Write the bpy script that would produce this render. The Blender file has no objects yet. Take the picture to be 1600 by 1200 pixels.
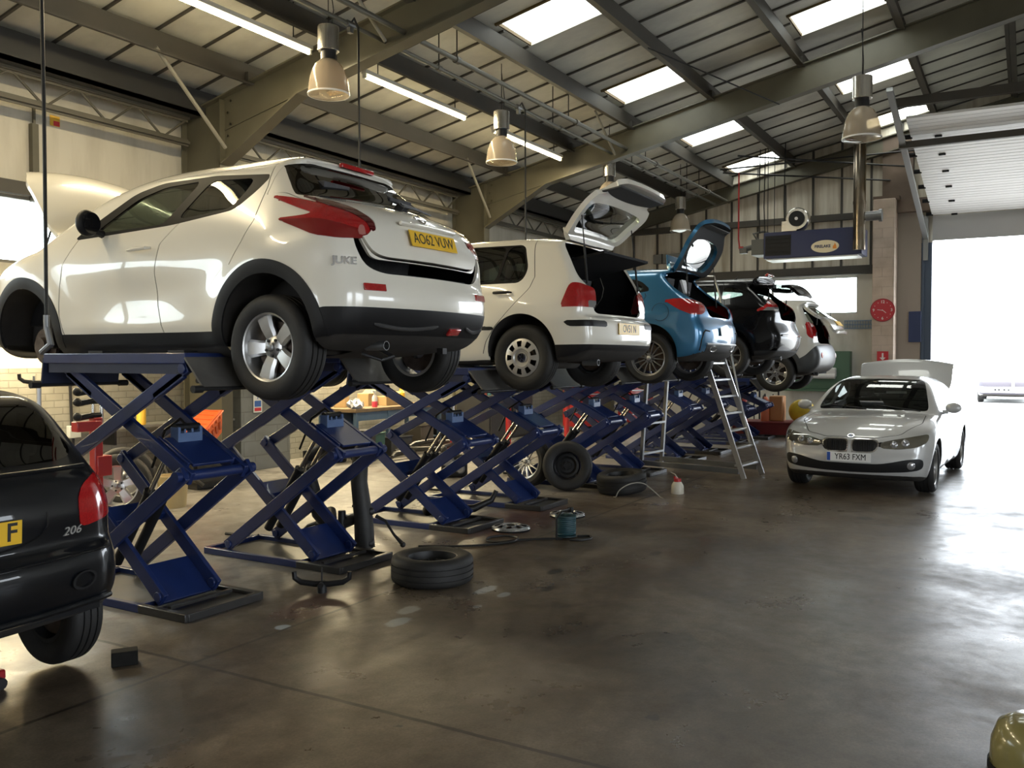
import bpy, bmesh, math, random
import numpy as np
from mathutils import Vector, Matrix
random.seed(7)
SC = bpy.context.scene
COL = SC.collection
PI = math.pi

# ---------------------------------------------------------------- camera
EYE = 1.68
YAW = 30.1
cam_d = bpy.data.cameras.new('camera')
cam_d.sensor_width = 36.0
cam_d.lens = 1389.0 / 1600.0 * 36.0
cam_d.clip_end = 400
cam = bpy.data.objects.new('camera', cam_d)
COL.objects.link(cam)
cam.location = (0, 0, EYE)
cam.rotation_euler = (math.radians(90 - 1.65), 0, math.radians(YAW - 90))
SC.camera = cam

# ---------------------------------------------------------------- world, light, exposure
wd = bpy.data.worlds.new('overcast'); SC.world = wd
wd.use_nodes = True
wn = wd.node_tree.nodes; wl = wd.node_tree.links
bg = wn['Background']
tcw = wn.new('ShaderNodeTexCoord'); sepw = wn.new('ShaderNodeSeparateXYZ')
rampw = wn.new('ShaderNodeValToRGB')
rampw.color_ramp.elements[0].position = 0.48; rampw.color_ramp.elements[0].color = (.86, .93, 1, 1)
rampw.color_ramp.elements[1].position = 0.9; rampw.color_ramp.elements[1].color = (1, 1, 1, 1)
wl.new(tcw.outputs['Generated'], sepw.inputs[0]); wl.new(sepw.outputs['Z'], rampw.inputs[0])
wl.new(rampw.outputs[0], bg.inputs['Color'])
bg.inputs['Strength'].default_value = 8.0
SC.view_settings.view_transform = 'Standard'
SC.view_settings.look = 'None'
SC.view_settings.gamma = 1
SC.view_settings.use_curve_mapping = False
SC.view_settings.exposure = 0.3
SC.cycles.max_bounces = 10
SC.cycles.diffuse_bounces = 5
SC.cycles.glossy_bounces = 4
SC.cycles.transparent_max_bounces = 24
SC.cycles.sample_clamp_indirect = 6.0

def portal(name, loc, rot, sx, sy):
    d = bpy.data.lights.new(name, 'AREA'); d.shape = 'RECTANGLE'; d.size = sx; d.size_y = sy
    d.cycles.is_portal = True
    o = bpy.data.objects.new(name, d); COL.objects.link(o)
    o.location = loc; o.rotation_euler = rot
    return o

# ---------------------------------------------------------------- materials
MATS = {}
def mat(name, col=(.5,.5,.5), rough=.5, metal=0.0, coat=0.0, emit=None, estr=0, noise=None, bump=None, spec=None):
    if name in MATS: return MATS[name]
    m = bpy.data.materials.new(name); m.use_nodes = True
    n = m.node_tree.nodes; l = m.node_tree.links
    b = n['Principled BSDF']
    b.inputs['Base Color'].default_value = (*col, 1)
    b.inputs['Roughness'].default_value = rough
    b.inputs['Metallic'].default_value = metal
    b.inputs['Coat Weight'].default_value = coat
    b.inputs['Coat Roughness'].default_value = .02
    if spec is not None: b.inputs['Specular IOR Level'].default_value = spec
    if emit:
        b.inputs['Emission Color'].default_value = (*emit, 1); b.inputs['Emission Strength'].default_value = estr
    if noise or bump:
        tc = n.new('ShaderNodeTexCoord')
    if noise:   # (scale, second colour, sharpness)
        t = n.new('ShaderNodeTexNoise'); t.inputs['Scale'].default_value = noise[0]; t.inputs['Detail'].default_value = 6
        l.new(tc.outputs['Object'], t.inputs['Vector'])
        r = n.new('ShaderNodeValToRGB')
        s = noise[2] if len(noise) > 2 else .2
        r.color_ramp.elements[0].position = .5 - s; r.color_ramp.elements[1].position = .5 + s
        r.color_ramp.elements[0].color = (*col, 1); r.color_ramp.elements[1].color = (*noise[1], 1)
        l.new(t.outputs['Fac'], r.inputs[0]); l.new(r.outputs[0], b.inputs['Base Color'])
    if bump:    # (scale, strength)
        t2 = n.new('ShaderNodeTexNoise'); t2.inputs['Scale'].default_value = bump[0]
        l.new(tc.outputs['Object'], t2.inputs['Vector'])
        bp = n.new('ShaderNodeBump'); bp.inputs['Strength'].default_value = bump[1]; bp.inputs['Distance'].default_value = .01
        l.new(t2.outputs['Fac'], bp.inputs['Height']); l.new(bp.outputs[0], b.inputs['Normal'])
    MATS[name] = m
    return m

def glass_mat(name, tint, gloss=.12, refl_tint=(1,1,1), k=.75):
    if name in MATS: return MATS[name]
    m = bpy.data.materials.new(name); m.use_nodes = True
    n = m.node_tree.nodes; l = m.node_tree.links
    n.remove(n['Principled BSDF'])
    out = n['Material Output']
    tr = n.new('ShaderNodeBsdfTransparent'); tr.inputs[0].default_value = (*tint, 1)
    gl = n.new('ShaderNodeBsdfGlossy'); gl.inputs['Roughness'].default_value = .01; gl.inputs[0].default_value = (*refl_tint, 1)
    lw = n.new('ShaderNodeFresnel'); lw.inputs['IOR'].default_value = 1.5
    mx = n.new('ShaderNodeMixShader')
    ma = n.new('ShaderNodeMath'); ma.operation = 'MULTIPLY_ADD'; ma.inputs[1].default_value = k; ma.inputs[2].default_value = gloss * .3
    l.new(lw.outputs[0], ma.inputs[0]); l.new(ma.outputs[0], mx.inputs[0])
    l.new(tr.outputs[0], mx.inputs[1]); l.new(gl.outputs[0], mx.inputs[2]); l.new(mx.outputs[0], out.inputs[0])
    MATS[name] = m
    return m

def skylight_mat():
    m = bpy.data.materials.new('skylight_sheet'); m.use_nodes = True
    n = m.node_tree.nodes; l = m.node_tree.links
    n.remove(n['Principled BSDF']); out = n['Material Output']
    tr = n.new('ShaderNodeBsdfTransparent'); tr.inputs[0].default_value = (.8,.8,.72,1)
    tl = n.new('ShaderNodeBsdfTranslucent'); tl.inputs[0].default_value = (.8,.8,.7,1)
    mx = n.new('ShaderNodeMixShader'); mx.inputs[0].default_value = .5
    l.new(tr.outputs[0], mx.inputs[1]); l.new(tl.outputs[0], mx.inputs[2]); l.new(mx.outputs[0], out.inputs[0])
    return m

BLACK = mat('black_plastic', (.010,.010,.011), .5, spec=.3)
BLACKG = mat('gloss_black', (.008,.008,.009), .12, coat=.5)
PILLAR = mat('satin_black_pillar', (.006,.006,.007), .5, spec=.08)
RUBBER = mat('tyre_rubber', (.009,.009,.009), .65, noise=(9,(.018,.017,.016),.25), bump=(60,.15))
DARK = mat('dark_trim', (.012,.012,.013), .8, spec=.15)
UNDER = mat('underbody_grime', (.015,.014,.013), .8, noise=(7,(.035,.03,.026),.3))
SEAM = mat('seam_shadow_gap', (.02,.02,.02), .8)
WHITEP = mat('cream_white_paint', (.80,.765,.67), .25, coat=1.0)
SILVERP = mat('silver_white_paint', (.52,.52,.515), .3, metal=.15, coat=1.0)
BLUEP = mat('blue_metallic_paint', (.025,.15,.30), .3, metal=.45, coat=1.0)
BLACKP = mat('black_paint', (.002,.002,.003), .25, coat=.3, spec=.12)
NIGHTP = mat('dark_navy_paint', (.004,.005,.007), .3, coat=.8, spec=.2)
REDL = mat('red_lamp_lens', (.46,.010,.012), .14, coat=1.0, noise=(110,(.26,.005,.007),.25))
CLEARL = mat('clear_lamp_lens', (.35,.35,.36), .08, metal=.5, coat=1.0)
ORANGEL = mat('amber_lamp_lens', (.5,.10,.02), .12, coat=1.0)
CHROME = mat('chrome', (.75,.75,.76), .12, metal=1.0)
ALLOY = mat('alloy_silver', (.52,.52,.52), .32, metal=.85)
ALLOYD = mat('alloy_grey', (.22,.22,.225), .36, metal=.8)
HUBCAP = mat('hubcap_silver', (.50,.49,.47), .38, metal=.6)
STEELB = mat('black_steel', (.02,.02,.021), .45, metal=.3)
DISC = mat('rusty_disc', (.14,.11,.09), .45, metal=.7, noise=(14,(.07,.05,.04),.2))
GALV = mat('galvanised_steel', (.24,.245,.25), .42, metal=.8, noise=(5,(.16,.165,.17),.3))
ALU = mat('aluminium', (.55,.56,.57), .33, metal=.9)
YPLATE = mat('yellow_plate', (.80,.48,.02), .4)
WPLATE = mat('white_plate', (.80,.80,.78), .4)
INK = mat('plate_black_ink', (.01,.01,.01), .5)
GBBLUE = mat('plate_blue_band', (.02,.08,.35), .5)
SEATM = mat('seat_fabric', (.05,.05,.055), .9, noise=(30,(.08,.08,.085),.3))
GLASS = glass_mat('car_glass', (.55,.62,.55), .10)
DGLASS = glass_mat('privacy_glass', (.07,.08,.075), .18)
MGLASS = glass_mat('window_glass', (.30,.34,.31), .14)

# ---------------------------------------------------------------- mesh helpers
class MB:
    def __init__(s): s.v = []; s.f = []; s.m = []
    def add(s, vs, fs, m=0):
        o = len(s.v); s.v += [tuple(map(float, q)) for q in vs]
        s.f += [tuple(i + o for i in q) for q in fs]; s.m += [m] * len(fs); return s
    def box(s, c, d, rot=None, m=0, ch=0.0):
        hx, hy, hz = d[0]/2, d[1]/2, d[2]/2
        vs = [Vector((x*hx, y*hy, z*hz)) for x in (-1,1) for y in (-1,1) for z in (-1,1)]
        if rot is not None:
            if not isinstance(rot, Matrix): rot = eul(rot)
            vs = [rot @ q for q in vs]
        vs = [q + Vector(c) for q in vs]
        return s.add(vs, [(0,1,3,2),(4,6,7,5),(0,4,5,1),(2,3,7,6),(0,2,6,4),(1,5,7,3)], m)
    def bb(s, a, b, m=0):
        return s.box([(a[i]+b[i])/2 for i in range(3)], [abs(b[i]-a[i]) for i in range(3)], m=m)
    def beam(s, p, q, w, h, up=(0,0,1), m=0):
        p = Vector(p); q = Vector(q); d = (q-p); L = d.length; d.normalize()
        u = Vector(up); x = d.cross(u)
        if x.length < 1e-4: x = d.cross(Vector((1,0,0)))
        x.normalize(); z = x.cross(d); z.normalize()
        M = Matrix((x, d, z)).transposed()
        return s.box((p+q)/2, (w, L, h), M, m)
    def prism(s, poly, axis, a, b, m=0):
        n = len(poly)
        def P(u, w, t):
            return (t,u,w) if axis == 0 else ((u,t,w) if axis == 1 else (u,w,t))
        vs = [P(u,w,a) for u,w in poly] + [P(u,w,b) for u,w in poly]
        fs = [tuple(range(n)), tuple(range(2*n-1, n-1, -1))] + [(i, n+i, n+(i+1)%n, (i+1)%n) for i in range(n)]
        return s.add(vs, fs, m)
    def cyl(s, p, q, r, r2=None, n=16, m=0, cap=True):
        p = Vector(p); q = Vector(q); r2 = r if r2 is None else r2
        d = (q-p).normalized(); x = d.orthogonal().normalized(); y = d.cross(x)
        vs = []
        for c, rr in ((p, r), (q, r2)):
            vs += [c + x*(math.cos(2*PI*i/n)*rr) + y*(math.sin(2*PI*i/n)*rr) for i in range(n)]
        fs = [(i, (i+1)%n, n+(i+1)%n, n+i) for i in range(n)]
        if cap: fs += [tuple(range(n-1,-1,-1)), tuple(range(n, 2*n))]
        return s.add(vs, fs, m)
    def lathe(s, prof, c=(0,0,0), axis=(0,0,1), n=32, m=0, closed=False, a0=0, a1=2*PI):
        d = Vector(axis).normalized(); x = d.orthogonal().normalized(); y = d.cross(x); c = Vector(c)
        full = abs(a1-a0-2*PI) < 1e-6; k = n if full else n+1; L = len(prof)
        vs = []
        for i in range(k):
            a = a0 + (a1-a0)*i/n; e = x*math.cos(a) + y*math.sin(a)
            vs += [c + e*r + d*h for r, h in prof]
        fs = []
        for i in range(n):
            j = (i+1) % k
            for t in range(L if closed else L-1):
                u = (t+1) % L
                fs.append((i*L+t, j*L+t, j*L+u, i*L+u))
        return s.add(vs, fs, m)
    def tube(s, pts, r, n=8, m=0, closed=False):
        pts = [Vector(p) for p in pts]; K = len(pts); vs = []; fs = []
        rr = r if isinstance(r, (list, tuple)) else [r]*K
        ref = None
        for i, p in enumerate(pts):
            a = pts[(i-1) % K] if (closed or i > 0) else p
            b = pts[(i+1) % K] if (closed or i < K-1) else p
            d = (b-a).normalized()
            if ref is None: ref = d.orthogonal()
            x = (ref - d*ref.dot(d))
            x = x.normalized() if x.length > 1e-5 else d.orthogonal().normalized()
            ref = x; y = d.cross(x)
            vs += [p + x*(math.cos(2*PI*j/n)*rr[i]) + y*(math.sin(2*PI*j/n)*rr[i]) for j in range(n)]
        for i in range(K if closed else K-1):
            k2 = (i+1) % K
            fs += [(i*n+j, i*n+(j+1)%n, k2*n+(j+1)%n, k2*n+j) for j in range(n)]
        if not closed: fs += [tuple(range(n-1,-1,-1)), tuple(range((K-1)*n, K*n))]
        return s.add(vs, fs, m)
    def sphere(s, c, r, n=16, k=10, m=0):
        rx, ry, rz = (r,r,r) if not isinstance(r, (tuple,list)) else r
        vs = [(c[0], c[1], c[2]-rz)]
        for i in range(1, k):
            t = -PI/2 + PI*i/k
            vs += [(c[0]+rx*math.cos(t)*math.cos(2*PI*j/n), c[1]+ry*math.cos(t)*math.sin(2*PI*j/n), c[2]+rz*math.sin(t)) for j in range(n)]
        vs.append((c[0], c[1], c[2]+rz)); T = len(vs)-1
        fs = [(0, 1+(j+1)%n, 1+j) for j in range(n)]
        for i in range(k-2):
            fs += [(1+i*n+j, 1+i*n+(j+1)%n, 1+(i+1)*n+(j+1)%n, 1+(i+1)*n+j) for j in range(n)]
        fs += [(1+(k-2)*n+j, 1+(k-2)*n+(j+1)%n, T) for j in range(n)]
        return s.add(vs, fs, m)
    def loft(s, rings, m=0, cap=True, closed=True):
        n = len(rings[0]); vs = [q for r in rings for q in r]; fs = []
        for i in range(len(rings)-1):
            for j in range(n if closed else n-1):
                fs.append((i*n+j, i*n+(j+1)%n, (i+1)*n+(j+1)%n, (i+1)*n+j))
        if cap: fs += [tuple(range(n-1,-1,-1)), tuple(range((len(rings)-1)*n, len(rings)*n))]
        return s.add(vs, fs, m)

def eul(r):
    return Matrix.Rotation(r[2],3,'Z') @ Matrix.Rotation(r[1],3,'Y') @ Matrix.Rotation(r[0],3,'X')

def link(o, parent=None):
    COL.objects.link(o)
    if parent is not None: o.parent = parent
    return o

def islands(nv, faces):
    par = list(range(nv))
    def find(i):
        while par[i] != i: par[i] = par[par[i]]; i = par[i]
        return i
    for q in faces:
        a = find(q[0])
        for i in q[1:]: par[find(i)] = a
    out = {}
    for k, q in enumerate(faces): out.setdefault(find(q[0]), []).append(k)
    return list(out.values())

def pieces(name, mb, mats, parent=None, **kw):
    """every loose piece of the builder becomes a part of its own"""
    for ks in islands(len(mb.v), mb.f):
        b = MB(); mp = {}
        for k in ks:
            f = []
            for i in mb.f[k]:
                if i not in mp: mp[i] = len(b.v); b.v.append(mb.v[i])
                f.append(mp[i])
            b.f.append(tuple(f)); b.m.append(mb.m[k])
        obj(name, b, mats, parent, **kw)

def obj(name, mb, mats, parent=None, ang=38, bevel=0, loc=None, rot=None):
    me = bpy.data.meshes.new(name)
    me.from_pydata(mb.v, [], mb.f)
    mats = mats if isinstance(mats, (list, tuple)) else [mats]
    for q in mats: me.materials.append(q)
    if len(mats) > 1: me.polygons.foreach_set('material_index', mb.m)
    bm = bmesh.new(); bm.from_mesh(me); bmesh.ops.recalc_face_normals(bm, faces=bm.faces); bm.to_mesh(me); bm.free()
    me.polygons.foreach_set('use_smooth', [True]*len(me.polygons))
    me.set_sharp_from_angle(angle=math.radians(ang))
    me.update()
    o = bpy.data.objects.new(name, me); link(o, parent)
    if loc is not None: o.location = loc
    if rot is not None: o.rotation_euler = rot
    if bevel:
        b = o.modifiers.new('edge', 'BEVEL'); b.width = bevel; b.segments = 2; b.limit_method = 'ANGLE'; b.angle_limit = math.radians(50)
        b.harden_normals = False
    return o

def empty(name, loc=(0,0,0), rot=(0,0,0), parent=None):
    o = bpy.data.objects.new(name, None); o.empty_display_size = .1
    link(o, parent); o.location = loc; o.rotation_euler = rot
    return o

def tag(o, label, cat, group=None):
    o['label'] = label; o['category'] = cat; o['kind'] = 'thing'
    if group: o['group'] = group
    return o

def thing(name, label, cat, loc=(0,0,0), rot=(0,0,0), group=None):
    return tag(empty(name, loc, rot), label, cat, group)

def struct(name, mb, mats, ang=30, bevel=0, parent=None):
    o = obj(name, mb, mats, parent, ang, bevel)
    if parent is None: o['kind'] = 'structure'
    return o

def copy_tree(o, parent=None):
    c = o.copy(); COL.objects.link(c)
    if parent is not None: c.parent = parent
    for ch in [q for q in o.children]: copy_tree(ch, c)
    return c

def text_mesh(name, txt, size, material, parent, M, ext=.0015, bold=0.0, sx=1.0, shear=0.0, align='CENTER'):
    cu = bpy.data.curves.new(name, 'FONT'); cu.body = txt; cu.size = size; cu.extrude = ext; cu.offset = bold
    cu.align_x = align; cu.align_y = 'CENTER'; cu.shear = shear; cu.resolution_u = 3
    t = bpy.data.objects.new('tmp', cu); COL.objects.link(t)
    dg = bpy.context.evaluated_depsgraph_get()
    me = bpy.data.meshes.new_from_object(t.evaluated_get(dg)); me.name = name
    bpy.data.objects.remove(t); bpy.data.curves.remove(cu)
    me.transform(Matrix.Diagonal((sx,1,1,1))); me.transform(M)
    me.materials.clear(); me.materials.append(material)
    o = bpy.data.objects.new(name, me); link(o, parent)
    return o

def frame(origin, xdir, zdir):
    """4x4 placing local x along xdir and local z (out of the face) along zdir"""
    x = Vector(xdir).normalized(); z = Vector(zdir).normalized(); y = z.cross(x).normalized(); x = y.cross(z)
    M = Matrix((x, y, z)).transposed().to_4x4(); M.translation = Vector(origin)
    return M
# ---------------------------------------------------------------- car bodies: smooth shells cut into panels
def spline(pts, sub=8, closed=True):
    P = np.array(pts, float); n = len(P); out = []
    rng = range(n) if closed else range(n-1)
    for i in rng:
        p0, p1, p2, p3 = (P[(i-1) % n], P[i], P[(i+1) % n], P[(i+2) % n]) if closed else (P[max(i-1,0)], P[i], P[i+1], P[min(i+2,n-1)])
        d1 = max(np.linalg.norm(p1-p0)**.5, 1e-3); d2 = max(np.linalg.norm(p2-p1)**.5, 1e-3); d3 = max(np.linalg.norm(p3-p2)**.5, 1e-3)
        m1 = (p1-p0)/d1 - (p2-p0)/(d1+d2) + (p2-p1)/d2 if (not (p1==p0).all()) else (p2-p1)/d2
        m2 = (p2-p1)/d2 - (p3-p1)/(d2+d3) + (p3-p2)/d3 if (not (p3==p2).all()) else (p2-p1)/d2
        m1 = m1*d2; m2 = m2*d2
        for t in np.arange(sub)/sub:
            out.append((2*t**3-3*t**2+1)*p1 + (t**3-2*t**2+t)*m1 + (-2*t**3+3*t**2)*p2 + (t**3-t**2)*m2)
    if not closed: out.append(P[-1])
    return np.array(out)

def chaikin(pts, it=2):
    P = np.array(pts, float)
    for k in range(it):
        Q = np.roll(P, -1, axis=0); d = np.linalg.norm(Q-P, axis=1)[:,None]+1e-9
        t = np.minimum(.25, (.035, .014, .006)[min(k,2)]/d)
        P = np.stack([P*(1-t)+Q*t, P*t+Q*(1-t)], 1).reshape(-1, 2)
    return P

def poly_sdf(P, q):
    P = np.asarray(P, float); out = np.empty(len(q))
    A = P; B = np.roll(P, -1, axis=0); E = B-A; ee = (E*E).sum(1)+1e-12
    for i in range(0, len(q), 3000):
        x = q[i:i+3000, None, :]; w = x-A
        t = np.clip((w*E).sum(2)/ee, 0, 1)
        d = w - E*t[..., None]; d2 = (d*d).sum(2).min(1)
        c = (A[:,1] > x[...,1]) != (B[:,1] > x[...,1])
        xi = A[:,0] + (x[...,1]-A[:,1])*E[:,0]/np.where(np.abs(E[:,1])<1e-12, 1e-12, E[:,1])
        ins = ((c & (x[...,0] < xi)).sum(1) % 2) == 1
        out[i:i+3000] = np.sqrt(d2)*np.where(ins, -1, 1)
    return out

def gsmooth(v, sig):
    k = int(max(1, round(sig*3))); w = np.exp(-.5*(np.arange(-k, k+1)/sig)**2); w /= w.sum()
    return np.convolve(np.pad(v, k, mode='edge'), w, 'valid')

class Tab:
    def __init__(s, pts, sig=.05, st=.01):
        xs = [p[0] for p in pts]; ys = [p[1] for p in pts]
        s.x0 = xs[0]-.3; s.st = st; t = np.arange(s.x0, xs[-1]+.3, st)
        s.v = gsmooth(np.interp(t, xs, ys), sig/st) if sig > 0 else np.interp(t, xs, ys)
        s.t = t
    def __call__(s, x): return np.interp(x, s.t, s.v)

class Shell:
    def __init__(s, L, prof, plan, inset, axles, flare=(.02,.02), flare_r=.42, kr=.18, kf=.22, kz=.035, k=.10, tyre_z=.31, cell=.03, extra=None, psub=8):
        s.L = L; s.kr, s.kf, s.kz, s.k = kr, kf, kz, k
        s.plan = Tab(plan, .05); s.ins = Tab(inset, .045); s.axles = axles; s.flare = flare; s.flare_r = flare_r; s.tz = tyre_z
        s.extra = extra
        poly = spline(prof, psub)
        zmax = poly[:,1].max()
        h = .015; s.h = h; s.o = (-.45, -.1)
        nx = int((L+.9)/h); nz = int((zmax+.5)/h)
        gx, gz = np.meshgrid(s.o[0]+h*np.arange(nx), s.o[1]+h*np.arange(nz), indexing='ij')
        D = poly_sdf(poly, np.stack([gx.ravel(), gz.ravel()], 1)).reshape(nx, nz)
        w = np.array([.06,.24,.40,.24,.06])
        for ax in (0,1):
            D = sum(w[j]*np.roll(D, j-2, axis=ax) for j in range(5))
        s.D = D
        s.mesh(zmax, cell)
    def d2(s, x, z):
        u = np.clip((x-s.o[0])/s.h, 0, s.D.shape[0]-1.001); w = np.clip((z-s.o[1])/s.h, 0, s.D.shape[1]-1.001)
        i = u.astype(int); j = w.astype(int); u = u-i; w = w-j; D = s.D
        return D[i,j]*(1-u)*(1-w)+D[i+1,j]*u*(1-w)+D[i,j+1]*(1-u)*w+D[i+1,j+1]*u*w
    def width(s, x, z):
        w = s.plan(x) - s.ins(z)
        for a, fl in zip(s.axles, s.flare):
            r = np.sqrt((x-a)**2+(z-s.tz)**2)
            w = w + fl*np.exp(-((r-s.flare_r)/.13)**2)*np.clip((z-.12)/.2, 0, 1)
        if s.extra is not None: w = w + s.extra(x, z)
        return w
    def f(s, p):
        x, y, z = p[:,0], p[:,1], p[:,2]; y2 = y*y; L = s.L
        sh = y2*(s.kr*np.clip(1-x/(.45*L), 0, 1)**2 - s.kf*np.clip((x-.5*L)/(.5*L), 0, 1)**1.6)
        a = s.d2(x-sh, z + s.kz*y2*np.clip((z-.6)/.3, 0, 1))
        b = (np.sqrt(y2+1e-8) - s.width(x, z))*.93
        h = np.clip(s.k-np.abs(a-b), 0, None)
        return np.maximum(a, b) + h*h/(4*s.k)
    def grad(s, p, e=.008):
        g = np.empty_like(p)
        for i in range(3):
            d = np.zeros(3); d[i] = e
            g[:,i] = (s.f(p+d)-s.f(p-d))/(2*e)
        return g
    def project(s, p, it=3):
        for _ in range(it):
            v = s.f(p); g = s.grad(p); p = p - g*np.clip(v/((g*g).sum(1)+1e-9), -.03, .03)[:,None]
        return p
    def mesh(s, zmax, h):
        L = s.L; ny = int(math.ceil(1.1/h))
        x0, z0 = -.12, .02
        nx = int((L+.24)/h)+1; nz = int((zmax+.08-z0)/h)+1; nyt = 2*ny
        ys = (np.arange(nyt)-ny+.5)*h
        G = np.stack(np.meshgrid(x0+h*np.arange(nx), ys, z0+h*np.arange(nz), indexing='ij'), -1)
        F = s.f(G.reshape(-1,3)).reshape(nx, nyt, nz)
        S = F < 0
        cor = [(i,j,k) for i in (0,1) for j in (0,1) for k in (0,1)]
        cnt = sum(S[i:nx-1+i, j:nyt-1+j, k:nz-1+k].astype(int) for i,j,k in cor)
        act = (cnt>0)&(cnt<8); cells = np.argwhere(act); n = len(cells)
        idx = -np.ones(act.shape, int); idx[act] = np.arange(n)
        acc = np.zeros((n,3)); num = np.zeros(n)
        for a in range(8):
            for b in range(a+1, 8):
                ca, cb = np.array(cor[a]), np.array(cor[b])
                if np.abs(ca-cb).sum() != 1: continue
                fa = F[tuple((cells+ca).T)]; fb = F[tuple((cells+cb).T)]; m = (fa<0)!=(fb<0)
                t = fa[m]/(fa[m]-fb[m]); acc[m] += ca + t[:,None]*(cb-ca); num[m] += 1
        V = np.array([x0, ys[0], z0]) + h*(cells + acc/num[:,None])
        faces = []
        for ax in range(3):
            d = [0,0,0]; d[ax] = 1
            sl0 = tuple(slice(0, F.shape[i]-d[i]) for i in range(3)); sl1 = tuple(slice(d[i], F.shape[i]) for i in range(3))
            ch = S[sl0] != S[sl1]; E = np.argwhere(ch)
            o1, o2 = [(1,2),(2,0),(0,1)][ax]
            ok = (E[:,o1]>0)&(E[:,o2]>0)&(E[:,o1]<F.shape[o1]-1)&(E[:,o2]<F.shape[o2]-1); E = E[ok]
            ins = S[tuple(E.T)]
            def c(a, b):
                q = E.copy(); q[:,o1] -= a; q[:,o2] -= b; return idx[tuple(q.T)]
            q = np.stack([c(1,1), c(0,1), c(0,0), c(1,0)], 1)
            q[~ins] = q[~ins][:, ::-1]
            faces += q.tolist()
        s.V = s.project(V, 4); s.N = s.normals(s.V)
        s.F = faces; s.lab = ['body']*len(faces)
    def normals(s, p):
        g = s.grad(p); return g/(np.linalg.norm(g, axis=1)[:,None]+1e-9)
    # ---- cutting
    def info(s):
        ln = np.array([len(q) for q in s.F]); flat = np.fromiter((i for q in s.F for i in q), int, ln.sum())
        off = np.concatenate([[0], np.cumsum(ln)[:-1]])
        C = np.add.reduceat(s.V[flat], off)/ln[:,None]; N = np.add.reduceat(s.N[flat], off)/ln[:,None]
        return ln, flat, off, C, N
    def sel(s, labels, where, C, N):
        m = np.ones(len(s.F), bool)
        if labels is not None:
            labels = set(labels); m &= np.array([q in labels for q in s.lab])
        if where is not None: m &= where(C, N)
        return m
    def split(s, g, labels=None, where=None):
        ln, flat, off, C, N = s.info(); m = s.sel(labels, where, C, N)
        gv = g(s.V); gv = np.where(np.abs(gv) < 2e-4, 2e-4, gv)
        mn = np.minimum.reduceat(gv[flat], off); mx = np.maximum.reduceat(gv[flat], off)
        todo = np.nonzero(m & (mn < 0) & (mx > 0))[0]
        if not len(todo): return
        cache = {}; nv = []; nn = []; base = len(s.V)
        for fi in todo:
            q = s.F[fi]; A = []; B = []
            for i in range(len(q)):
                a, b = q[i], q[(i+1) % len(q)]; ga, gb = gv[a], gv[b]
                (A if ga < 0 else B).append(a)
                if (ga < 0) != (gb < 0):
                    key = (a,b) if a < b else (b,a)
                    if key not in cache:
                        t = ga/(ga-gb); cache[key] = base+len(nv)
                        nv.append(s.V[a]+(s.V[b]-s.V[a])*t); nn.append(s.N[a]+(s.N[b]-s.N[a])*t)
                    A.append(cache[key]); B.append(cache[key])
            s.F[fi] = A; s.F.append(B); s.lab.append(s.lab[fi])
        s.V = np.concatenate([s.V, np.array(nv)]); s.N = np.concatenate([s.N, np.array(nn)])
    def cut(s, new, g, labels=None, where=None):
        s.split(g, labels, where)
        _, _, _, C, N = s.info(); m = s.sel(labels, where, C, N) & (g(C) < 0)
        for i in np.nonzero(m)[0]: s.lab[i] = new
    def band(s, new, g, w, labels=None, where=None):
        s.split(lambda p: g(p)+w, labels, where); s.split(lambda p: g(p)-w, labels, where)
        _, _, _, C, N = s.info(); m = s.sel(labels, where, C, N) & (np.abs(g(C)) < w)
        for i in np.nonzero(m)[0]: s.lab[i] = new
    def finish(s):
        s.V = s.project(s.V, 2); s.N = s.normals(s.V)

# region helpers on (s, |y|, z)
def R_side(poly, it=2):
    P = chaikin(poly, it+1) if it else np.array(poly, float); return lambda p: poly_sdf(P, np.stack([p[:,0], p[:,2]], 1))
def R_end(poly, it=2):
    P = chaikin(poly, it+1) if it else np.array(poly, float); return lambda p: poly_sdf(P, np.stack([np.abs(p[:,1]), p[:,2]], 1))
def R_top(poly, it=2):
    P = chaikin(poly, it+1) if it else np.array(poly, float); return lambda p: poly_sdf(P, np.stack([p[:,0], np.abs(p[:,1])], 1))
def R_wrap(poly, hw, it=2):
    P = chaikin(poly, it) if it else np.array(poly, float); return lambda p: poly_sdf(P, np.stack([p[:,0]+np.abs(p[:,1])-hw, p[:,2]], 1))
def R_wrapf(poly, hw, L, it=2):
    P = chaikin(poly, it) if it else np.array(poly, float); return lambda p: poly_sdf(P, np.stack([L-p[:,0]+np.abs(p[:,1])-hw, p[:,2]], 1))
def W_side(z0=-9, z1=9, s0=-9, s1=99): return lambda C, N: (np.abs(N[:,1]) > .35)&(C[:,2]>z0)&(C[:,2]<z1)&(C[:,0]>s0)&(C[:,0]<s1)
def W_rear(smax): return lambda C, N: (C[:,0] < smax)&(N[:,0] < .3)
def W_front(smin): return lambda C, N: (C[:,0] > smin)&(N[:,0] > -.3)
def vline(pts):
    z = [q[1] for q in pts]; x = [q[0] for q in pts]; o = np.argsort(z); z = np.array(z)[o]; x = np.array(x)[o]
    return lambda p: p[:,0]-np.interp(p[:,2], z, x)
def hline(pts):
    x = [q[0] for q in pts]; z = [q[1] for q in pts]; o = np.argsort(x); x = np.array(x)[o]; z = np.array(z)[o]
    return lambda p: p[:,2]-np.interp(p[:,0], x, z)

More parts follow.
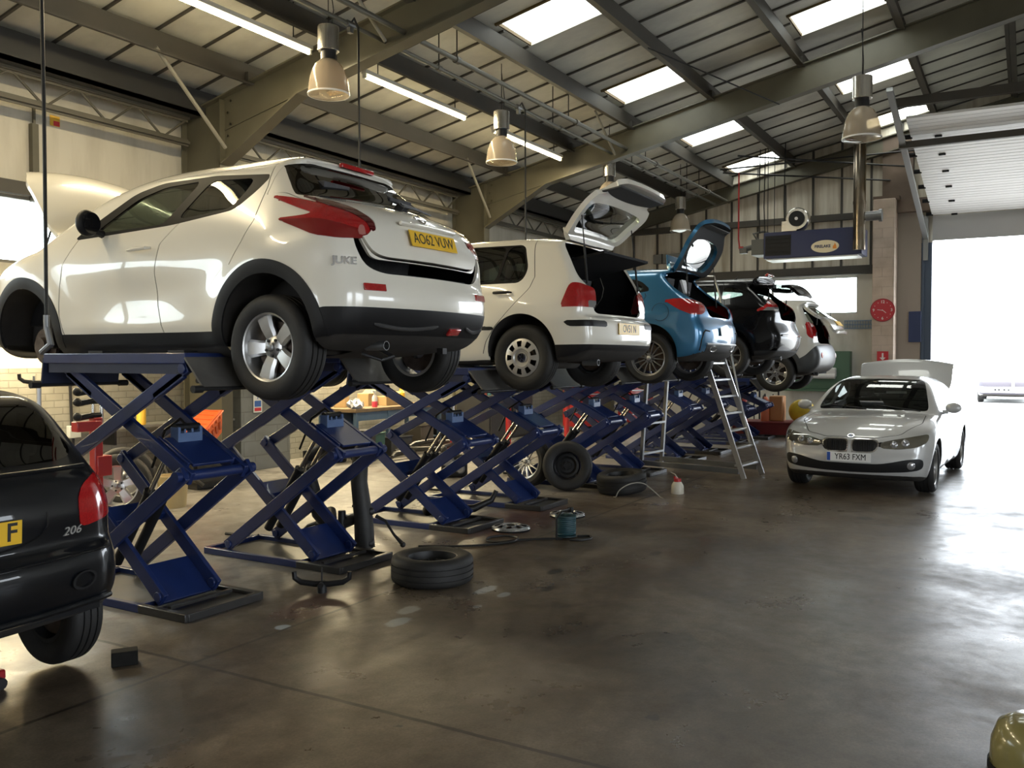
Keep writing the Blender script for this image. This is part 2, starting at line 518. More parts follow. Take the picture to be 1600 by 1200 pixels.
def panel(sh, name, labels, material, parent, thick=0, inner=None, xf=None, offset=0, only=None, split=False):
    """one body panel as a mesh of its own, smooth shaded with the normals of the whole shell"""
    labels = {labels} if isinstance(labels, str) else set(labels)
    F = [q for q, l in zip(sh.F, sh.lab) if l in labels]
    if only is not None and F:
        C = np.array([sh.V[q].mean(0) for q in F]); k = only(C); F = [q for q, kk in zip(F, k) if kk]
    if not F: return None
    if split:
        big = []
        for ks in islands(len(sh.V), F):
            if len(ks) < 12 and big: big[0] += ks
            else: big.append(ks)
        if len(big) > 1:
            lab = sh.lab; FF = sh.F
            for ks in big:
                sh.F = [F[k] for k in ks]; sh.lab = ['*']*len(ks); o = panel(sh, name, '*', material, parent, thick, inner, xf, offset)
            sh.F, sh.lab = FF, lab
            return o
    used = sorted({i for q in F for i in q}); mp = {a: i for i, a in enumerate(used)}
    V = sh.V[used] + sh.N[used]*offset; N = sh.N[used]
    F = [tuple(mp[i] for i in q) for q in F]
    vs = V.tolist(); ns = N.tolist(); fs = list(F); ms = [0]*len(F)
    if thick:
        n = len(V); vs += (V-N*thick).tolist(); ns += (-N).tolist()
        fs += [tuple(i+n for i in reversed(q)) for q in F]; ms += [1 if inner else 0]*len(F)
        ec = {}
        for q in F:
            for i in range(len(q)):
                a, b = q[i], q[(i+1) % len(q)]; ec[(a,b)] = 1
        for (a,b) in list(ec):
            if (b,a) in ec: continue
            pa, pb, pc, pd = V[a], V[b], V[b]-N[b]*thick, V[a]-N[a]*thick
            nn = np.cross(pb-pa, pd-pa); nn = -nn/(np.linalg.norm(nn)+1e-9)
            k = len(vs); vs += [pa.tolist(), pd.tolist(), pc.tolist(), pb.tolist()]; ns += [nn.tolist()]*4
            fs.append((k,k+1,k+2,k+3)); ms.append(0)
    me = bpy.data.meshes.new(name)
    if xf is not None:
        R3 = xf.to_3x3(); vs = [xf @ Vector(q) for q in vs]; ns = [R3 @ Vector(q) for q in ns]
    me.from_pydata([tuple(q) for q in vs], [], fs)
    me.materials.append(material)
    if inner: me.materials.append(inner); me.polygons.foreach_set('material_index', ms)
    me.polygons.foreach_set('use_smooth', [True]*len(fs))
    me.update()
    me.normals_split_custom_set_from_vertices([tuple(q) for q in ns])
    o = bpy.data.objects.new(name, me); link(o, parent)
    return o

def hinge(s, z, deg):
    return Matrix.Translation((s,0,z)) @ Matrix.Rotation(math.radians(deg), 4, 'Y') @ Matrix.Translation((-s,0,-z))

# ---------------------------------------------------------------- wheels
def tyre_mb(R, r, w):
    h = w/2; m = MB()
    pr = [(r-.012, -h*.80), (r+.004, -h*.92), (r+.03, -h*1.0), (r+(R-r)*.55, -h*1.04), (R-.03, -h*.98), (R-.012, -h*.86), (R-.002, -h*.68)]
    for c in (-.42, 0, .42):
        pr += [(R, h*(c-.06)), (R-.009, h*(c-.045)), (R-.009, h*(c+.045)), (R, h*(c+.06))]
    pr += [(R-.002, h*.68), (R-.012, h*.86), (R-.03, h*.98), (r+(R-r)*.55, h*1.04), (r+.03, h), (r+.004, h*.92), (r-.012, h*.80)]
    m.lathe(pr, axis=(0,1,0), n=56)
    return m

def spoke(m, ang, r0, r1, w0, w1, y0, y1, th=.03, skew=0.0):
    rs = [(r0, w0, y0), (r0*.45+r1*.55, w0*.5+w1*.5, y0*.4+y1*.6+.008), (r1, w1, y1)]
    ca, sa = math.cos(ang), math.sin(ang); rings = []
    for r, w, y in rs:
        sk = skew*(r-r0)/(r1-r0)
        q = [(-w, y-th*.4), (-w*.7, y), (w*.7, y), (w, y-th*.4), (w*.8, y-th), (-w*.8, y-th)]
        rings.append([( r*ca-(u+sk)*sa, yy, r*sa+(u+sk)*ca) for u, yy in q])
    m.loft(rings)

def rim_mb(r, w, style):
    """outer face towards +y"""
    h = w/2; m = MB(); lip = h*.80
    m.lathe([(r, lip), (r-.006, lip+.008), (r-.016, lip+.004), (r-.022, lip-.02), (r-.03, lip-.06), (r-.034, -h*.8), (r, -h*.8), (r, lip)], axis=(0,1,0), n=48)
    fy = lip-.012
    if style == 'star5':
        for i in range(5): spoke(m, PI/2+2*PI*i/5, .035, r-.018, .040, .062, fy-.035, fy-.006, .05)
        m.lathe([(0, fy-.012), (.030, fy-.014), (.036, fy-.02), (.075, fy-.03), (.08, fy-.07), (0, fy-.07)], axis=(0,1,0), n=32)
    elif style == 'multi14':
        for i in range(14):
            spoke(m, 2*PI*i/14, .05, r-.016, .010, .007, fy-.03, fy-.004, .025)
        m.lathe([(0, fy-.008), (.03, fy-.01), (.034, fy-.02), (.062, fy-.022), (.07, fy-.05), (0, fy-.06)], axis=(0,1,0), n=32)
        m.lathe([(r-.012, fy), (r-.03, fy-.006), (r-.03, fy-.02)], axis=(0,1,0), n=48)
    elif style == 'twin5':
        for i in range(5):
            for d in (-.16, .16): spoke(m, PI/2+2*PI*i/5+d, .05, r-.016, .020, .016, fy-.03, fy-.004, .035)
        m.lathe([(0, fy-.008), (.03, fy-.01), (.036, fy-.02), (.072, fy-.022), (.08, fy-.06), (0, fy-.06)], axis=(0,1,0), n=32)
    elif style == 'blade5':
        for i in range(5):
            spoke(m, PI/2+2*PI*i/5, .05, r-.016, .032, .022, fy-.03, fy-.004, .04)
            spoke(m, PI/2+2*PI*(i+.5)/5, .05, r-.016, .012, .012, fy-.04, fy-.012, .03)
        m.lathe([(0, fy-.008), (.03, fy-.01), (.036, fy-.02), (.07, fy-.022), (.08, fy-.06), (0, fy-.06)], axis=(0,1,0), n=32)
    elif style == 'loop6':
        for i in range(6):
            for d in (-.13, .13): spoke(m, PI/2+2*PI*i/6+d, .055, r-.05, .012, .014, fy-.028, fy-.01, .035)
            a = PI/2+2*PI*i/6
            spoke(m, a, r-.07, r-.014, .05, .060, fy-.012, fy-.002, .03)
        m.lathe([(0, fy-.008), (.03, fy-.01), (.036, fy-.02), (.07, fy-.022), (.08, fy-.06), (0, fy-.06)], axis=(0,1,0), n=32)
    elif style == 'steel':
        m.lathe([(0, fy-.05), (.05, fy-.05), (.055, fy-.075), (.09, fy-.075), (.12, fy-.035), (.15, fy-.04), (r-.035, fy-.08)], axis=(0,1,0), n=40)
    return m

def hubcap_mb(r, holes=9):
    """disc cover with a ring of openings near its edge, facing +y"""
    m = MB(); n = holes*8
    rr = [0, .045, .05, .075, r-.105, r-.085, r-.045, r-.03, r-.006, r]
    yy = [.016, .016, .008, .012, .024, .024, .016, .012, .004, -.012]
    vs = []; fs = []
    for k in range(len(rr)):
        for j in range(n):
            a = 2*PI*j/n; vs.append((rr[k]*math.cos(a), yy[k], rr[k]*math.sin(a)))
    for k in range(len(rr)-1):
        for j in range(n):
            hole = rr[k] >= r-.09 and rr[k+1] <= r-.028 and (j % 8) in (2,3,4,5)
            if hole: continue
            fs.append((k*n+j, k*n+(j+1)%n, (k+1)*n+(j+1)%n, (k+1)*n+j))
    m.add(vs, fs)
    return m

def wheel(parent, loc, R, r, w, style, rim_mat, side=1, spin=0.0, brake=True, name='wheel', group=None):
    """side = +1 outer face towards local +y"""
    e = empty(name, loc, (0, spin*side, 0 if side > 0 else PI), parent)
    obj('tyre', tyre_mb(R, r, w), RUBBER, e)
    if style == 'cap':
        obj('rim', rim_mb(r, w, 'steel'), STEELB, e)
        c = hubcap_mb(r-.004); c.v = [(x, y+w/2*.80, z) for x, y, z in c.v]
        obj('hubcap', c, rim_mat, e)
        d = MB().lathe([(0,.024),(.04,.022),(.046,.012)], (0, w/2*.8, 0), (0,1,0), 28); obj('hub_badge', d, DARK, e)
        # interlaced V over W inside a ring
        b = MB(); y = w/2*.8+.026
        b.lathe([(.036,0),(.036,.003),(.041,.003),(.041,0)], (0,y-.002,0), (0,1,0), 32)
        def st(p, q): b.beam((p[0], y, p[1]), (q[0], y, q[1]), .006, .004, (0,1,0))
        st((-.016,.033),(0,.004)); st((.016,.033),(0,.004)); st((-.034,.012),(-.014,-.033)); st((-.014,-.033),(0,-.002)); st((0,-.002),(.014,-.033)); st((.014,-.033),(.034,.012))
        obj('hub_emblem', b, CHROME, e)
    else:
        obj('rim', rim_mb(r, w, style), rim_mat, e)
        if style != 'steel':
            c = MB().lathe([(0,.004),(.024,.003),(.028,0)], (0, w/2*.8-.02, 0), (0,1,0), 24); obj('hub_cap', c, ALLOYD if rim_mat is ALLOY else ALLOY, e)
        nut = MB()
        for i in range(5):
            a = 2*PI*i/5; nut.cyl((.052*math.cos(a), w/2*.8-.06, .052*math.sin(a)), (.052*math.cos(a), w/2*.8-.028, .052*math.sin(a)), .010, n=6)
        obj('wheel_nuts', nut, STEELB, e)
    if brake:
        m = MB().lathe([(0,.03),(.07,.03),(.075,.0),(r*.74,.0),(r*.74,-.024),(.07,-.024)], (0,-.0,0), (0,1,0), 36)
        obj('brake_disc', m, DISC, e)
    return e

def number_plate(parent, M, txt, base, w=.52, h=.111, band=False, sx=.62, size=.104):
    m = MB().box((0,0,0), (w, h, .006))
    o = obj('number_plate', m, base, parent, bevel=.002)
    o.matrix_local = M
    T = Matrix.Translation((.02 if band else 0, 0, .0035))
    text_mesh('lettering', txt, size, INK, o, T, .0006, .0, sx)
    text_mesh('lettering_weight', txt, size, INK, o, T @ Matrix.Translation((.0016,.0008,-.0001)), .0006, .0, sx)
    if band:
        b = MB().box((-w/2+.024, 0, .0032), (.04, h-.008, .001)); obj('country_band', b, GBBLUE, o)
    return o

def seat(parent, x, y, z, bench=False, w=.5, mt=None):
    m = MB()
    m.box((x+.02,y,z+.12), (.50, w, .16), (0,-.08,0))
    m.box((x-.30,y,z+.46), (.15, w*.96, .62), (0,-.22,0))
    ys = (y,) if not bench else (y-w*.30, y+w*.30)
    for q in ys:
        m.box((x-.405,q,z+.88), (.10, .25, .18), (0,-.15,0))
        for d in (-.05,.05): m.cyl((x-.38,q+d,z+.74), (x-.40,q+d,z+.84), .006, n=6)
    return obj('rear_bench' if bench else 'seat', m, mt or SEATM, parent, bevel=.03)
# ---------------------------------------------------------------- car assembly
def car_root(name, label, cat, loc, rotz, group=None):
    return thing(name, label, cat, loc, (0,0,rotz), group)

def arches(sh, axles, Ra, zc, trim=0, trim_lab='arch_trim', ztop=9):
    for a in axles:
        g = lambda p, a=a: np.hypot(p[:,0]-a, p[:,2]-zc)-Ra
        w = lambda C, N, a=a: (np.abs(C[:,1]) > sh.width(C[:,0], C[:,2])-.34)&(np.abs(C[:,0]-a) < Ra+.1)
        sh.cut('hole', g, None, w)
        if trim:
            g2 = lambda p, a=a: np.hypot(p[:,0]-a, p[:,2]-zc)-Ra-trim
            w2 = lambda C, N, a=a: (np.abs(N[:,1]) > .3)&(np.abs(C[:,0]-a) < Ra+trim+.1)
            sh.cut(trim_lab, g2, {'body'}, w2)

def wells(root, sh, axles, Ra, zc):
    for a in axles:
        m = MB()
        for sg in (1,-1):
            n = 26; ra = []
            for i in range(n+1):
                t = math.radians(-6+192*i/n); x = a+Ra*math.cos(t); z = zc+Ra*math.sin(t)
                yo = float(sh.width(np.array([x]), np.array([z]))[0])-.006
                ra.append((x, z, yo))
            yi = float(sh.width(np.array([a]), np.array([zc+Ra]))[0])-.32
            vs = [(x, sg*yo, z) for x, z, yo in ra]+[(x, sg*yi, z) for x, z, yo in ra]+[(a, sg*yi, zc)]
            fs = [(i, i+1, n+2+i, n+1+i) for i in range(n)]+[(n+1+i, n+2+i, 2*n+2) for i in range(n)]
            m.add(vs, fs)
        pieces('wheel_well', m, UNDER, root)

def four_wheels(root, axles, track, R, r, w, style, rm, zc, drop=0, skip=(), steer=0):
    for i, a in enumerate(axles):
        for sg in (1,-1):
            if (i, sg) in skip: continue
            e = wheel(root, (a, sg*track, zc-drop), R, r, w, style, rm, sg, spin=.3*i+.35*sg)
            if i == 1 and steer: e.rotation_euler[2] += steer

def cabin(root, L, zf=.30, w=.66, s0=.9, s1=2.9, front=2.0, rear=1.05, dash=2.75, zd=.70, seats=True):
    m = MB().bb((s0-.7, -w, zf), (s1+.1, w, zf+.03)); obj('cabin_floor', m, DARK, root)
    m = MB(); m.box((dash, 0, zd+.08), (.45, 2*w, .34), (0,.25,0)); m.box((dash-.12,.0,zd+.24), (.25,.5,.05))
    obj('dashboard', m, DARK, root, bevel=.03)
    t = MB(); pts = []
    for i in range(24):
        a = 2*PI*i/24; pts.append((dash-.42+.16*math.sin(a)*.35, -.36+.18*math.cos(a), zd+.22+.17*math.sin(a)))
    t.tube(pts, .014, 6, closed=True); t.cyl((dash-.42,-.36,zd+.22), (dash-.2,-.36,zd+.14), .03); obj('steering_wheel', t, BLACK, root)
    if seats:
        seat(root, front, .36, zf+.02); seat(root, front, -.36, zf+.02); seat(root, rear, 0, zf+.04, True, 1.15)

def exhaust(root, x, y, z, mufflers=True, tips=1, r=.026):
    m = MB()
    for i in range(tips): m.lathe([(r,0),(r+.004,0),(r+.004,.16),(r,.16)], (x, y+.08*i, z), (1,0,0), 20, closed=True)
    obj('exhaust_tip', m, GALV, root)
    if mufflers:
        m = MB(); m.lathe([(0,-.25),(.07,-.25),(.09,-.22),(.09,.22),(.07,.25),(0,.25)], (x+.42, y-.1, z+.03), (0,1,0), 20); m.tube([(x+.1,y,z),(x+.35,y,z+.02),(x+.42,y-.05,z+.03)], r*.8); m.tube([(x+.42,y-.25,z+.03),(x+.9,y-.3,z+.04),(x+2.2,-.05,z+.06)], r*.8)
        obj('exhaust_silencer', m, UNDER, root)

def rear_axle(root, a, track, z):
    m = MB(); m.beam((a+.05,-track+.2,z+.03),(a+.05,track-.2,z+.03),.10,.10)
    for sg in (1,-1):
        m.beam((a,sg*(track-.22),z),(a+.48,sg*(track-.28),z+.10),.06,.09); m.cyl((a-.04,sg*(track-.26),z+.02),(a+.0,sg*(track-.28),z+.34),.055,.06)
        m.cyl((a-.12,sg*(track-.2),z-.02),(a-.06,sg*(track-.24),z+.42),.022)
    obj('rear_axle', m, UNDER, root)

def handle(root, x, y, z, mt, L=.20, tilt=0.0):
    m = MB(); m.tube([(x-L/2,y-.012,z),(x-L/2+.02,y+.022,z+tilt*.2),(x,y+.030,z+tilt*.5),(x+L/2-.02,y+.022,z+tilt*.8),(x+L/2,y-.012,z+tilt)], [.008,.013,.015,.013,.008], 8)
    return obj('door_handle', m, mt, root)

def mirror(root, x, y, z, sg, shellm, w=.20, h=.15):
    e = MB(); e.sphere((x, y+sg*.11, z), (.055, w/2, h/2), 18, 12); e.tube([(x+.02,y-sg*.02,z-.06),(x+.01,y+sg*.05,z-.05)], [.03,.024], 8)
    o = obj('door_mirror', e, shellm, root)
    g = MB(); n = 20; g.add([(x-.058, y+sg*.11, z)]+[(x-.050, y+sg*.11+w*.42*math.cos(2*PI*i/n), z+h*.40*math.sin(2*PI*i/n)) for i in range(n)], [(0,1+i,1+(i+1)%n) for i in range(n)])
    obj('mirror_glass', g, BLACKG, o)

def lift_inner(root, pts, name='hatch_trim'):
    pass

UP = Matrix.Translation((0,0,0))

# ================================================================ 1: white crossover
def car_crossover():
    root = car_root('crossover_car', 'white crossover car with open bonnet raised on the first blue scissor lift', 'car', (4.88, 3.38, 1.49), PI/2, 'cars raised on scissor lifts')
    L = 4.12; ax = (.72, 3.25); zc = .334
    prof = [(.50,.21),(.20,.27),(.06,.37),(.0,.50),(.0,.62),(.03,.70),(.05,.77),(.055,.86),(.075,.95),(.11,1.03),(.175,1.10),(.30,1.17),(.46,1.225),(.62,1.35),(.74,1.452),(.77,1.487),(.73,1.497),(.70,1.508),(.73,1.526),(.86,1.547),(1.05,1.557),(1.4,1.562),(1.75,1.567),(2.08,1.555),(2.36,1.50),(2.65,1.385),(2.92,1.235),(3.12,1.11),(3.22,1.055),(3.5,1.0),(3.8,.91),(4.0,.78),(4.1,.62),(4.12,.46),(4.06,.30),(3.85,.21),(3.0,.19),(1.6,.19)]
    plan = [(-.2,.66),(0,.70),(.12,.79),(.3,.85),(.72,.865),(1.5,.845),(2.4,.85),(3.25,.865),(3.65,.82),(3.92,.72),(4.14,.52)]
    ins = [(.1,.12),(.2,.075),(.30,.03),(.45,.01),(.6,0),(.85,.005),(1.0,.03),(1.10,.065),(1.2,.115),(1.38,.215),(1.46,.275),(1.55,.37),(1.65,.5)]
    def extra(x, z):      # haunch over the rear wheel, waist of the doors
        return .030*np.exp(-((x-.62)/.45)**2-((z-.92)/.16)**2) + .018*np.exp(-((x-3.3)/.5)**2-((z-.95)/.14)**2) - .028*np.exp(-((x-1.95)/.5)**2-((z-.62)/.14)**2) + .012*np.exp(-((x-1.95)/.9)**2-((z-.40)/.07)**2)
    sh = Shell(L, prof, plan, ins, ax, (.030,.028), .44, kr=.20, kf=.25, kz=.045, k=.11, tyre_z=zc, cell=.026, extra=extra)
    sh.cut('under', lambda p: np.maximum(sh.normals(p)[:,2]+.55, p[:,2]-.34), None, lambda C,N: C[:,2] < .5)
    arches(sh, ax, .385, zc, .085)
    # rocker cladding and black lower bumper
    sh.cut('sill_cladding', hline([(0,.40),(1.1,.365),(2.9,.365),(4.2,.42)]), {'body'}, W_side(0,.6,.8,3.2))
    sh.cut('lower_bumper', hline([(-.3,.505),(.25,.50),(.45,.46),(.8,.40)]), {'body'}, lambda C,N: C[:,0] < .62)
    sh.cut('lower_bumper_front', lambda p: p[:,2]-.40, {'body'}, lambda C,N: C[:,0] > 3.6)
    # tail lamps (boomerang), wrapping the corner
    lamp = [(.64,1.22),(.45,1.185),(.20,1.13),(-.04,1.08),(-.165,1.02),(-.175,.97),(-.11,.92),(.12,.91),(.32,.93),(.64,1.055),(.42,1.06),(.31,1.068),(.40,1.10),(.62,1.19)]
    sh.cut('tail_lamp', R_wrap(lamp, .86, 1), {'body'}, lambda C,N: (C[:,0] < .75)&(C[:,2] > .8))
    sh.cut('tail_lamp_dark', R_wrap([(.42,1.205),(.2,1.165),(-.02,1.125),(-.20,1.045),(-.215,.965),(-.165,.955),(-.15,1.02),(-.02,1.075),(.22,1.125)], .86, 1), {'body','tail_lamp'}, lambda C,N: (C[:,0] < .6)&(C[:,2] > .8))
    sh.cut('tail_lamp_low', R_wrap([(.70,1.05),(.30,1.035),(-.02,.985),(-.12,.97),(-.2,.90),(.7,.86)], .86, 1), {'tail_lamp'}, lambda C,N: C[:,0] < .8)
    sh.cut('tail_lamp_eye', lambda p: np.hypot(p[:,0]+np.abs(p[:,1])-.86+.085, p[:,2]-.975)-.032, {'tail_lamp','tail_lamp_low'}, lambda C,N: C[:,0] < .8)
    # tailgate and its glass
    hp = R_end([(-.6,.805),(.47,.805),(.565,.825),(.62,.885),(.65,.97),(.69,1.06),(.735,1.16),(.725,1.28),(.665,1.42),(.56,1.50),(.3,1.60),(-.6,1.62)])
    ho = R_end([(-.6,.715),(.50,.715),(.62,.75),(.685,.84),(.70,.93),(.66,.97),(.62,.87),(.575,.80),(-.6,.80)])
    sh.cut('tail_open', ho, {'body'}, W_rear(.5))
    sh.cut('tailgate', lambda p: np.maximum(hp(p), p[:,0]-.80-.05*np.abs(p[:,1])), {'body','tail_open'}, W_rear(1.0))
    rw = R_end([(-.6,1.225),(.35,1.215),(.58,1.19),(.75,1.205),(.745,1.32),(.66,1.43),(.46,1.478),(-.6,1.49)], 1)
    sh.cut('rear_window', lambda p: np.maximum(rw(p), (sh.normals(p)[:,0]+.30)*.12), {'tailgate','body'}, lambda C,N: C[:,0] < .95)
    sh.cut('plate_recess', R_end([(-.6,.855),(.42,.855),(.46,.90),(.44,1.02),(-.6,1.035)],1), {'tailgate'}, W_rear(.4))
    # side glass
    gb = [(2.72,1.055),(2.23,1.385),(1.99,1.445),(1.46,1.445),(.86,1.385),(.94,1.28),(1.09,1.155),(1.7,1.095)]
    sh.cut('pillar_trim', R_side(gb,1), {'body'}, W_side(1.0))
    sh.cut('front_door_glass', R_side([(2.50,1.095),(2.17,1.335),(1.93,1.405),(1.57,1.415),(1.76,1.11)],1), {'pillar_trim'}, W_side(1.0))
    sh.cut('rear_door_glass', R_side([(1.64,1.135),(1.46,1.405),(1.02,1.375),(1.05,1.28),(1.14,1.17)],1), {'pillar_trim'}, W_side(1.0))
    # windscreen, bonnet
    sh.cut('windscreen', R_top([(2.30,-.6),(2.30,.50),(2.36,.54),(3.0,.70),(3.06,.68),(3.10,-.6)],1), {'body'}, lambda C,N: (N[:,2]>.25)&(C[:,2]>1.02))
    sh.cut('bonnet', R_top([(3.10,-.6),(3.08,.66),(3.3,.70),(3.75,.66),(3.98,.52),(4.06,-.6)],1), {'body'}, lambda C,N: (N[:,2]>.2)&(C[:,2]>.7))
    # headlamps
    sh.cut('headlamp', R_wrapf([(.0,.80),(.35,.86),(.75,.95),(.62,.98),(.3,.90),(-.05,.85)], .75, L, 1), {'body'}, lambda C,N: (C[:,0]>3.4)&(C[:,2]>.7))
    # doors
    A = [(2.55,1.2),(2.64,1.08),(2.79,.88),(2.81,.72),(2.80,.5),(2.76,.365)]; B = [(1.52,1.5),(1.60,1.11),(1.75,.97),(1.79,.77),(1.77,.55),(1.70,.365)]; Cc = [(.90,1.46),(.86,1.30),(.86,1.06),(.93,.92),(1.03,.78),(1.14,.6),(1.18,.365)]
    ok = {'body'}
    sh.split(vline(A), ok, W_side(.36,1.2,2.2,3)); sh.split(vline(B), ok, W_side(.36,1.6,1,2.2)); sh.split(vline(Cc), ok, W_side(.36,1.5,.6,1.4))
    for pl, lo, hi, s0, s1 in ((A,.36,1.10,2.4,3.0),(B,.36,1.14,1.3,2.0),(Cc,.78,1.47,.6,1.3)): sh.band('seam', vline(pl), .004, ok, W_side(lo,hi,s0,s1))
    sh.band('seam', hline([(.4,1.475),(.9,1.468),(1.4,1.475),(2.0,1.47)]), .003, ok, W_side(1.3,1.6,.88,2.1))
    _,_,_,C,N = sh.info(); fa, fb, fc = vline(A)(C), vline(B)(C), vline(Cc)(C)
    for i, l in enumerate(sh.lab):
        if l == 'body' and abs(N[i][1]) > .3 and .36 < C[i][2] < 1.47:
            if fa[i] < 0 < fb[i]: sh.lab[i] = 'front_door'
            elif fb[i] < 0 < fc[i] and C[i][2] < 1.46: sh.lab[i] = 'rear_door'
    sh.finish()
    T = .022
    panel(sh, 'body_shell', {'body'}, WHITEP, root, T, DARK)
    for nm in ('front_door','rear_door'):
        for sg in (1,-1):
            panel(sh, nm, nm, WHITEP, root, T, DARK, only=lambda C, sg=sg: C[:,1]*sg > 0)
    panel(sh, 'panel_gap', 'seam', SEAM, root, offset=-.004)
    panel(sh, 'underbody', 'under', UNDER, root)
    panel(sh, 'wheel_arch_trim', 'arch_trim', BLACK, root, .02, DARK, offset=.007, split=True)
    panel(sh, 'sill_cladding', 'sill_cladding', BLACK, root, .02, DARK, offset=.004, split=True)
    panel(sh, 'lower_bumper', {'lower_bumper','lower_bumper_front'}, BLACK, root, .02, DARK, offset=.004, split=True)
    for sg in (1,-1):
        on = lambda C, sg=sg: C[:,1]*sg > 0
        o = panel(sh, 'tail_lamp', 'tail_lamp', REDL, root, .01, only=on, offset=.006)
        panel(sh, 'lower_lens', 'tail_lamp_low', mat('deep_red_lens', (.20,.007,.008), .1, coat=1), o, .01, only=on, offset=.006)
        panel(sh, 'round_lens', 'tail_lamp_eye', mat('pink_round_lens', (.45,.16,.14), .15, coat=1), o, .01, only=on, offset=.008)
        panel(sh, 'lamp_edge', 'tail_lamp_dark', mat('dark_red_lens', (.09,.004,.006), .1, coat=1), o, .01, only=on, offset=.012)
        panel(sh, 'headlamp', 'headlamp', CLEARL, root, only=on)
    panel(sh, 'pillar_trim', 'pillar_trim', PILLAR, root, .02, DARK, split=True)
    panel(sh, 'front_door_glass', 'front_door_glass', GLASS, root, offset=-.004, split=True)
    panel(sh, 'rear_door_glass', 'rear_door_glass', MGLASS, root, offset=-.004, split=True)
    panel(sh, 'windscreen', 'windscreen', GLASS, root)
    X = hinge(.80, 1.52, 1.2)
    tg = panel(sh, 'tailgate', {'tailgate','plate_recess'}, WHITEP, root, .05, DARK, X)
    panel(sh, 'rear_window', 'rear_window', DGLASS, tg, xf=X)
    XB = hinge(3.10, 1.06, 0)
    XB = Matrix.Translation((3.05,0,1.06)) @ Matrix.Rotation(math.radians(-62),4,'Y') @ Matrix.Translation((-3.05,0,-1.06))
    bn = panel(sh, 'bonnet', 'bonnet', WHITEP, root, .03, WHITEP, XB)
    st = MB().cyl((3.75,.45,.86),(3.50,.45,1.33),.008,n=8); obj('bonnet_stay', st, STEELB, root)
    eb = MB(); eb.bb((3.1,-.6,.45),(3.8,.6,.72)); eb.bb((3.25,-.35,.72),(3.7,.2,.84)); eb.bb((3.5,.3,.7),(3.75,.55,.88)); obj('engine', eb, BLACK, root, bevel=.02)
    wells(root, sh, ax, .385, zc); rear_axle(root, ax[0], .76, zc)
    four_wheels(root, ax, .755, .334, .222, .215, 'star5', ALLOY, zc, .075, skip={(1,1),(1,-1)})
    for sg in (1,-1):      # both front wheels are off: bare hub and disc
        e = empty('front_hub', (ax[1], sg*.70, zc-.05), (0,0,0 if sg>0 else PI), root)
        obj('brake_disc', MB().lathe([(0,.05),(.065,.05),(.07,.0),(.14,.0),(.14,-.026),(0,-.03)],(0,0,0),(0,1,0),36), DISC, e)
        c = MB(); c.box((-.10,-.01,.06),(.09,.09,.16)); obj('brake_caliper', c, UNDER, e, bevel=.012)
        m = MB(); m.cyl((0,-.05,0),(0,-.35,.02),.03); m.cyl((0,-.08,.05),(0,-.14,.52),.05); obj('suspension_strut', m, UNDER, e)
    cabin(root, L, .34, .66, .9, 2.9, 2.0, 1.05, 2.72, .78)
    exhaust(root, .12, .42, .27); 
    m = MB(); m.tube([(.30,.30,.26),(.16,.30,.20),(.16,.42,.18),(.30,.44,.22)], .012); m.box((.14,-.22,.24),(.05,.05,.04)); obj('towing_eye', m, STEELB, root)
    # plate, emblem, badge, reflectors, wiper, high stop lamp
    def P(y, z, off=0.0):
        q = np.array([[.05, y, z]])
        for _ in range(6):
            v = sh.f(q); g = sh.grad(q); q[:,0] -= v/np.where(np.abs(g[:,0])<.2,-.2,g[:,0])
        n = sh.normals(q)[0]; return Vector(q[0]) + Vector(n)*off, Vector(n)
    o, n = P(0,.945,.012); number_plate(tg, X @ frame(o, (0,-1,0), n), 'AO62 VUW', YPLATE, sx=.86)
    gp, gn = P(0,1.035,.012); m = MB().box((0,0,0),(.62,.022,.03)); q = obj('plate_lamp_strip', m, WHITEP, tg, bevel=.008); q.matrix_local = X @ frame(gp,(0,-1,0),gn)
    o, n = P(0,1.10,.004); F = X @ frame(o, (0,-1,0), n)
    m = MB(); m.lathe([(.036,0),(.036,.006),(.044,.008),(.048,.004),(.048,0)], (0,0,0),(0,0,1),28); m.box((0,0,.006),(.115,.018,.008)); q = obj('ring_emblem', m, CHROME, tg); q.matrix_local = F
    q = np.array([[.20,.74,.775]]); q = sh.project(q, 4); n = sh.normals(q)[0]
    b = text_mesh('model_badge', 'JUKE', .062, CHROME, root, frame(Vector(q[0])+Vector(n)*.002, (-.62,-.78,0), n), .003, .002, 1.15)
    for sg in (1,-1):
        q = np.array([[.06, sg*.60,.625]]); q = sh.project(q, 4); n = sh.normals(q)[0]
        r = obj('bumper_reflector', MB().box((0,0,0),(.17,.045,.012)), REDL, root, bevel=.003); r.matrix_local = frame(Vector(q[0])+Vector(n)*.003, (-n[1],n[0],0), n)
    o, n = on_shell(sh, (.03,-.25,.375), .004); fl = obj('fog_lamp', MB().box((0,0,0),(.15,.055,.03)), REDL, root, bevel=.008); fl.matrix_local = frame(o,(0,-1,0),n)
    for ya, yb in ((.58,-.02),(-.40,-.70)):
        pts = [on_shell(sh, (.03, ya+(yb-ya)*i/12, .405-.025*math.sin(PI*i/12)), .006)[0] for i in range(13)]
        m = MB(); m.tube(pts, [.006]+[.014]*11+[.006], 8); obj('bumper_strake', m, mat('satin_grey',(.05,.05,.052),.3), root)
    m = MB().box((.705,.0,1.510),(.03,.34,.030)); q = obj('high_stop_lamp', m, REDL, tg, bevel=.004); q.matrix_local = X
    m = MB(); m.cyl((.40,-.05,1.20),(.36,-.05,1.235),.028,n=12); m.tube([(.37,-.05,1.235),(.39,-.25,1.235),(.45,-.52,1.235)], [.014,.010,.006], 6); q = obj('rear_wiper', m, BLACK, tg); q.matrix_local = X
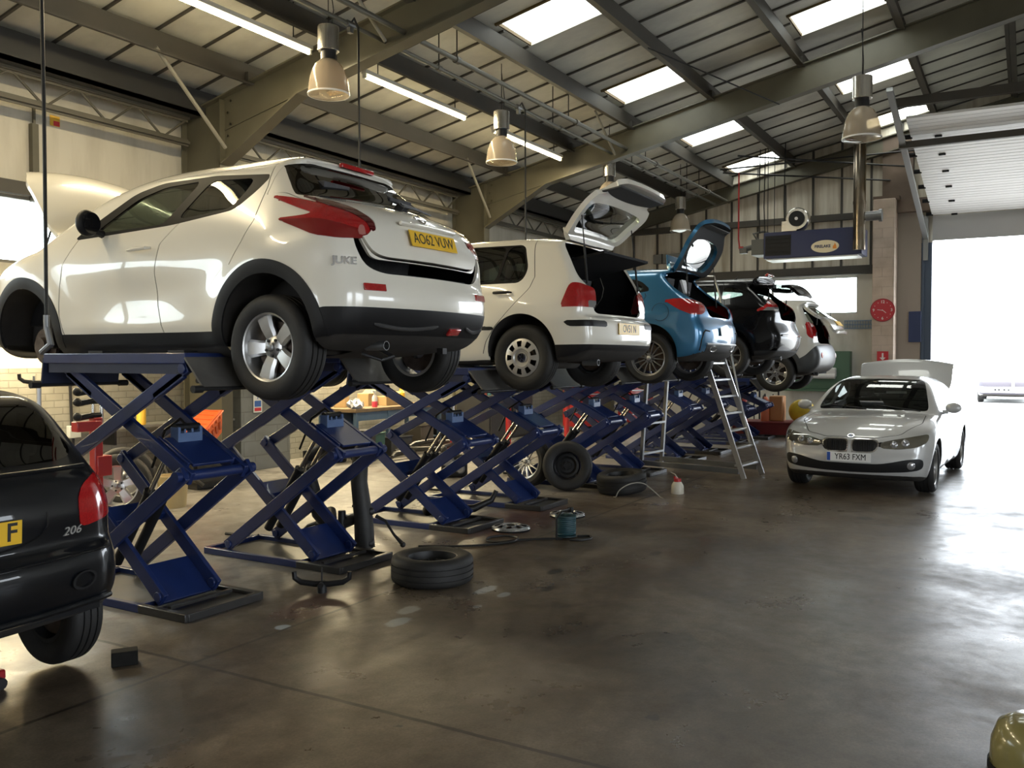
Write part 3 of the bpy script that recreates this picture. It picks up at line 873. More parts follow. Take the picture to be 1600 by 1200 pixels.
    for sg in (1,-1):
        mirror(root, 2.36, sg*.83, 1.14, sg, BLACK, .17, .19)
        handle(root, 1.92, sg*.855, .945, WHITEP, .22, -.01)
    # dark load opening behind the ajar tailgate
    m = MB(); m.bb((.17,-.56,.70),(.9,.56,.74)); m.bb((.9,-.6,.72),(.95,.6,1.2)); obj('boot_floor', m, DARK, root)
    m = MB(); m.tube([(2.9,-.35,.24),(1.2,-.35,.24)], .02); obj('brake_line', m, UNDER, root)
    return root, sh

def cut_common(sh, S):
    ax, zc, Ra = S['axles'], S['zc'], S['Ra']
    sh.cut('under', lambda p: np.maximum(sh.normals(p)[:,2]+.55, p[:,2]-.34), None, lambda C,N: C[:,2] < .5)
    arches(sh, ax, Ra, zc, S.get('arch_trim', 0))
    for nm, ln, wh in S.get('lower', []): sh.cut(nm, hline(ln), {'body'}, wh)
    if 'lamp' in S: sh.cut('tail_lamp', R_wrap(S['lamp'], S['hw'], 1), {'body'}, lambda C,N: (C[:,0] < .9)&(C[:,2] > .55))
    if 'lamp2' in S: sh.cut('tail_lamp_clear', R_wrap(S['lamp2'], S['hw'], 0), {'tail_lamp'}, lambda C,N: (C[:,0] < .9)&(C[:,2] > .55))
    if 'hatch' in S:
        hp = R_end(S['hatch'], 2); sm = S['hatch_s']
        sh.cut('tailgate', lambda p: np.maximum(hp(p), p[:,0]-sm), {'body'}, W_rear(sm+.15))
        rg = R_end(S['rglass'], 1)
        sh.cut('rear_window', lambda p: np.maximum(rg(p), (sh.normals(p)[:,0]+.15)*.12), {'tailgate','body'}, lambda C,N: (C[:,0] < sm+.25)&(N[:,0] < .1))
    for nm, poly, wrap in S.get('patch', []): sh.cut(nm, R_wrap(poly, S['hw'], 1) if wrap else R_side(poly, 1), {'body','front_door','rear_door'}, W_side(-1,2) if not wrap else (lambda C,N: (C[:,0] < .8)))
    if 'pillar' in S: sh.cut('pillar_trim', R_side(S['pillar'], 1), {'body'}, W_side(.8))
    for nm, poly in S['windows']: sh.cut(nm, R_side(poly, 1), {'pillar_trim','body'}, W_side(.8))
    sh.cut('windscreen', R_top(S['screen'], 1), {'body'}, lambda C,N: (N[:,2]>.2)&(C[:,2]>.85)&(N[:,0]>.2))
    if 'bonnet' in S: sh.band('seam', R_top(S['bonnet'], 1), .005, {'body'}, lambda C,N: (N[:,2]>.2)&(C[:,2]>.55)&(C[:,0]>2.6))
    if 'head' in S: sh.cut('headlamp', R_wrapf(S['head'], S['hw'], S['L'], 1), {'body'}, lambda C,N: (C[:,0]>S['L']-1.0)&(C[:,2]>.4))
    for pl, lo, hi in S['doors']:
        s0 = min(q[0] for q in pl)-.1; s1 = max(q[0] for q in pl)+.1
        sh.band('seam', vline(pl), .004, {'body'}, W_side(lo,hi,s0,s1))
    if len(S['doors']) >= 2:
        names = ('front_door','rear_door')
        for k in range(len(S['doors'])-1):
            fa, fb = vline(S['doors'][k][0]), vline(S['doors'][k+1][0])
            for f_, q in ((fa,S['doors'][k]),(fb,S['doors'][k+1])): sh.split(f_, {'body'}, W_side(S['zdoor'][0],S['zdoor'][1],min(a for a,_ in q[0])-.2,max(a for a,_ in q[0])+.2))
            zd = S['zdoor']; sh.split(lambda p: p[:,2]-zd[0], {'body'}, W_side(0,.7,.9,3.3)); sh.split(lambda p: p[:,2]-zd[1], {'body'}, W_side(1.1,2,.4,3.0))
            _,_,_,C,N = sh.info(); a, b = fa(C), fb(C)
            for i, l in enumerate(sh.lab):
                if l == 'body' and abs(N[i][1]) > .3 and zd[0] < C[i][2] < zd[1] and a[i] < 0 < b[i]: sh.lab[i] = names[k]

def car(S):
    root = car_root(S['name'], S['label'], S.get('cat','car'), S['loc'], S['rot'], S.get('group'))
    L, ax, zc, Ra, pm = S['L'], S['axles'], S['zc'], S['Ra'], S['paint']
    sh = Shell(L, S['prof'], S['plan'], S['ins'], ax, S.get('flare',(.02,.02)), Ra+.05, kr=S.get('kr',.18), kf=S.get('kf',.22), kz=S.get('kz',.035), k=S.get('k',.09), tyre_z=zc, cell=S.get('cell',.03), extra=S.get('extra'))
    cut_common(sh, S)
    if 'cuts' in S: S['cuts'](sh)
    sh.finish()
    T = .022
    panel(sh, 'body_shell', {'body'}, pm, root, T, DARK)
    for nm in ('front_door','rear_door'):
        for sg in (1,-1): panel(sh, nm, nm, pm, root, T, DARK, only=lambda C, sg=sg: C[:,1]*sg > 0)
    panel(sh, 'panel_gap', 'seam', SEAM, root, offset=-.003)
    panel(sh, 'underbody', 'under', UNDER, root)
    panel(sh, 'pillar_trim', 'pillar_trim', PILLAR, root, .02, DARK, split=True)
    panel(sh, 'wheel_arch_trim', 'arch_trim', S.get('trim_mat', BLACK), root, .02, DARK, offset=.005, split=True)
    for nm, m_ in S.get('extra_parts', {}).items(): panel(sh, nm, nm, m_, root, .02, DARK, offset=.004, split=True)
    gm = S.get('glass', MGLASS)
    for nm, _ in S['windows']: panel(sh, nm, nm, gm, root, offset=-.004, split=True)
    panel(sh, 'windscreen', 'windscreen', S.get('screen_glass', GLASS), root)
    for sg in (1,-1):
        on = lambda C, sg=sg: C[:,1]*sg > 0
        o = panel(sh, 'tail_lamp', 'tail_lamp', REDL, root, .012, only=on, offset=.004)
        panel(sh, 'clear_segment', 'tail_lamp_clear', S.get('lamp2_mat', CLEARL), o or root, .012, only=on, offset=.004)
        panel(sh, 'headlamp', 'headlamp', S.get('head_mat', CLEARL), root, .01, only=on)
    if 'hatch' in S:
        X = hinge(*S['hinge'])
        tg = panel(sh, 'tailgate', 'tailgate', pm, root, .05, S.get('hatch_inner', DARK), X)
        panel(sh, 'rear_window', 'rear_window', S.get('rear_glass_mat', GLASS), tg, xf=X)
        S['tg'] = tg; S['X'] = X
        if S['hinge'][2] > 20:
            m = MB(); hs, hz = S['hinge'][0], S['hinge'][1]
            for sg in (1,-1):
                p = Vector((hs-.30, sg*S.get('strut_y',.60), hz-.45)); q = X @ Vector((hs-.20, sg*(S.get('strut_y',.60)-.02), hz-.28)); mid = p.lerp(q,.5)
                m.cyl(p, mid, .011, n=8); m.cyl(mid, q, .006, n=8)
            pieces('gas_strut', m, STEELB, root)
    wells(root, sh, ax, Ra, zc)
    R, r, w = S['tyre']
    four_wheels(root, ax, S['track'], R, r, w, S['style'], S['rim'], zc, S.get('drop',0), S.get('skip',()), S.get('steer',0))
    if S.get('cabin', True): cabin(root, L, .30, .62, S.get('cab',(.9,2.9))[0], S.get('cab',(.9,2.9))[1], *S.get('seats',(2.0,1.1,2.7)), zd=S.get('zd',.68))
    if S.get('axle', True): rear_axle(root, ax[0], S['track'], zc)
    return root, sh

def on_shell(sh, p, off=0.0, axis=0):
    q = np.array([p], float)
    for _ in range(8):
        v = sh.f(q); g = sh.grad(q); d = g[:,axis]; d = np.where(np.abs(d) < .25, .25*np.sign(d)+(d==0)*.25, d); q[:,axis] -= np.clip(v/d, -.1, .1)
    n = sh.normals(q)[0]
    return Vector(q[0])+Vector(n)*off, Vector(n)

# ================================================================ 2: white hatchback
def car_hatchback():
    hatch = [(-.6,.68),(.52,.68),(.585,.72),(.60,.90),(.66,.965),(.705,1.03),(.675,1.18),(.61,1.345),(.53,1.40),(-.6,1.43)]
    S = dict(name='hatchback_car', label='white hatchback car with its tailgate fully raised and a nine-hole wheel cover', loc=(8.16,3.40,1.42), rot=PI/2, group='cars raised on scissor lifts',
        L=4.15, axles=(.74,3.25), zc=.317, Ra=.365, tyre=(.317,.195,.195), track=.745, style='cap', rim=HUBCAP, paint=WHITEP, hw=.86, drop=.05,
        prof=[(.45,.22),(.18,.25),(.05,.33),(.0,.42),(-.0,.52),(.005,.60),(.04,.645),(.085,.665),(.085,.72),(.09,.82),(.115,.94),(.17,1.03),(.27,1.20),(.37,1.345),(.39,1.385),(.45,1.405),(.7,1.425),(1.1,1.44),(1.6,1.44),(2.0,1.415),(2.25,1.36),(2.6,1.18),(2.95,.99),(3.1,.945),(3.4,.90),(3.7,.84),(3.95,.75),(4.06,.66),(4.10,.58),(4.15,.5),(4.15,.38),(4.08,.26),(3.9,.20),(3,.19),(1.5,.19)],
        plan=[(-.2,.70),(0,.765),(.10,.815),(.3,.85),(.8,.866),(1.8,.868),(3.2,.86),(3.6,.82),(3.9,.74),(4.15,.60)],
        ins=[(.1,.1),(.2,.06),(.3,.03),(.5,.008),(.6,0),(.8,.008),(.95,.035),(1.02,.06),(1.3,.165),(1.36,.20),(1.42,.27),(1.5,.4)],
        kr=.10, kf=.18, k=.075, cell=.028,
        lower=[('lower_bumper',[(-.3,.395),(.5,.385)],lambda C,N: C[:,0] < .42)],
        lamp=[(.325,.735),(.20,.955),(.10,.962),(-.17,.925),(-.215,.90),(-.215,.735)], lamp2=[(-.06,.74),(-.06,.80),(-.22,.80),(-.22,.73)],
        hatch=hatch, hatch_s=.49, rglass=[(-.6,1.03),(.55,1.03),(.615,1.06),(.54,1.29),(.48,1.335),(-.6,1.345)], hinge=(.46,1.41,103), hatch_inner=WHITEP, rear_glass_mat=glass_mat('green_tint_glass',(.42,.52,.48),.06,k=.3),
        patch=[('bumper_strip',[(.30,.612),(-.36,.612),(-.37,.555),(.24,.555)],True),('rubbing_strip',[(1.02,.53),(1.02,.565),(2.78,.565),(2.78,.53)],False)],
        extra_parts={'lower_bumper':BLACK,'bumper_strip':BLACK,'rubbing_strip':BLACK},
        pillar=[(1.76,.975),(1.76,1.368),(.785,1.352),(.70,1.10),(.76,.975)], windows=[('rear_quarter_glass',[(1.015,.995),(.955,1.34),(.80,1.333),(.722,1.10),(.775,.995)]),('rear_door_glass',[(1.70,.995),(1.70,1.35),(.985,1.341),(1.045,.995)]),('front_door_glass',[(2.58,1.0),(2.15,1.28),(1.82,1.355),(1.77,1.355),(1.77,.99)])],
        screen=[(2.10,-.6),(2.10,.50),(2.16,.54),(2.85,.68),(2.93,.66),(3.0,-.6)],
        bonnet=[(3.02,-.6),(3.0,.70),(3.5,.70),(4.02,.55),(4.08,-.6)], head=[(-.35,.58),(-.33,.70),(.1,.74),(.3,.74),(.22,.60)],
        doors=[([(2.55,1.2),(2.62,1.0),(2.78,.8),(2.80,.5),(2.74,.3)],.3,1.0),([(1.73,1.40),(1.735,.9),(1.70,.3)],.3,1.40),([(.70,1.42),(.645,1.15),(.62,1.03),(.66,.92),(.80,.78),(1.02,.56),(1.12,.42),(1.16,.30)],.3,1.41)], zdoor=(.30,1.40), glass=MGLASS, drop_=0, strut_y=.62)
    root, sh = car(S); tg, X = S['tg'], S['X']
    m = MB(); m.bb((.10,-.60,.60),(1.0,.60,.63)); m.box((.98,0,.86),(.08,1.2,.52),(0,-.15,0)); obj('boot_floor', m, DARK, root)
    m = MB(); m.loft([[(.92,-.56,1.0),(.92,.56,1.0),(.92,.56,1.03),(.92,-.56,1.03)],[(.45,-.58,1.16),(.45,.58,1.16),(.45,.58,1.19),(.45,-.58,1.19)],[(.02,-.55,1.24),(.02,.55,1.24),(.02,.55,1.265),(.02,-.55,1.265)]]); obj('parcel_shelf', m, DARK, root)
    o, n = on_shell(sh, (0,0,.545), .006); number_plate(root, frame(o,(0,-1,0),n), 'OV51 N', YPLATE, sx=.92)
    for sg in (1,-1): handle(root, .94, sg*.868, .885, BLACK, .20); handle(root, 1.95, sg*.872, .885, BLACK, .20); mirror(root, 2.46, sg*.80, 1.03, sg, WHITEP, .19, .12)
    exhaust(root, .12, .45, .22); 
    # trim panel and emblem on the tailgate
    t = MB()
    for q in ((-.30,.80),(.30,.80)): t.box((.155,q[0],q[1]),(.02,.12,.07))
    g = obj('grab_recess', t, mat('pale_recess',(.35,.34,.33),.6), tg, bevel=.01); g.matrix_local = X
    t = MB(); t.box((.165,0,.85),(.02,1.10,.27),(0,-.08,0)); g = obj('inner_trim', t, mat('charcoal_trim',(.05,.05,.052),.7), tg, bevel=.02); g.matrix_local = X
    t = MB(); t.bb((.35,-.50,1.385),(.47,.50,1.405)); g = obj('tailgate_spoiler', t, WHITEP, tg, bevel=.008); g.matrix_local = X
    return root

# ================================================================ 3: blue hatchback
def car_blue():
    S = dict(name='hatchback_car', label='blue metallic hatchback car with raised tailgate and thin multi-spoke alloy wheels', loc=(11.45,3.40,1.42), rot=PI/2, group='cars raised on scissor lifts',
        L=4.29, axles=(.75,3.45), zc=.325, Ra=.375, tyre=(.325,.232,.225), track=.77, style='multi14', rim=ALLOYD, paint=BLUEP, hw=.86, drop=.06,
        prof=[(.5,.22),(.2,.24),(.06,.33),(.01,.45),(0,.56),(.02,.68),(.06,.78),(.06,.86),(.10,.95),(.20,1.02),(.42,1.17),(.57,1.295),(.61,1.345),(.50,1.375),(.49,1.40),(.60,1.415),(.9,1.43),(1.3,1.433),(1.8,1.43),(2.2,1.395),(2.5,1.31),(2.9,1.10),(3.2,.955),(3.4,.93),(3.8,.86),(4.1,.74),(4.22,.60),(4.29,.46),(4.24,.30),(4.0,.2),(3,.19),(1.5,.19)],
        plan=[(-.2,.66),(0,.73),(.12,.805),(.35,.86),(.8,.885),(1.8,.87),(3.4,.885),(3.8,.84),(4.05,.74),(4.29,.55)],
        ins=[(.1,.1),(.2,.06),(.3,.03),(.5,.008),(.65,0),(.85,.01),(.97,.035),(1.05,.07),(1.3,.19),(1.37,.24),(1.43,.33),(1.5,.5)],
        extra=lambda x, z: .022*np.exp(-((x-.75)/.6)**2-((z-.86)/.10)**2)-.02*np.exp(-((x-2.1)/.8)**2-((z-.66)/.10)**2),
        kr=.16, kf=.24, k=.09, cell=.032,
        lower=[('lower_bumper',[(-.3,.43),(.2,.42),(.45,.33)],lambda C,N: (C[:,0] < .38)&(np.abs(C[:,1])<.62))],
        lamp=[(.53,.99),(.36,1.01),(.0,.99),(-.17,.955),(-.20,.86),(-.10,.81),(.15,.80),(.36,.87)],
        hatch=[(-.6,.78),(.40,.78),(.50,.83),(.535,.96),(.62,1.0),(.70,1.06),(.68,1.2),(.61,1.33),(.5,1.38),(-.6,1.42)], hatch_s=.62, rglass=[(-.6,1.04),(.42,1.05),(.56,1.09),(.54,1.20),(.44,1.29),(-.6,1.33)], hinge=(.62,1.405,98), hatch_inner=DARK, rear_glass_mat=glass_mat('deep_tint_glass',(.07,.10,.085),.06,k=.3),
        extra_parts={'lower_bumper':BLACK}, pillar=[(2.86,.985),(2.35,1.28),(1.95,1.365),(1.35,1.355),(.90,1.25),(.74,1.12),(1.3,1.04),(2.0,1.0)],
        windows=[('rear_quarter_glass',[(.99,1.10),(1.01,1.245),(.93,1.215),(.82,1.13)]),('rear_door_glass',[(1.72,1.045),(1.66,1.33),(1.35,1.325),(1.06,1.26),(1.04,1.095)]),('front_door_glass',[(2.60,1.015),(2.28,1.23),(1.95,1.325),(1.76,1.33),(1.80,1.04)])],
        screen=[(2.32,-.6),(2.32,.48),(2.38,.52),(3.05,.68),(3.12,.66),(3.2,-.6)], bonnet=[(3.22,-.6),(3.2,.70),(3.7,.70),(4.15,.5),(4.2,-.6)], head=[(-.3,.62),(-.28,.70),(.1,.76),(.45,.84),(.4,.78),(.1,.64)],
        doors=[([(2.72,1.2),(2.80,.95),(2.86,.6),(2.82,.3)],.3,1.0),([(1.70,1.40),(1.78,.95),(1.72,.3)],.3,1.05),([(.95,1.30),(.80,1.05),(.90,.85),(1.12,.6),(1.20,.3)],.3,1.08)], zdoor=(.30,1.02), glass=DGLASS, strut_y=.58)
    root, sh = car(S); tg, X = S['tg'], S['X']
    m = MB(); m.bb((.10,-.55,.66),(1.1,.55,.69)); m.box((1.05,0,.90),(.08,1.15,.50),(0,-.15,0)); obj('boot_floor', m, DARK, root)
    for sg in (1,-1):
        pts = [on_shell(sh, (.05,sg*(.40+.10*math.cos(2*PI*i/16)),.38+.032*math.sin(2*PI*i/16)), .002)[0] for i in range(16)]; m = MB(); m.tube(pts,.008,6,closed=True); obj('exhaust_tip', m, CHROME, root)
        pts = [on_shell(sh, (.1,sg*y,z), .001)[0] for y, z in ((.73,.36),(.74,.48),(.71,.58),(.66,.61),(.56,.60))]; m = MB(); m.tube(pts,.010,6); obj('bumper_vent', m, SEAM, root)
    pts = [on_shell(sh, (.05,-.62+1.24*i/24,.44), .003)[0] for i in range(25)]; m = MB(); m.tube(pts,.016,8); obj('bumper_strip', m, ALU, root)
    o, n = on_shell(sh, (0,0,.60), .006); q = obj('number_plate', MB().box((0,0,0),(.52,.111,.006)), WPLATE, root); q.matrix_local = frame(o,(0,-1,0),n)
    m = MB(); n_ = 24; m.tube([(.58+.11*math.cos(2*PI*i/n_), .895, .84+.11*math.sin(2*PI*i/n_)) for i in range(n_)], .003, 4, closed=True); obj('fuel_flap', m, SEAM, root)
    m = MB(); m.box((.52,.16,1.20),(.03,.16,.18),(0,.3,0)); obj('paper_sheet', m, mat('white_paper',(.8,.8,.8),.6), root)
    t = MB(); t.box((.15,0,.90),(.012,.86,.20),(0,-.1,0)); g = obj('inner_trim', t, mat('charcoal_trim',(.05,.05,.052),.7), tg, bevel=.02); g.matrix_local = X
    t = MB(); t.lathe([(.02,0),(.045,0),(.045,.012),(.02,.012)],(.075,0,.90),(-1,0,0),24,closed=True); g = obj('round_emblem', t, CHROME, tg); g.matrix_local = X
    for sg in (1,-1): handle(root, 1.25, sg*.875, .88, BLUEP); mirror(root, 2.62, sg*.80, 1.02, sg, BLUEP)
    t = MB(); t.box((.50,0,1.40),(.14,1.05,.018),(0,-.08,0)); g = obj('tailgate_spoiler', t, BLUEP, tg, bevel=.008); g.matrix_local = X
    return root

# ================================================================ 4: black hatchback
def car_black():
    S = dict(name='hatchback_car', label='black hatchback car with part raised tailgate on the fourth lift', loc=(14.75,3.25,1.44), rot=PI/2, group='cars raised on scissor lifts',
        L=4.45, axles=(.86,3.55), zc=.335, Ra=.385, tyre=(.335,.225,.225), track=.785, style='blade5', rim=ALLOYD, paint=BLACKP, hw=.88, drop=.05,
        prof=[(.5,.22),(.2,.25),(.05,.36),(.0,.50),(0,.62),(.05,.74),(.08,.82),(.08,.95),(.12,1.06),(.25,1.16),(.45,1.33),(.54,1.41),(.42,1.455),(.43,1.48),(.6,1.50),(1.0,1.525),(1.5,1.535),(1.9,1.52),(2.3,1.46),(2.7,1.29),(3.15,1.05),(3.4,1.0),(3.8,.93),(4.15,.80),(4.35,.66),(4.45,.5),(4.4,.32),(4.1,.2),(3,.19),(1.5,.19)],
        plan=[(-.2,.68),(0,.75),(.12,.82),(.35,.88),(.85,.91),(1.8,.895),(3.5,.905),(3.95,.85),(4.2,.75),(4.45,.55)],
        ins=[(.1,.1),(.2,.06),(.3,.03),(.5,.008),(.65,0),(.9,.01),(1.03,.035),(1.1,.065),(1.35,.19),(1.44,.25),(1.52,.36),(1.6,.5)],
        kr=.17, kf=.24, k=.10, cell=.036, lower=[('lower_bumper',[(-.3,.36),(.6,.36)],lambda C,N: C[:,0] < .45)],
        lamp=[(.42,.985),(.20,1.07),(-.02,1.19),(-.12,1.20),(-.19,1.17),(-.20,.985)], lamp2=[(.30,.98),(.18,1.035),(-.25,1.045),(-.25,.97)],
        hatch=[(-.6,.84),(.44,.84),(.53,.88),(.56,1.0),(.60,1.17),(.70,1.22),(.67,1.35),(.58,1.45),(-.6,1.49)], hatch_s=.58, rglass=[(-.6,1.14),(.45,1.15),(.58,1.20),(.55,1.32),(.44,1.39),(-.6,1.42)], hinge=(.60,1.50,35), hatch_inner=BLACK,
        extra_parts={'lower_bumper':BLACK}, windows=[('rear_quarter_glass',[(.98,1.17),(.98,1.37),(.78,1.36),(.55,1.28),(.62,1.24)]),('rear_door_glass',[(1.78,1.13),(1.72,1.42),(1.3,1.42),(1.03,1.385),(1.03,1.165)]),('front_door_glass',[(2.72,1.09),(2.35,1.32),(2.0,1.41),(1.82,1.42),(1.86,1.12)])],
        screen=[(2.35,-.6),(2.35,.50),(2.42,.54),(3.05,.70),(3.12,.68),(3.2,-.6)], bonnet=[(3.22,-.6),(3.2,.72),(3.8,.72),(4.25,.5),(4.3,-.6)],
        doors=[([(2.80,1.2),(2.88,.95),(2.92,.6),(2.88,.3)],.3,1.05),([(1.76,1.48),(1.85,.95),(1.78,.3)],.3,1.48),([(1.0,1.48),(.92,1.1),(1.05,.85),(1.25,.6),(1.32,.3)],.3,1.47)], zdoor=(.30,1.45), glass=MGLASS, strut_y=.60)
    root, sh = car(S); tg, X = S['tg'], S['X']
    m = MB(); m.bb((.10,-.58,.68),(1.1,.58,.71)); obj('boot_floor', m, DARK, root)
    pts = [on_shell(sh, (.05,-.66+1.32*i/24,.60), .003)[0] for i in range(25)]; m = MB(); m.tube(pts,.018,8); obj('bumper_strip', m, CHROME, root)  # chrome strip stands in for a bright reflection along the bumper
    t = MB(); t.box((.40,0,1.475),(.05,.40,.03)); g = obj('high_stop_lamp', t, REDL, tg, bevel=.006); g.matrix_local = X
    for sg in (1,-1): handle(root, 1.22, sg*.905, .98, BLACKP, .22); mirror(root, 2.72, sg*.83, 1.10, sg, BLACKP)
    m = MB(); m.cyl((1.0,0,1.53),(.95,0,1.60),.03,.006,8); obj('roof_aerial', m, BLACK, root)
    exhaust(root, .12, .45, .24)
    return root

# ================================================================ 5: pale off-roader
def car_suv():
    GREYB = mat('grey_bumper_plastic', (.045,.048,.05), .38)
    S = dict(name='offroad_car', label='pale off-road car with grey bumper and part raised tailgate, farthest on the lifts', loc=(18.05,3.30,1.08), rot=PI/2, group='cars raised on scissor lifts',
        L=4.50, axles=(.86,3.52), zc=.365, Ra=.425, tyre=(.365,.235,.235), track=.805, style='loop6', rim=ALLOY, paint=mat('pale_silver_paint',(.55,.54,.50),.3,metal=.1,coat=1), hw=.90, drop=.04, arch_trim=.09, trim_mat=GREYB,
        prof=[(.5,.27),(.18,.32),(.02,.45),(-.02,.60),(.0,.76),(.05,.86),(.09,.92),(.10,1.05),(.14,1.16),(.22,1.30),(.36,1.55),(.38,1.62),(.30,1.66),(.33,1.70),(.6,1.725),(1.2,1.745),(1.8,1.74),(2.2,1.69),(2.5,1.56),(2.95,1.25),(3.2,1.16),(3.7,1.10),(4.15,1.02),(4.38,.88),(4.46,.70),(4.5,.52),(4.42,.34),(4.1,.26),(3,.25),(1.5,.25)],
        plan=[(-.2,.74),(0,.80),(.12,.86),(.35,.905),(.86,.93),(1.8,.915),(3.5,.93),(4.0,.88),(4.3,.78),(4.5,.62)],
        ins=[(.1,.08),(.25,.05),(.4,.02),(.6,.0),(.9,.0),(1.1,.02),(1.2,.05),(1.5,.15),(1.62,.20),(1.72,.30),(1.82,.5)],
        kr=.14, kf=.2, k=.10, cell=.038, lower=[('grey_bumper',[(-.3,.87),(.02,.86),(.12,.84),(.30,.66),(.40,.60)],lambda C,N: C[:,0] < .40),('grey_sill',[(0,.44),(5,.44)],W_side(0,.6,1.2,3.2))],
        lamp=[(.26,1.02),(.24,1.27),(.10,1.29),(-.14,1.24),(-.16,1.06),(-.05,.99),(.12,.97)], lamp2=[(-.08,1.0),(-.08,1.09),(-.2,1.09),(-.2,1.0)],
        hatch=[(-.6,.88),(.52,.88),(.60,.93),(.635,1.1),(.66,1.28),(.71,1.32),(.66,1.55),(.58,1.63),(-.6,1.68)], hatch_s=.44, rglass=[(-.6,1.24),(.55,1.24),(.62,1.29),(.56,1.52),(.48,1.57),(-.6,1.59)], hinge=(.44,1.68,26), hatch_inner=BLACK,
        extra_parts={'grey_bumper':GREYB,'grey_sill':GREYB}, windows=[('rear_quarter_glass',[(.98,1.27),(.94,1.56),(.62,1.55),(.48,1.30)]),('rear_door_glass',[(1.80,1.24),(1.76,1.60),(1.04,1.58),(1.08,1.26)]),('front_door_glass',[(2.75,1.22),(2.35,1.50),(2.0,1.60),(1.86,1.61),(1.88,1.24)])],
        screen=[(2.25,-.6),(2.25,.55),(2.32,.58),(2.9,.72),(2.97,.70),(3.05,-.6)],
        doors=[([(2.85,1.3),(2.92,1.0),(2.95,.7),(2.9,.44)],.44,1.2),([(1.83,1.66),(1.86,1.0),(1.80,.44)],.44,1.64),([(1.0,1.66),(1.0,1.2),(1.15,.95),(1.38,.7),(1.42,.44)],.44,1.64)], zdoor=(.44,1.62), glass=MGLASS, strut_y=.66, zd=.86)
    root, sh = car(S); tg, X = S['tg'], S['X']
    m = MB(); m.bb((.10,-.6,.74),(1.1,.6,.77)); obj('boot_floor', m, DARK, root)
    for sg in (1,-1):
        o, n = on_shell(sh, (0,sg*.66,.66), .004); g = obj('round_reflector', MB().lathe([(0,.01),(.045,.008),(.055,0)],n=24), REDL, root); g.matrix_local = frame(o,(n[1],-n[0],0),n)
        o, n = on_shell(sh, (.03,sg*.72,.66), .006)
        handle(root, 1.25, sg*.93, 1.08, BLACK, .22); mirror(root, 2.75, sg*.86, 1.26, sg, S['paint'], .22, .2)
    o, n = on_shell(sh, (.1,0,1.06), .006); q = obj('number_plate', MB().box((0,0,0),(.52,.111,.006)), YPLATE, tg); q.matrix_local = X @ frame(o,(0,-1,0),n)
    exhaust(root, .14, .5, .30)
    return root

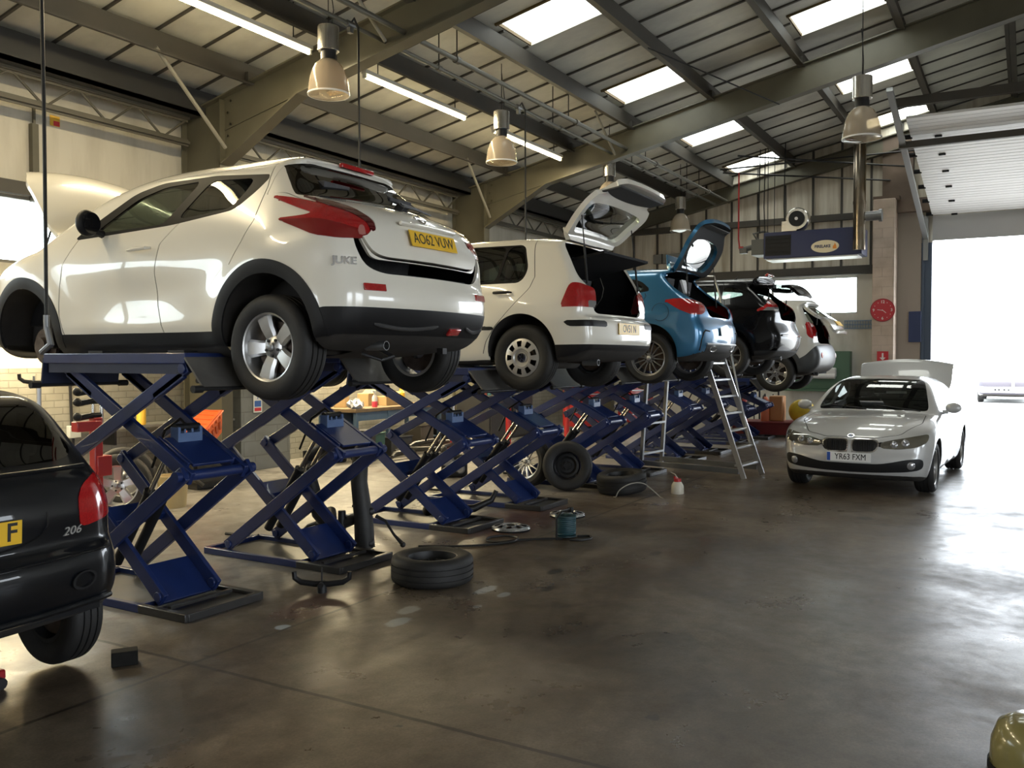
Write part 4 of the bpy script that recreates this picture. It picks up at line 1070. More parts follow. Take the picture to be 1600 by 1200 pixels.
# ================================================================ saloon facing the camera
def car_saloon():
    def cuts(sh):
        wf = W_front(4.0)
        sh.cut('lower_grille', R_end([(-.6,.275),(-.6,.395),(.34,.395),(.50,.425),(.62,.455),(.80,.475),(.815,.40),(.79,.335),(.62,.305),(.35,.29)],1), {'body'}, wf)
        sh.cut('grille_surround', R_end([(.018,.535),(.018,.672),(.06,.695),(.28,.69),(.335,.665),(.335,.60),(.30,.545),(.24,.525),(.06,.522)],1), {'body'}, wf)
        sh.cut('kidney_grille', R_end([(.032,.55),(.032,.662),(.07,.680),(.27,.676),(.318,.655),(.318,.605),(.288,.556),(.232,.540),(.07,.537)],1), {'grille_surround'}, wf)
        sh.cut('lamp_link', R_end([(.335,.60),(.335,.655),(.40,.66),(.40,.60)],0), {'body'}, wf)
        b = R_top([(.02,-.6),(.02,.56),(.05,.64),(.13,.69),(.50,.68),(.62,.65),(.69,.58),(.72,.45),(.73,-.6)],1)
        sh.cut('boot_lid', b, {'body'}, lambda C,N: (C[:,2] > .80)&((N[:,2] > .35)|((C[:,0] < .3)&(N[:,0] < -.3))))
        sh.cut('rear_window', R_top([(.80,-.6),(.80,.60),(.86,.62),(1.40,.52),(1.46,-.6)],1), {'body'}, lambda C,N: (N[:,2]>.2)&(C[:,2]>1.05)&(C[:,0]<1.6))
    S = dict(name='saloon_car', label='silver-white saloon car facing the camera with its boot lid open, parked on the floor', loc=(16.13,1.68,0), rot=PI-.045,
        L=4.62, axles=(1.03,3.84), zc=.32, Ra=.365, tyre=(.32,.222,.225), track=.775, style='twin5', rim=ALLOY, paint=SILVERP, hw=.88, steer=-.0,
        prof=[(.5,.22),(.15,.28),(.03,.40),(0,.55),(.02,.70),(.05,.85),(.055,.95),(.09,1.025),(.22,1.055),(.55,1.085),(.74,1.12),(1.1,1.27),(1.4,1.385),(1.7,1.425),(2.0,1.43),(2.3,1.41),(2.6,1.34),(3.0,1.15),(3.28,.985),(3.42,.96),(3.8,.915),(4.2,.835),(4.42,.755),(4.54,.69),(4.575,.62),(4.59,.54),(4.62,.44),(4.60,.32),(4.56,.24),(4.4,.18),(3,.17),(1.5,.17)],
        plan=[(-.2,.68),(0,.74),(.15,.83),(.4,.88),(1.03,.905),(2.3,.885),(3.84,.905),(4.15,.885),(4.4,.82),(4.55,.74),(4.62,.66),(4.8,.5)],
        ins=[(.1,.10),(.2,.06),(.3,.03),(.45,.008),(.6,0),(.8,.01),(.93,.04),(1.0,.075),(1.25,.20),(1.34,.255),(1.42,.36),(1.5,.5)],
        extra=lambda x, z: -.018*np.exp(-((x-2.3)/1.1)**2-((z-.55)/.10)**2),
        kr=.18, kf=.30, kz=.045, k=.085, cell=.026, cuts=cuts,
        head=[(-.46,.585),(-.44,.655),(-.25,.69),(.05,.725),(.34,.755),(.40,.745),(.28,.665),(.02,.60),(-.22,.575)], head_mat=mat('headlamp_glass',(.16,.15,.12),.06,metal=.4,coat=1),
        windows=[('rear_door_glass',[(1.90,1.0),(1.86,1.325),(1.55,1.325),(1.2,1.215),(1.05,1.10),(1.12,1.02)]),('front_door_glass',[(2.98,.985),(2.6,1.22),(2.25,1.32),(1.95,1.33),(1.98,1.0)])],
        screen=[(2.42,-.6),(2.42,.50),(2.50,.56),(3.15,.70),(3.22,.68),(3.34,-.6)], screen_glass=glass_mat('screen_glass',(.45,.50,.48),.12),
        bonnet=[(3.38,-.6),(3.36,.70),(3.9,.73),(4.36,.55),(4.50,.30),(4.545,-.6)],
        doors=[([(3.05,1.1),(3.12,.9),(3.16,.6),(3.10,.25)],.25,.98),([(1.92,1.38),(1.97,.95),(1.93,.25)],.25,1.38),([(1.1,1.2),(1.12,1.0),(1.25,.8),(1.46,.55),(1.52,.25)],.25,1.2)], zdoor=(.25,.97), glass=MGLASS,
        extra_parts={'lower_grille':BLACK,'grille_surround':CHROME,'kidney_grille':mat('grille_black',(.004,.004,.004),.5),'lamp_link':BLACKG}, seats=(2.25,1.35,2.95), cab=(1.1,3.1), axle=False, zd=.66)
    root, sh = car(S)
    XT = Matrix.Translation((.72,0,1.11)) @ Matrix.Rotation(math.radians(68),4,'Y') @ Matrix.Translation((-.72,0,-1.11))
    panel(sh, 'boot_lid', 'boot_lid', SILVERP, root, .04, mat('grey_boot_lining',(.10,.095,.09),.8), XT)
    panel(sh, 'rear_window', 'rear_window', MGLASS, root)
    m = MB()
    for sg in (1,-1):
        for i in range(9): y = sg*(.06+.026*i); o, n = on_shell(sh, (4.6,y,.61), .012); m.box(o, (.012,.008,.125), (0,-.1,0))
    pieces('grille_bar', m, BLACK, root)
    for sg in (1,-1):
        for yy, zz, rr in ((.50,.635,.036),(.62,.655,.040)):
            o, n = on_shell(sh, (4.5,sg*yy,zz), .0); g = MB(); g.lathe([(0,.004),(rr*.6,.012),(rr,.006),(rr+.006,.0)],n=24); q = obj('projector_lamp', g, CLEARL, root); q.matrix_local = frame(o,(0,1,0),n)
        o, n = on_shell(sh, (4.5,sg*.69,.385), .004); g = MB(); g.lathe([(0,.012),(.035,.010),(.048,.0),(.05,-.02)],n=24); q = obj('fog_lamp', g, CLEARL, root); q.matrix_local = frame(o,(0,1,0),n)
        mirror(root, 2.92, sg*.86, 1.02, sg, SILVERP, .20, .14)
    o, n = on_shell(sh, (4.6,0,.465), .012); number_plate(root, frame(o,(0,1,0),(1,0,0)), 'YR63 FXM', WPLATE, band=True, sx=.80)
    o, n = on_shell(sh, (4.5,0,.735), .004, 2)
    e = MB(); e.lathe([(.041,0),(.041,.006),(.033,.006)],n=28); q = obj('roundel', e, CHROME, root); q.matrix_local = frame(o,(0,1,0),n)
    for k, c in enumerate(((.6,.6,.6),(.02,.10,.35))):
        e = MB()
        for h in (0,1):
            a0 = PI/2*(k+2*h); n_ = 8
            e.add([(0,0,.004)]+[(.026*math.cos(a0+PI/2*i/n_), .026*math.sin(a0+PI/2*i/n_), .004) for i in range(n_+1)], [(0,i+1,i+2) for i in range(n_)])
        z = obj('roundel_quarter', e, mat('roundel_%d' % k, c, .4), q)
    e = MB(); e.lathe([(.026,.003),(.034,.003)],n=28); obj('roundel_ring', e, BLACK, q)
    m = MB(); o, n = on_shell(sh, (3.05,-.12,1.1), -.05, 2); m.box((3.02,-.02,1.03),(.30,.30,.004),(0,-.45,0)); obj('paper_sheet', m, mat('white_paper',(.8,.8,.8),.6), root)
    m = MB(); m.box((2.62,0,1.26),(.03,.24,.07)); m.cyl((2.62,0,1.29),(2.66,0,1.34),.01); obj('rear_view_mirror', m, BLACK, root, bevel=.01)
    m = MB(); m.tube([(3.30,.62,.985),(3.18,.1,1.04),(3.16,.02,1.05)], .008, 6); m.tube([(3.30,-.05,1.0),(3.16,-.55,1.03)], .008, 6); obj('wipers', m, BLACK, root)
    return root

# ================================================================ dark hatchback in the first bay
def car_dark():
    S = dict(name='hatchback_car', label='dark navy hatchback car parked on the floor at the bottom left, rear corner showing', loc=(2.20,3.95,.12), rot=PI/2, drop=.09,
        L=3.83, axles=(.62,3.06), zc=.29, Ra=.345, tyre=(.295,.185,.185), track=.725, style='steel', rim=STEELB, paint=NIGHTP, hw=.80,
        prof=[(.4,.2),(.14,.27),(.03,.36),(.0,.46),(.0,.56),(.02,.615),(.055,.645),(.06,.70),(.055,.80),(.075,.90),(.11,.985),(.17,1.045),(.28,1.17),(.43,1.33),(.50,1.375),(.60,1.40),(1.0,1.43),(1.5,1.43),(1.9,1.40),(2.15,1.32),(2.5,1.12),(2.8,.96),(3.0,.90),(3.4,.80),(3.7,.66),(3.83,.5),(3.8,.3),(3.6,.2),(2.5,.18),(1.2,.18)],
        plan=[(-.2,.58),(0,.655),(.1,.735),(.25,.785),(.62,.826),(1.8,.82),(3.06,.82),(3.5,.75),(3.83,.55)],
        ins=[(.1,.1),(.2,.05),(.3,.02),(.45,.0),(.56,.0),(.62,.012),(.72,.012),(.85,.02),(.95,.05),(1.02,.085),(1.3,.20),(1.36,.24),(1.43,.33),(1.5,.5)],
        kr=.22, kf=.25, k=.10, cell=.022, lower=[],
        lamp=[(.30,.82),(.22,.915),(.12,.965),(.05,.975),(-.10,.93),(-.17,.85),(-.175,.745),(-.14,.722),(.10,.755),(.22,.79)],
        hatch=[(-.6,.665),(.45,.665),(.53,.69),(.555,.72),(.555,.86),(.585,.95),(.645,1.03),(.61,1.16),(.53,1.345),(-.6,1.40)], hatch_s=.52, rglass=[(-.6,1.055),(.48,1.05),(.60,1.08),(.55,1.21),(.48,1.325),(-.6,1.36)], hinge=(.5,1.38,0), rear_glass_mat=DGLASS,
        windows=[('rear_door_glass',[(1.50,1.0),(1.48,1.33),(.95,1.30),(.70,1.12),(.78,1.03)]),('front_door_glass',[(2.48,1.0),(2.1,1.23),(1.75,1.33),(1.55,1.335),(1.57,.99)])],
        screen=[(1.98,-.6),(1.98,.48),(2.05,.52),(2.65,.66),(2.72,.64),(2.8,-.6)],
        doors=[([(2.5,1.2),(2.55,.9),(2.55,.3)],.3,1.0),([(1.53,1.38),(1.55,.9),(1.52,.3)],.3,1.38),([(.70,1.36),(.64,1.05),(.80,.8),(1.0,.55),(1.05,.3)],.3,1.0)], zdoor=(.30,1.0), glass=DGLASS, axle=False, seats=(1.8,1.0,2.4), cab=(.8,2.6))
    root, sh = car(S); tg = S['tg']
    o, n = on_shell(sh, (0,.07,.765), .008); 
    m = MB().box((0,0,0),(.52,.111,.006)); pl = obj('number_plate', m, YPLATE, tg, bevel=.006); pl.matrix_local = frame(o,(0,-1,0),n)
    text_mesh('lettering', 'F', .118, INK, pl, Matrix.Translation((.212,0,.0035)), .0006, .002, .95)
    q, n = on_shell(sh, (0,-.475,.715), .003); text_mesh('model_badge', '206', .058, HUBCAP, tg, frame(q,(n[1],-n[0],0) if False else (0,-1,0),n), .003, .0, 1.25, .25)
    q, n = on_shell(sh, (0,-.50,.475), .004); m = MB(); m.lathe([(.075,0),(.075,.008),(.060,.008),(.055,-.01)],n=28); m.v = [(x,y*.62,z) for x,y,z in m.v]; g = obj('tow_eye_cover', m, BLACK, root); g.matrix_local = frame(q,(-n[1]*-1,n[0]*1,0),n)
    # bumper crease and lip
    for z, off, r in ((.60,.004,.007),(.355,.012,.016)):
        pts = []
        for i in range(41):
            y = -.69+1.38*i/40; q, n = on_shell(sh, (0,y,z), off); pts.append(q)
        m = MB(); m.tube(pts, r, 8); obj('bumper_moulding', m, NIGHTP, root)
    # plate recess edge, tailgate lip
    pts = []
    for i in range(25):
        t = PI*i/24; y = -.34*math.cos(t)*1.0; z = .83-.155*math.sin(t)**.5; q, n = on_shell(sh, (0,y,z), .003); pts.append(q)
    m = MB(); m.tube(pts, .006, 6); obj('plate_recess_edge', m, NIGHTP, tg)
    pts = []
    for i in range(31):
        y = -.62+1.24*i/30; q, n = on_shell(sh, (.12,y,1.015), .004); pts.append(q)
    m = MB(); m.tube(pts, .010, 8); obj('window_ledge', m, NIGHTP, tg)
    return root

def car_yard():
    S = dict(name='estate_car', label='white estate car standing out in the bright yard beyond the open door', cat='car', loc=(43.2,.76,-.02), rot=PI, screen_glass=mat('sky_bright_glass',(.8,.8,.82),.08,metal=1.0), extra_parts={'front_band':mat('violet_grey_grille',(.05,.045,.06),.5),'bumper_band':mat('violet_grey_grille',(.05,.045,.06),.5)},
        cuts=lambda sh: (sh.cut('front_band', R_end([(-.6,.62),(.84,.62),(.86,.86),(-.6,.86)],0), {'body'}, W_front(4.0)), sh.cut('bumper_band', R_end([(-.6,.32),(.80,.32),(.82,.40),(-.6,.40)],0), {'body'}, W_front(4.0))),
        L=4.9, axles=(1.0,4.0), zc=.33, Ra=.38, tyre=(.33,.21,.215), track=.80, style='steel', rim=ALLOY, paint=mat('van_white',(.7,.7,.7),.4), hw=.92,
        prof=[(.2,.3),(.02,.5),(0,.8),(.15,1.1),(.4,1.4),(.8,1.48),(2.0,1.5),(2.7,1.44),(3.2,1.2),(3.6,1.0),(4.3,.92),(4.75,.78),(4.9,.55),(4.85,.33),(4.6,.25),(2.5,.24)],
        plan=[(-.2,.8),(0,.86),(.3,.92),(4.0,.93),(4.5,.86),(4.9,.66)], ins=[(.1,.08),(.4,.01),(.7,0),(.95,.03),(1.3,.18),(1.45,.28),(1.6,.5)], kr=.06, kf=.2, cell=.06,
        windows=[('front_door_glass',[(3.3,1.02),(2.8,1.3),(2.3,1.4),(2.3,1.02)])], screen=[(2.75,-.6),(2.75,.56),(3.4,.74),(3.5,-.6)], doors=[], glass=mat('sky_bright_glass',(.8,.8,.82),.08,metal=1.0), cabin=False, axle=False)
    root, sh = car(S)
    for y in (-.28,-.16,.02,.16): obj('badge', MB().box((4.90,y,.51),(.02,.07,.06)), BLACK, root)
    obj('badge_post', MB().box((4.88,.30,.74),(.05,.10,.26)), S['paint'], root)
    return root
# ================================================================ the hall
YW, XE, XB, YR = 10.6, 22.3, -7.0, -9.5
def zroof(y): return 7.665-.215*y if y > -1 else 7.665+.215-.215*(-1-y) - .0
def node_mat(name):
    m = bpy.data.materials.new(name); m.use_nodes = True
    return m, m.node_tree.nodes, m.node_tree.links, m.node_tree.nodes['Principled BSDF']

def floor_material():
    m, n, l, b = node_mat('stained_concrete')
    tc = n.new('ShaderNodeTexCoord'); sep = n.new('ShaderNodeSeparateXYZ'); l.new(tc.outputs['Object'], sep.inputs[0])
    def noise(sc, det=8, rough=.6, dist=0.0):
        t = n.new('ShaderNodeTexNoise'); t.inputs['Scale'].default_value = sc; t.inputs['Detail'].default_value = det
        t.inputs['Roughness'].default_value = rough; t.inputs['Distortion'].default_value = dist
        l.new(tc.outputs['Object'], t.inputs['Vector']); return t.outputs['Fac']
    def ramp(src, stops):
        r = n.new('ShaderNodeValToRGB'); e = r.color_ramp.elements
        e[0].position, e[0].color = stops[0][0], (*stops[0][1], 1); e[1].position, e[1].color = stops[-1][0], (*stops[-1][1], 1)
        for p, c in stops[1:-1]:
            q = e.new(p); q.color = (*c, 1)
        l.new(src, r.inputs[0]); return r.outputs[0]
    def mixc(f, a, bb, mode='MIX'):
        x = n.new('ShaderNodeMix'); x.data_type = 'RGBA'; x.blend_type = mode
        for i, v in ((0, f), (6, a), (7, bb)):
            if hasattr(v, 'is_output'): l.new(v, x.inputs[i])
            elif i == 0: x.inputs[0].default_value = v
            else: x.inputs[i].default_value = (*v, 1)
        return x.outputs[2]
    def math_(op, a, bb=None, c=None):
        x = n.new('ShaderNodeMath'); x.operation = op
        for i, v in enumerate((a, bb, c)):
            if v is None: continue
            if hasattr(v, 'is_output'): l.new(v, x.inputs[i])
            else: x.inputs[i].default_value = v
        return x.outputs[0]
    base = ramp(noise(.62, 10, .65, .4), [(.32,(.062,.045,.030)), (.5,(.118,.090,.062)), (.66,(.215,.178,.135))])
    fine = ramp(noise(5.5, 10, .7), [(.3,(.55,.53,.5)), (.62,(1,1,1)), (.8,(1.35,1.32,1.28))])
    col = mixc(1.0, base, fine, 'MULTIPLY')
    blot = ramp(noise(1.7, 6, .55, .8), [(.0,(1,1,1)), (.62,(1,1,1)), (.68,(.62,.6,.58)), (1,(.5,.48,.46))])
    col = mixc(.7, col, blot, 'MULTIPLY')
    oil = ramp(noise(4.2, 4, .5, .6), [(.0,(0,0,0)), (.715,(0,0,0)), (.735,(1,1,1)), (1,(1,1,1))])
    col = mixc(math_('MULTIPLY', oil, .8), col, (.022,.019,.016))
    grain = ramp(noise(75, 4, .6), [(.3,(.74,.74,.74)), (.5,(1,1,1)), (.7,(1.22,1.22,1.22))])
    col = mixc(1.0, col, grain, 'MULTIPLY')
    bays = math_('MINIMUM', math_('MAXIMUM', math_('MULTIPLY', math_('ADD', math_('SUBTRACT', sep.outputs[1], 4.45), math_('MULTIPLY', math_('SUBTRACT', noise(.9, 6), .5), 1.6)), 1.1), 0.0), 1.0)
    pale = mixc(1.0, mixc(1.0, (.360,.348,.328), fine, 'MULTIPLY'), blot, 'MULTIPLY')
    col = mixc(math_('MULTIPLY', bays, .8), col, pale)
    chips = ramp(noise(38, 3, .5), [(.0,(0,0,0)), (.72,(0,0,0)), (.76,(1,1,1)), (1,(1,1,1))])
    col = mixc(math_('MULTIPLY', chips, .25), col, (.30,.27,.23))
    red = ramp(noise(.9, 5, .6, .3), [(.0,(0,0,0)), (.63,(0,0,0)), (.70,(1,1,1)), (1,(1,1,1))])
    col = mixc(math_('MULTIPLY', red, .35), col, (.13,.045,.03))
    # spilled paint marks
    def spot(x, y, rx, ry, c, k):
        nonlocal col
        wob = math_('MULTIPLY', math_('SUBTRACT', noise(14, 3), .5), .9)
        dx = math_('DIVIDE', math_('SUBTRACT', sep.outputs[0], x), rx); dy = math_('DIVIDE', math_('SUBTRACT', sep.outputs[1], y), ry)
        d = math_('ADD', math_('SQRT', math_('ADD', math_('MULTIPLY', dx, dx), math_('MULTIPLY', dy, dy))), wob)
        f = math_('MULTIPLY', math_('MULTIPLY_ADD', math_('MINIMUM', math_('MAXIMUM', math_('SUBTRACT', 1.15, d), 0.0), .3), 3.33, 0.0), k); col = mixc(f, col, c)
    for q in SPOTS: spot(*q)
    # saw-cut joints
    wob = math_('MULTIPLY', math_('SUBTRACT', noise(2.5, 5), .5), .035)
    xx = math_('ADD', sep.outputs[0], wob); yy = math_('ADD', sep.outputs[1], wob)
    j = None
    for src, v in ((yy, 3.96), (xx, 3.31), (xx, 9.6), (xx, 15.9), (yy, 9.0), (yy, -2.4)):
        t = math_('LESS_THAN', math_('ABSOLUTE', math_('SUBTRACT', src, v)), .014)
        j = t if j is None else math_('MAXIMUM', j, t)
    col = mixc(math_('MULTIPLY', j, .9), col, (.025,.018,.013))
    l.new(col, b.inputs['Base Color'])
    rg = ramp(noise(1.1, 8, .65, .6), [(.30,(.24,.24,.24)), (.5,(.36,.36,.36)), (.68,(.52,.52,.52))])
    r2 = math_('ADD', rg, math_('MULTIPLY', math_('SUBTRACT', noise(9, 6), .5), .25))
    l.new(r2, b.inputs['Roughness'])
    b.inputs['Specular IOR Level'].default_value = .5
    bp = n.new('ShaderNodeBump'); bp.inputs['Strength'].default_value = .25; bp.inputs['Distance'].default_value = .004
    hh = math_('SUBTRACT', noise(22, 8, .7), math_('MULTIPLY', j, 2.0)); l.new(hh, bp.inputs['Height']); l.new(bp.outputs[0], b.inputs['Normal'])
    return m
SPOTS = [(4.75,3.55,.10,.06,(.36,.35,.32),.8), (4.50,3.45,.11,.06,(.26,.29,.31),.7), (5.45,3.38,.13,.05,(.42,.45,.48),.85), (5.40,3.20,.07,.04,(.36,.38,.40),.7),
         (4.05,4.00,.05,.05,(.40,.46,.52),.8), (5.05,3.20,.04,.03,(.36,.36,.34),.6), (9.9,1.45,.10,.08,(.03,.025,.02),.8), (6.2,3.2,.10,.05,(.02,.018,.015),.8), (5.7,3.0,.09,.04,(.02,.018,.015),.7), (7.2,2.75,.10,.04,(.02,.018,.015),.7), (8.0,4.55,.95,.45,(.11,.038,.022),.75), (4.6,4.15,.45,.2,(.11,.045,.035),.5)]

def brick_material(name, c1, c2, mortar, axis='X'):
    m, n, l, b = node_mat(name)
    tc = n.new('ShaderNodeTexCoord'); sep = n.new('ShaderNodeSeparateXYZ'); cmb = n.new('ShaderNodeCombineXYZ')
    l.new(tc.outputs['Object'], sep.inputs[0])
    if axis == 'B': 
        ad = n.new('ShaderNodeMath'); ad.operation = 'ADD'; l.new(sep.outputs[0], ad.inputs[0]); l.new(sep.outputs[1], ad.inputs[1]); l.new(ad.outputs[0], cmb.inputs[0])
    else: l.new(sep.outputs[0 if axis == 'X' else 1], cmb.inputs[0])
    l.new(sep.outputs[2], cmb.inputs[1])
    t = n.new('ShaderNodeTexBrick'); l.new(cmb.outputs[0], t.inputs['Vector'])
    t.inputs['Color1'].default_value = (*c1,1); t.inputs['Color2'].default_value = (*c2,1); t.inputs['Mortar'].default_value = (*mortar,1)
    t.inputs['Scale'].default_value = 1.0; t.inputs['Brick Width'].default_value = .23 if axis=='X' else .45; t.inputs['Row Height'].default_value = .088 if axis=='X' else .22
    t.inputs['Mortar Size'].default_value = .008; t.inputs['Mortar Smooth'].default_value = .3
    nz = n.new('ShaderNodeTexNoise'); nz.inputs['Scale'].default_value = 2.2; nz.inputs['Detail'].default_value = 8; l.new(tc.outputs['Object'], nz.inputs['Vector'])
    rp = n.new('ShaderNodeValToRGB'); rp.color_ramp.elements[0].position = .3; rp.color_ramp.elements[0].color = (.62,.60,.56,1); rp.color_ramp.elements[1].position = .6; rp.color_ramp.elements[1].color = (1,1,1,1)
    l.new(nz.outputs[0], rp.inputs[0])
    mx = n.new('ShaderNodeMix'); mx.data_type = 'RGBA'; mx.blend_type = 'MULTIPLY'; mx.inputs[0].default_value = .8
    l.new(t.outputs['Color'], mx.inputs[6]); l.new(rp.outputs[0], mx.inputs[7]); l.new(mx.outputs[2], b.inputs['Base Color'])
    b.inputs['Roughness'].default_value = .7
    bp = n.new('ShaderNodeBump'); bp.inputs['Strength'].default_value = .6; bp.inputs['Distance'].default_value = .012; bp.invert = True
    l.new(t.outputs['Fac'], bp.inputs['Height']); l.new(bp.outputs[0], b.inputs['Normal'])
    return m

def dirty(name, c, d, sc=(2.,2.,.35), th=(.35,.7), rough=.65):
    """paint with vertical run-off stains"""
    m, n, l, b = node_mat(name)
    tc = n.new('ShaderNodeTexCoord'); mp = n.new('ShaderNodeMapping'); mp.inputs['Scale'].default_value = sc; l.new(tc.outputs['Object'], mp.inputs[0])
    t = n.new('ShaderNodeTexNoise'); t.inputs['Scale'].default_value = 1.6; t.inputs['Detail'].default_value = 8; t.inputs['Roughness'].default_value = .6; l.new(mp.outputs[0], t.inputs['Vector'])
    r = n.new('ShaderNodeValToRGB'); r.color_ramp.elements[0].position = th[0]; r.color_ramp.elements[1].position = th[1]
    r.color_ramp.elements[0].color = (*c,1); r.color_ramp.elements[1].color = (*d,1)
    l.new(t.outputs[0], r.inputs[0]); l.new(r.outputs[0], b.inputs['Base Color']); b.inputs['Roughness'].default_value = rough
    return m

STEELG = mat('olive_grey_steel', (.105,.097,.066), .5, noise=(2.5,(.080,.073,.050),.25))
PURLIN = mat('dark_purlin', (.040,.038,.033), .6, noise=(2,(.065,.055,.042),.3))
PANELW = dirty('roof_lining', (.60,.59,.52), (.40,.39,.36), (.8,.5,.8), (.40,.72))
JOINT = mat('lining_joint', (.06,.055,.045), .6)
CREAM = dirty('cream_lining', (.56,.53,.45), (.40,.37,.30), (2.,2.,.3), (.45,.8))
CLAD = dirty('dirty_cladding', (.62,.58,.49), (.34,.28,.20), (3.,3.,.22), (.42,.70))
WHITEW = dirty('white_wall_paint', (.66,.65,.60), (.48,.46,.41), (1.5,1.5,.5), (.5,.8))
BRICKW = brick_material('painted_brick', (.27,.262,.225), (.255,.247,.210), (.205,.198,.168), 'X')
BRICKP = brick_material('painted_grey_brick', (.19,.20,.195), (.18,.19,.185), (.15,.155,.15), 'B')
PINK = brick_material('painted_pink_block', (.60,.49,.40), (.58,.47,.385), (.52,.42,.345), 'B')
BROWNW = mat('brown_wall_paint', (.30,.255,.215), .7)
DOORP = mat('door_panel_white', (.86,.86,.86), .45)
JAMB = mat('blue_grey_jamb', (.06,.085,.13), .45)
TRACK = mat('door_track', (.30,.31,.31), .4, metal=.7)

def build_hall():
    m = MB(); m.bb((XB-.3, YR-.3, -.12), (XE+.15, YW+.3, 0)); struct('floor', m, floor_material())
    m = MB(); m.bb((XE+.15, -60, -.20), (120, 60, -.02)); m.bb((-80,-60,-.25),(XB-.3,60,-.02)); m.bb((XB-.3,-60,-.25),(XE+.15,YR-.3,-.02)); m.bb((XB-.3,YW+.3,-.25),(XE+.15,60,-.02))
    struct('ground_yard', m, mat('pale_yard_concrete', (.52,.52,.50), .8, noise=(.6,(.44,.44,.42),.2)))
    # --- ceiling lining, skylight openings left out
    sky = [(x, y0, y1) for x in (10.62,14.14,17.9,21.15) for y0, y1 in ((5.22,6.42),(1.98,3.30))] + [(x, y0, y1) for x in (3.6,7.1) for y0, y1 in ((1.98,3.30),(5.22,6.42))][:0] + [(x,.45,1.65) for x in (3.2,)][:0]
    W = .98
    xs = sorted(set([XB, XE+.1] + [round(XB+.714*i,3) for i in range(1, 42) if XB+.714*i < XE] + [v for x,_,_ in sky for v in (x, x+W)]))
    ys = sorted(set([YW+.2, -1, YR-.2] + [v for _,a,b_ in sky for v in (a,b_)]))
    P = MB(); S = []
    for i in range(len(xs)-1):
        for j in range(len(ys)-1):
            cx, cy = (xs[i]+xs[i+1])/2, (ys[j]+ys[j+1])/2
            hit = [q for q in sky if q[0] < cx < q[0]+W and q[1] < cy < q[2]]
            if hit: continue
            P.add([(xs[i+a], ys[j+c], zroof(ys[j+c])+t) for t in (0,.05) for a, c in ((0,0),(1,0),(1,1),(0,1))],
                  [(3,2,1,0),(4,5,6,7),(0,1,5,4),(1,2,6,5),(2,3,7,6),(3,0,4,7)])
    for i in range(1, 42):
        x = XB+.714*i
        if x > XE: continue
        for ya, yb in ((YW+.1,-1),(-1,YR)):
            cuts = [(q[1], q[2]) for q in sky if q[0]-.02 < x < q[0]+W+.02 and ya > q[1] > yb-.1]
            segs = [(yb, ya)]
            for c0, c1 in cuts:
                segs = [z for s in segs for z in ((s[0], min(s[1], c0)), (max(s[0], c1), s[1])) if z[1]-z[0] > .05]
            for s0, s1 in segs: P.beam((x, s0, zroof(s0)-.012), (x, s1, zroof(s1)-.012), .035, .028, m=1)
    struct('ceiling', P, [PANELW, JOINT])
    SK = skylight_mat(); EDGE = mat('rooflight_edge', (.10,.065,.02), .7)
    for k, (x, y0, y1) in enumerate(sky):
        m = MB(); n = 14
        vs = []; fs = []
        for i in range(n+1):      # corrugated sheet, ribs running down the slope
            yy = y0+(y1-y0)*i/n
            vs += [(x, yy, zroof(yy)+.07+.012*(-1)**i), (x+W, yy, zroof(yy)+.07+.012*(-1)**i)]
        fs = [(2*i, 2*i+1, 2*i+3, 2*i+2) for i in range(n)]
        m.add(vs, fs); o = struct('window_%d' % (k+10), m, SK, ang=10)
        e = MB(); e.beam((x-.02,y0,zroof(y0)+.02),(x-.02,y1,zroof(y1)+.02),.04,.10)
        for i in range(10):
            yy = y0+(y1-y0)*i/10; e.box((x+W*.5, y1-.01, zroof(y1)+.03), (W,.03,.05)) if i == 0 else e.box((x+W*(i-.5)/10, y0+.0, zroof(y0)+.015), (W/14,.05,.06))
        obj('sill', e, EDGE, o)
        pm = math.atan(.215)
        if y1 > 0: portal('roof_daylight', (x+W/2, (y0+y1)/2, zroof((y0+y1)/2)+.15), (-pm,0,0), W, 1.2)
    # --- left wall
    m = MB()
    m.bb((XB, YW, 0), (XE, YW+.25, 1.56)); struct('wall_left', m, BRICKW)
    m = MB(); wx0, wx1, wz0, wz1 = -1.0, 8.35, 2.83, 3.66
    m.bb((XB,YW+.02,1.56),(XE,YW+.25,wz0)); m.bb((XB,YW+.02,wz1),(XE,YW+.25,zroof(YW)))
    m.bb((XB,YW+.02,wz0),(wx0,YW+.25,wz1)); m.bb((wx1,YW+.02,wz0),(XE,YW+.25,wz1))
    struct('wall_left_lining', m, CREAM)
    m = MB(); m.bb((XB,YW-.06,wz1+.0),(8.4,YW+.02,wz1+.16)); struct('trim_1', m, mat('dark_window_head',(.06,.055,.045),.6))
    m = MB()
    for x in (-1.0, 1.35, 3.7, 6.05, 8.35): m.bb((x-.03,YW+.05,wz0),(x+.03,YW+.13,wz1))
    m.bb((wx0,YW+.05,wz0),(wx1,YW+.13,wz0+.04)); m.bb((wx0,YW+.05,wz1-.04),(wx1,YW+.13,wz1))
    w = struct('window_1', m, mat('window_frame_paint',(.20,.19,.16),.5))
    PANE = glass_mat('clear_pane', (.92,.95,.93), .05)
    m = MB(); m.bb((wx0,YW+.085,wz0+.04),(wx1,YW+.095,wz1-.04)); obj('pane', m, PANE, w)
    portal('window_daylight', ((wx0+wx1)/2, YW+.2, (wz0+wz1)/2), (math.radians(-90),0,0), wx1-wx0, wz1-wz0)
    m = MB(); m.bb((6.52,YW-.06,3.60),(6.60,YW+.02,4.55)); m.bb((6.54,YW-.05,4.5),(6.57,YW-.02,4.75)); struct('trim_2', m, STEELG)
    m = MB(); m.bb((9.30,10.0,0),(10.30,YW,4.0)); struct('trim_3', m, BRICKP)
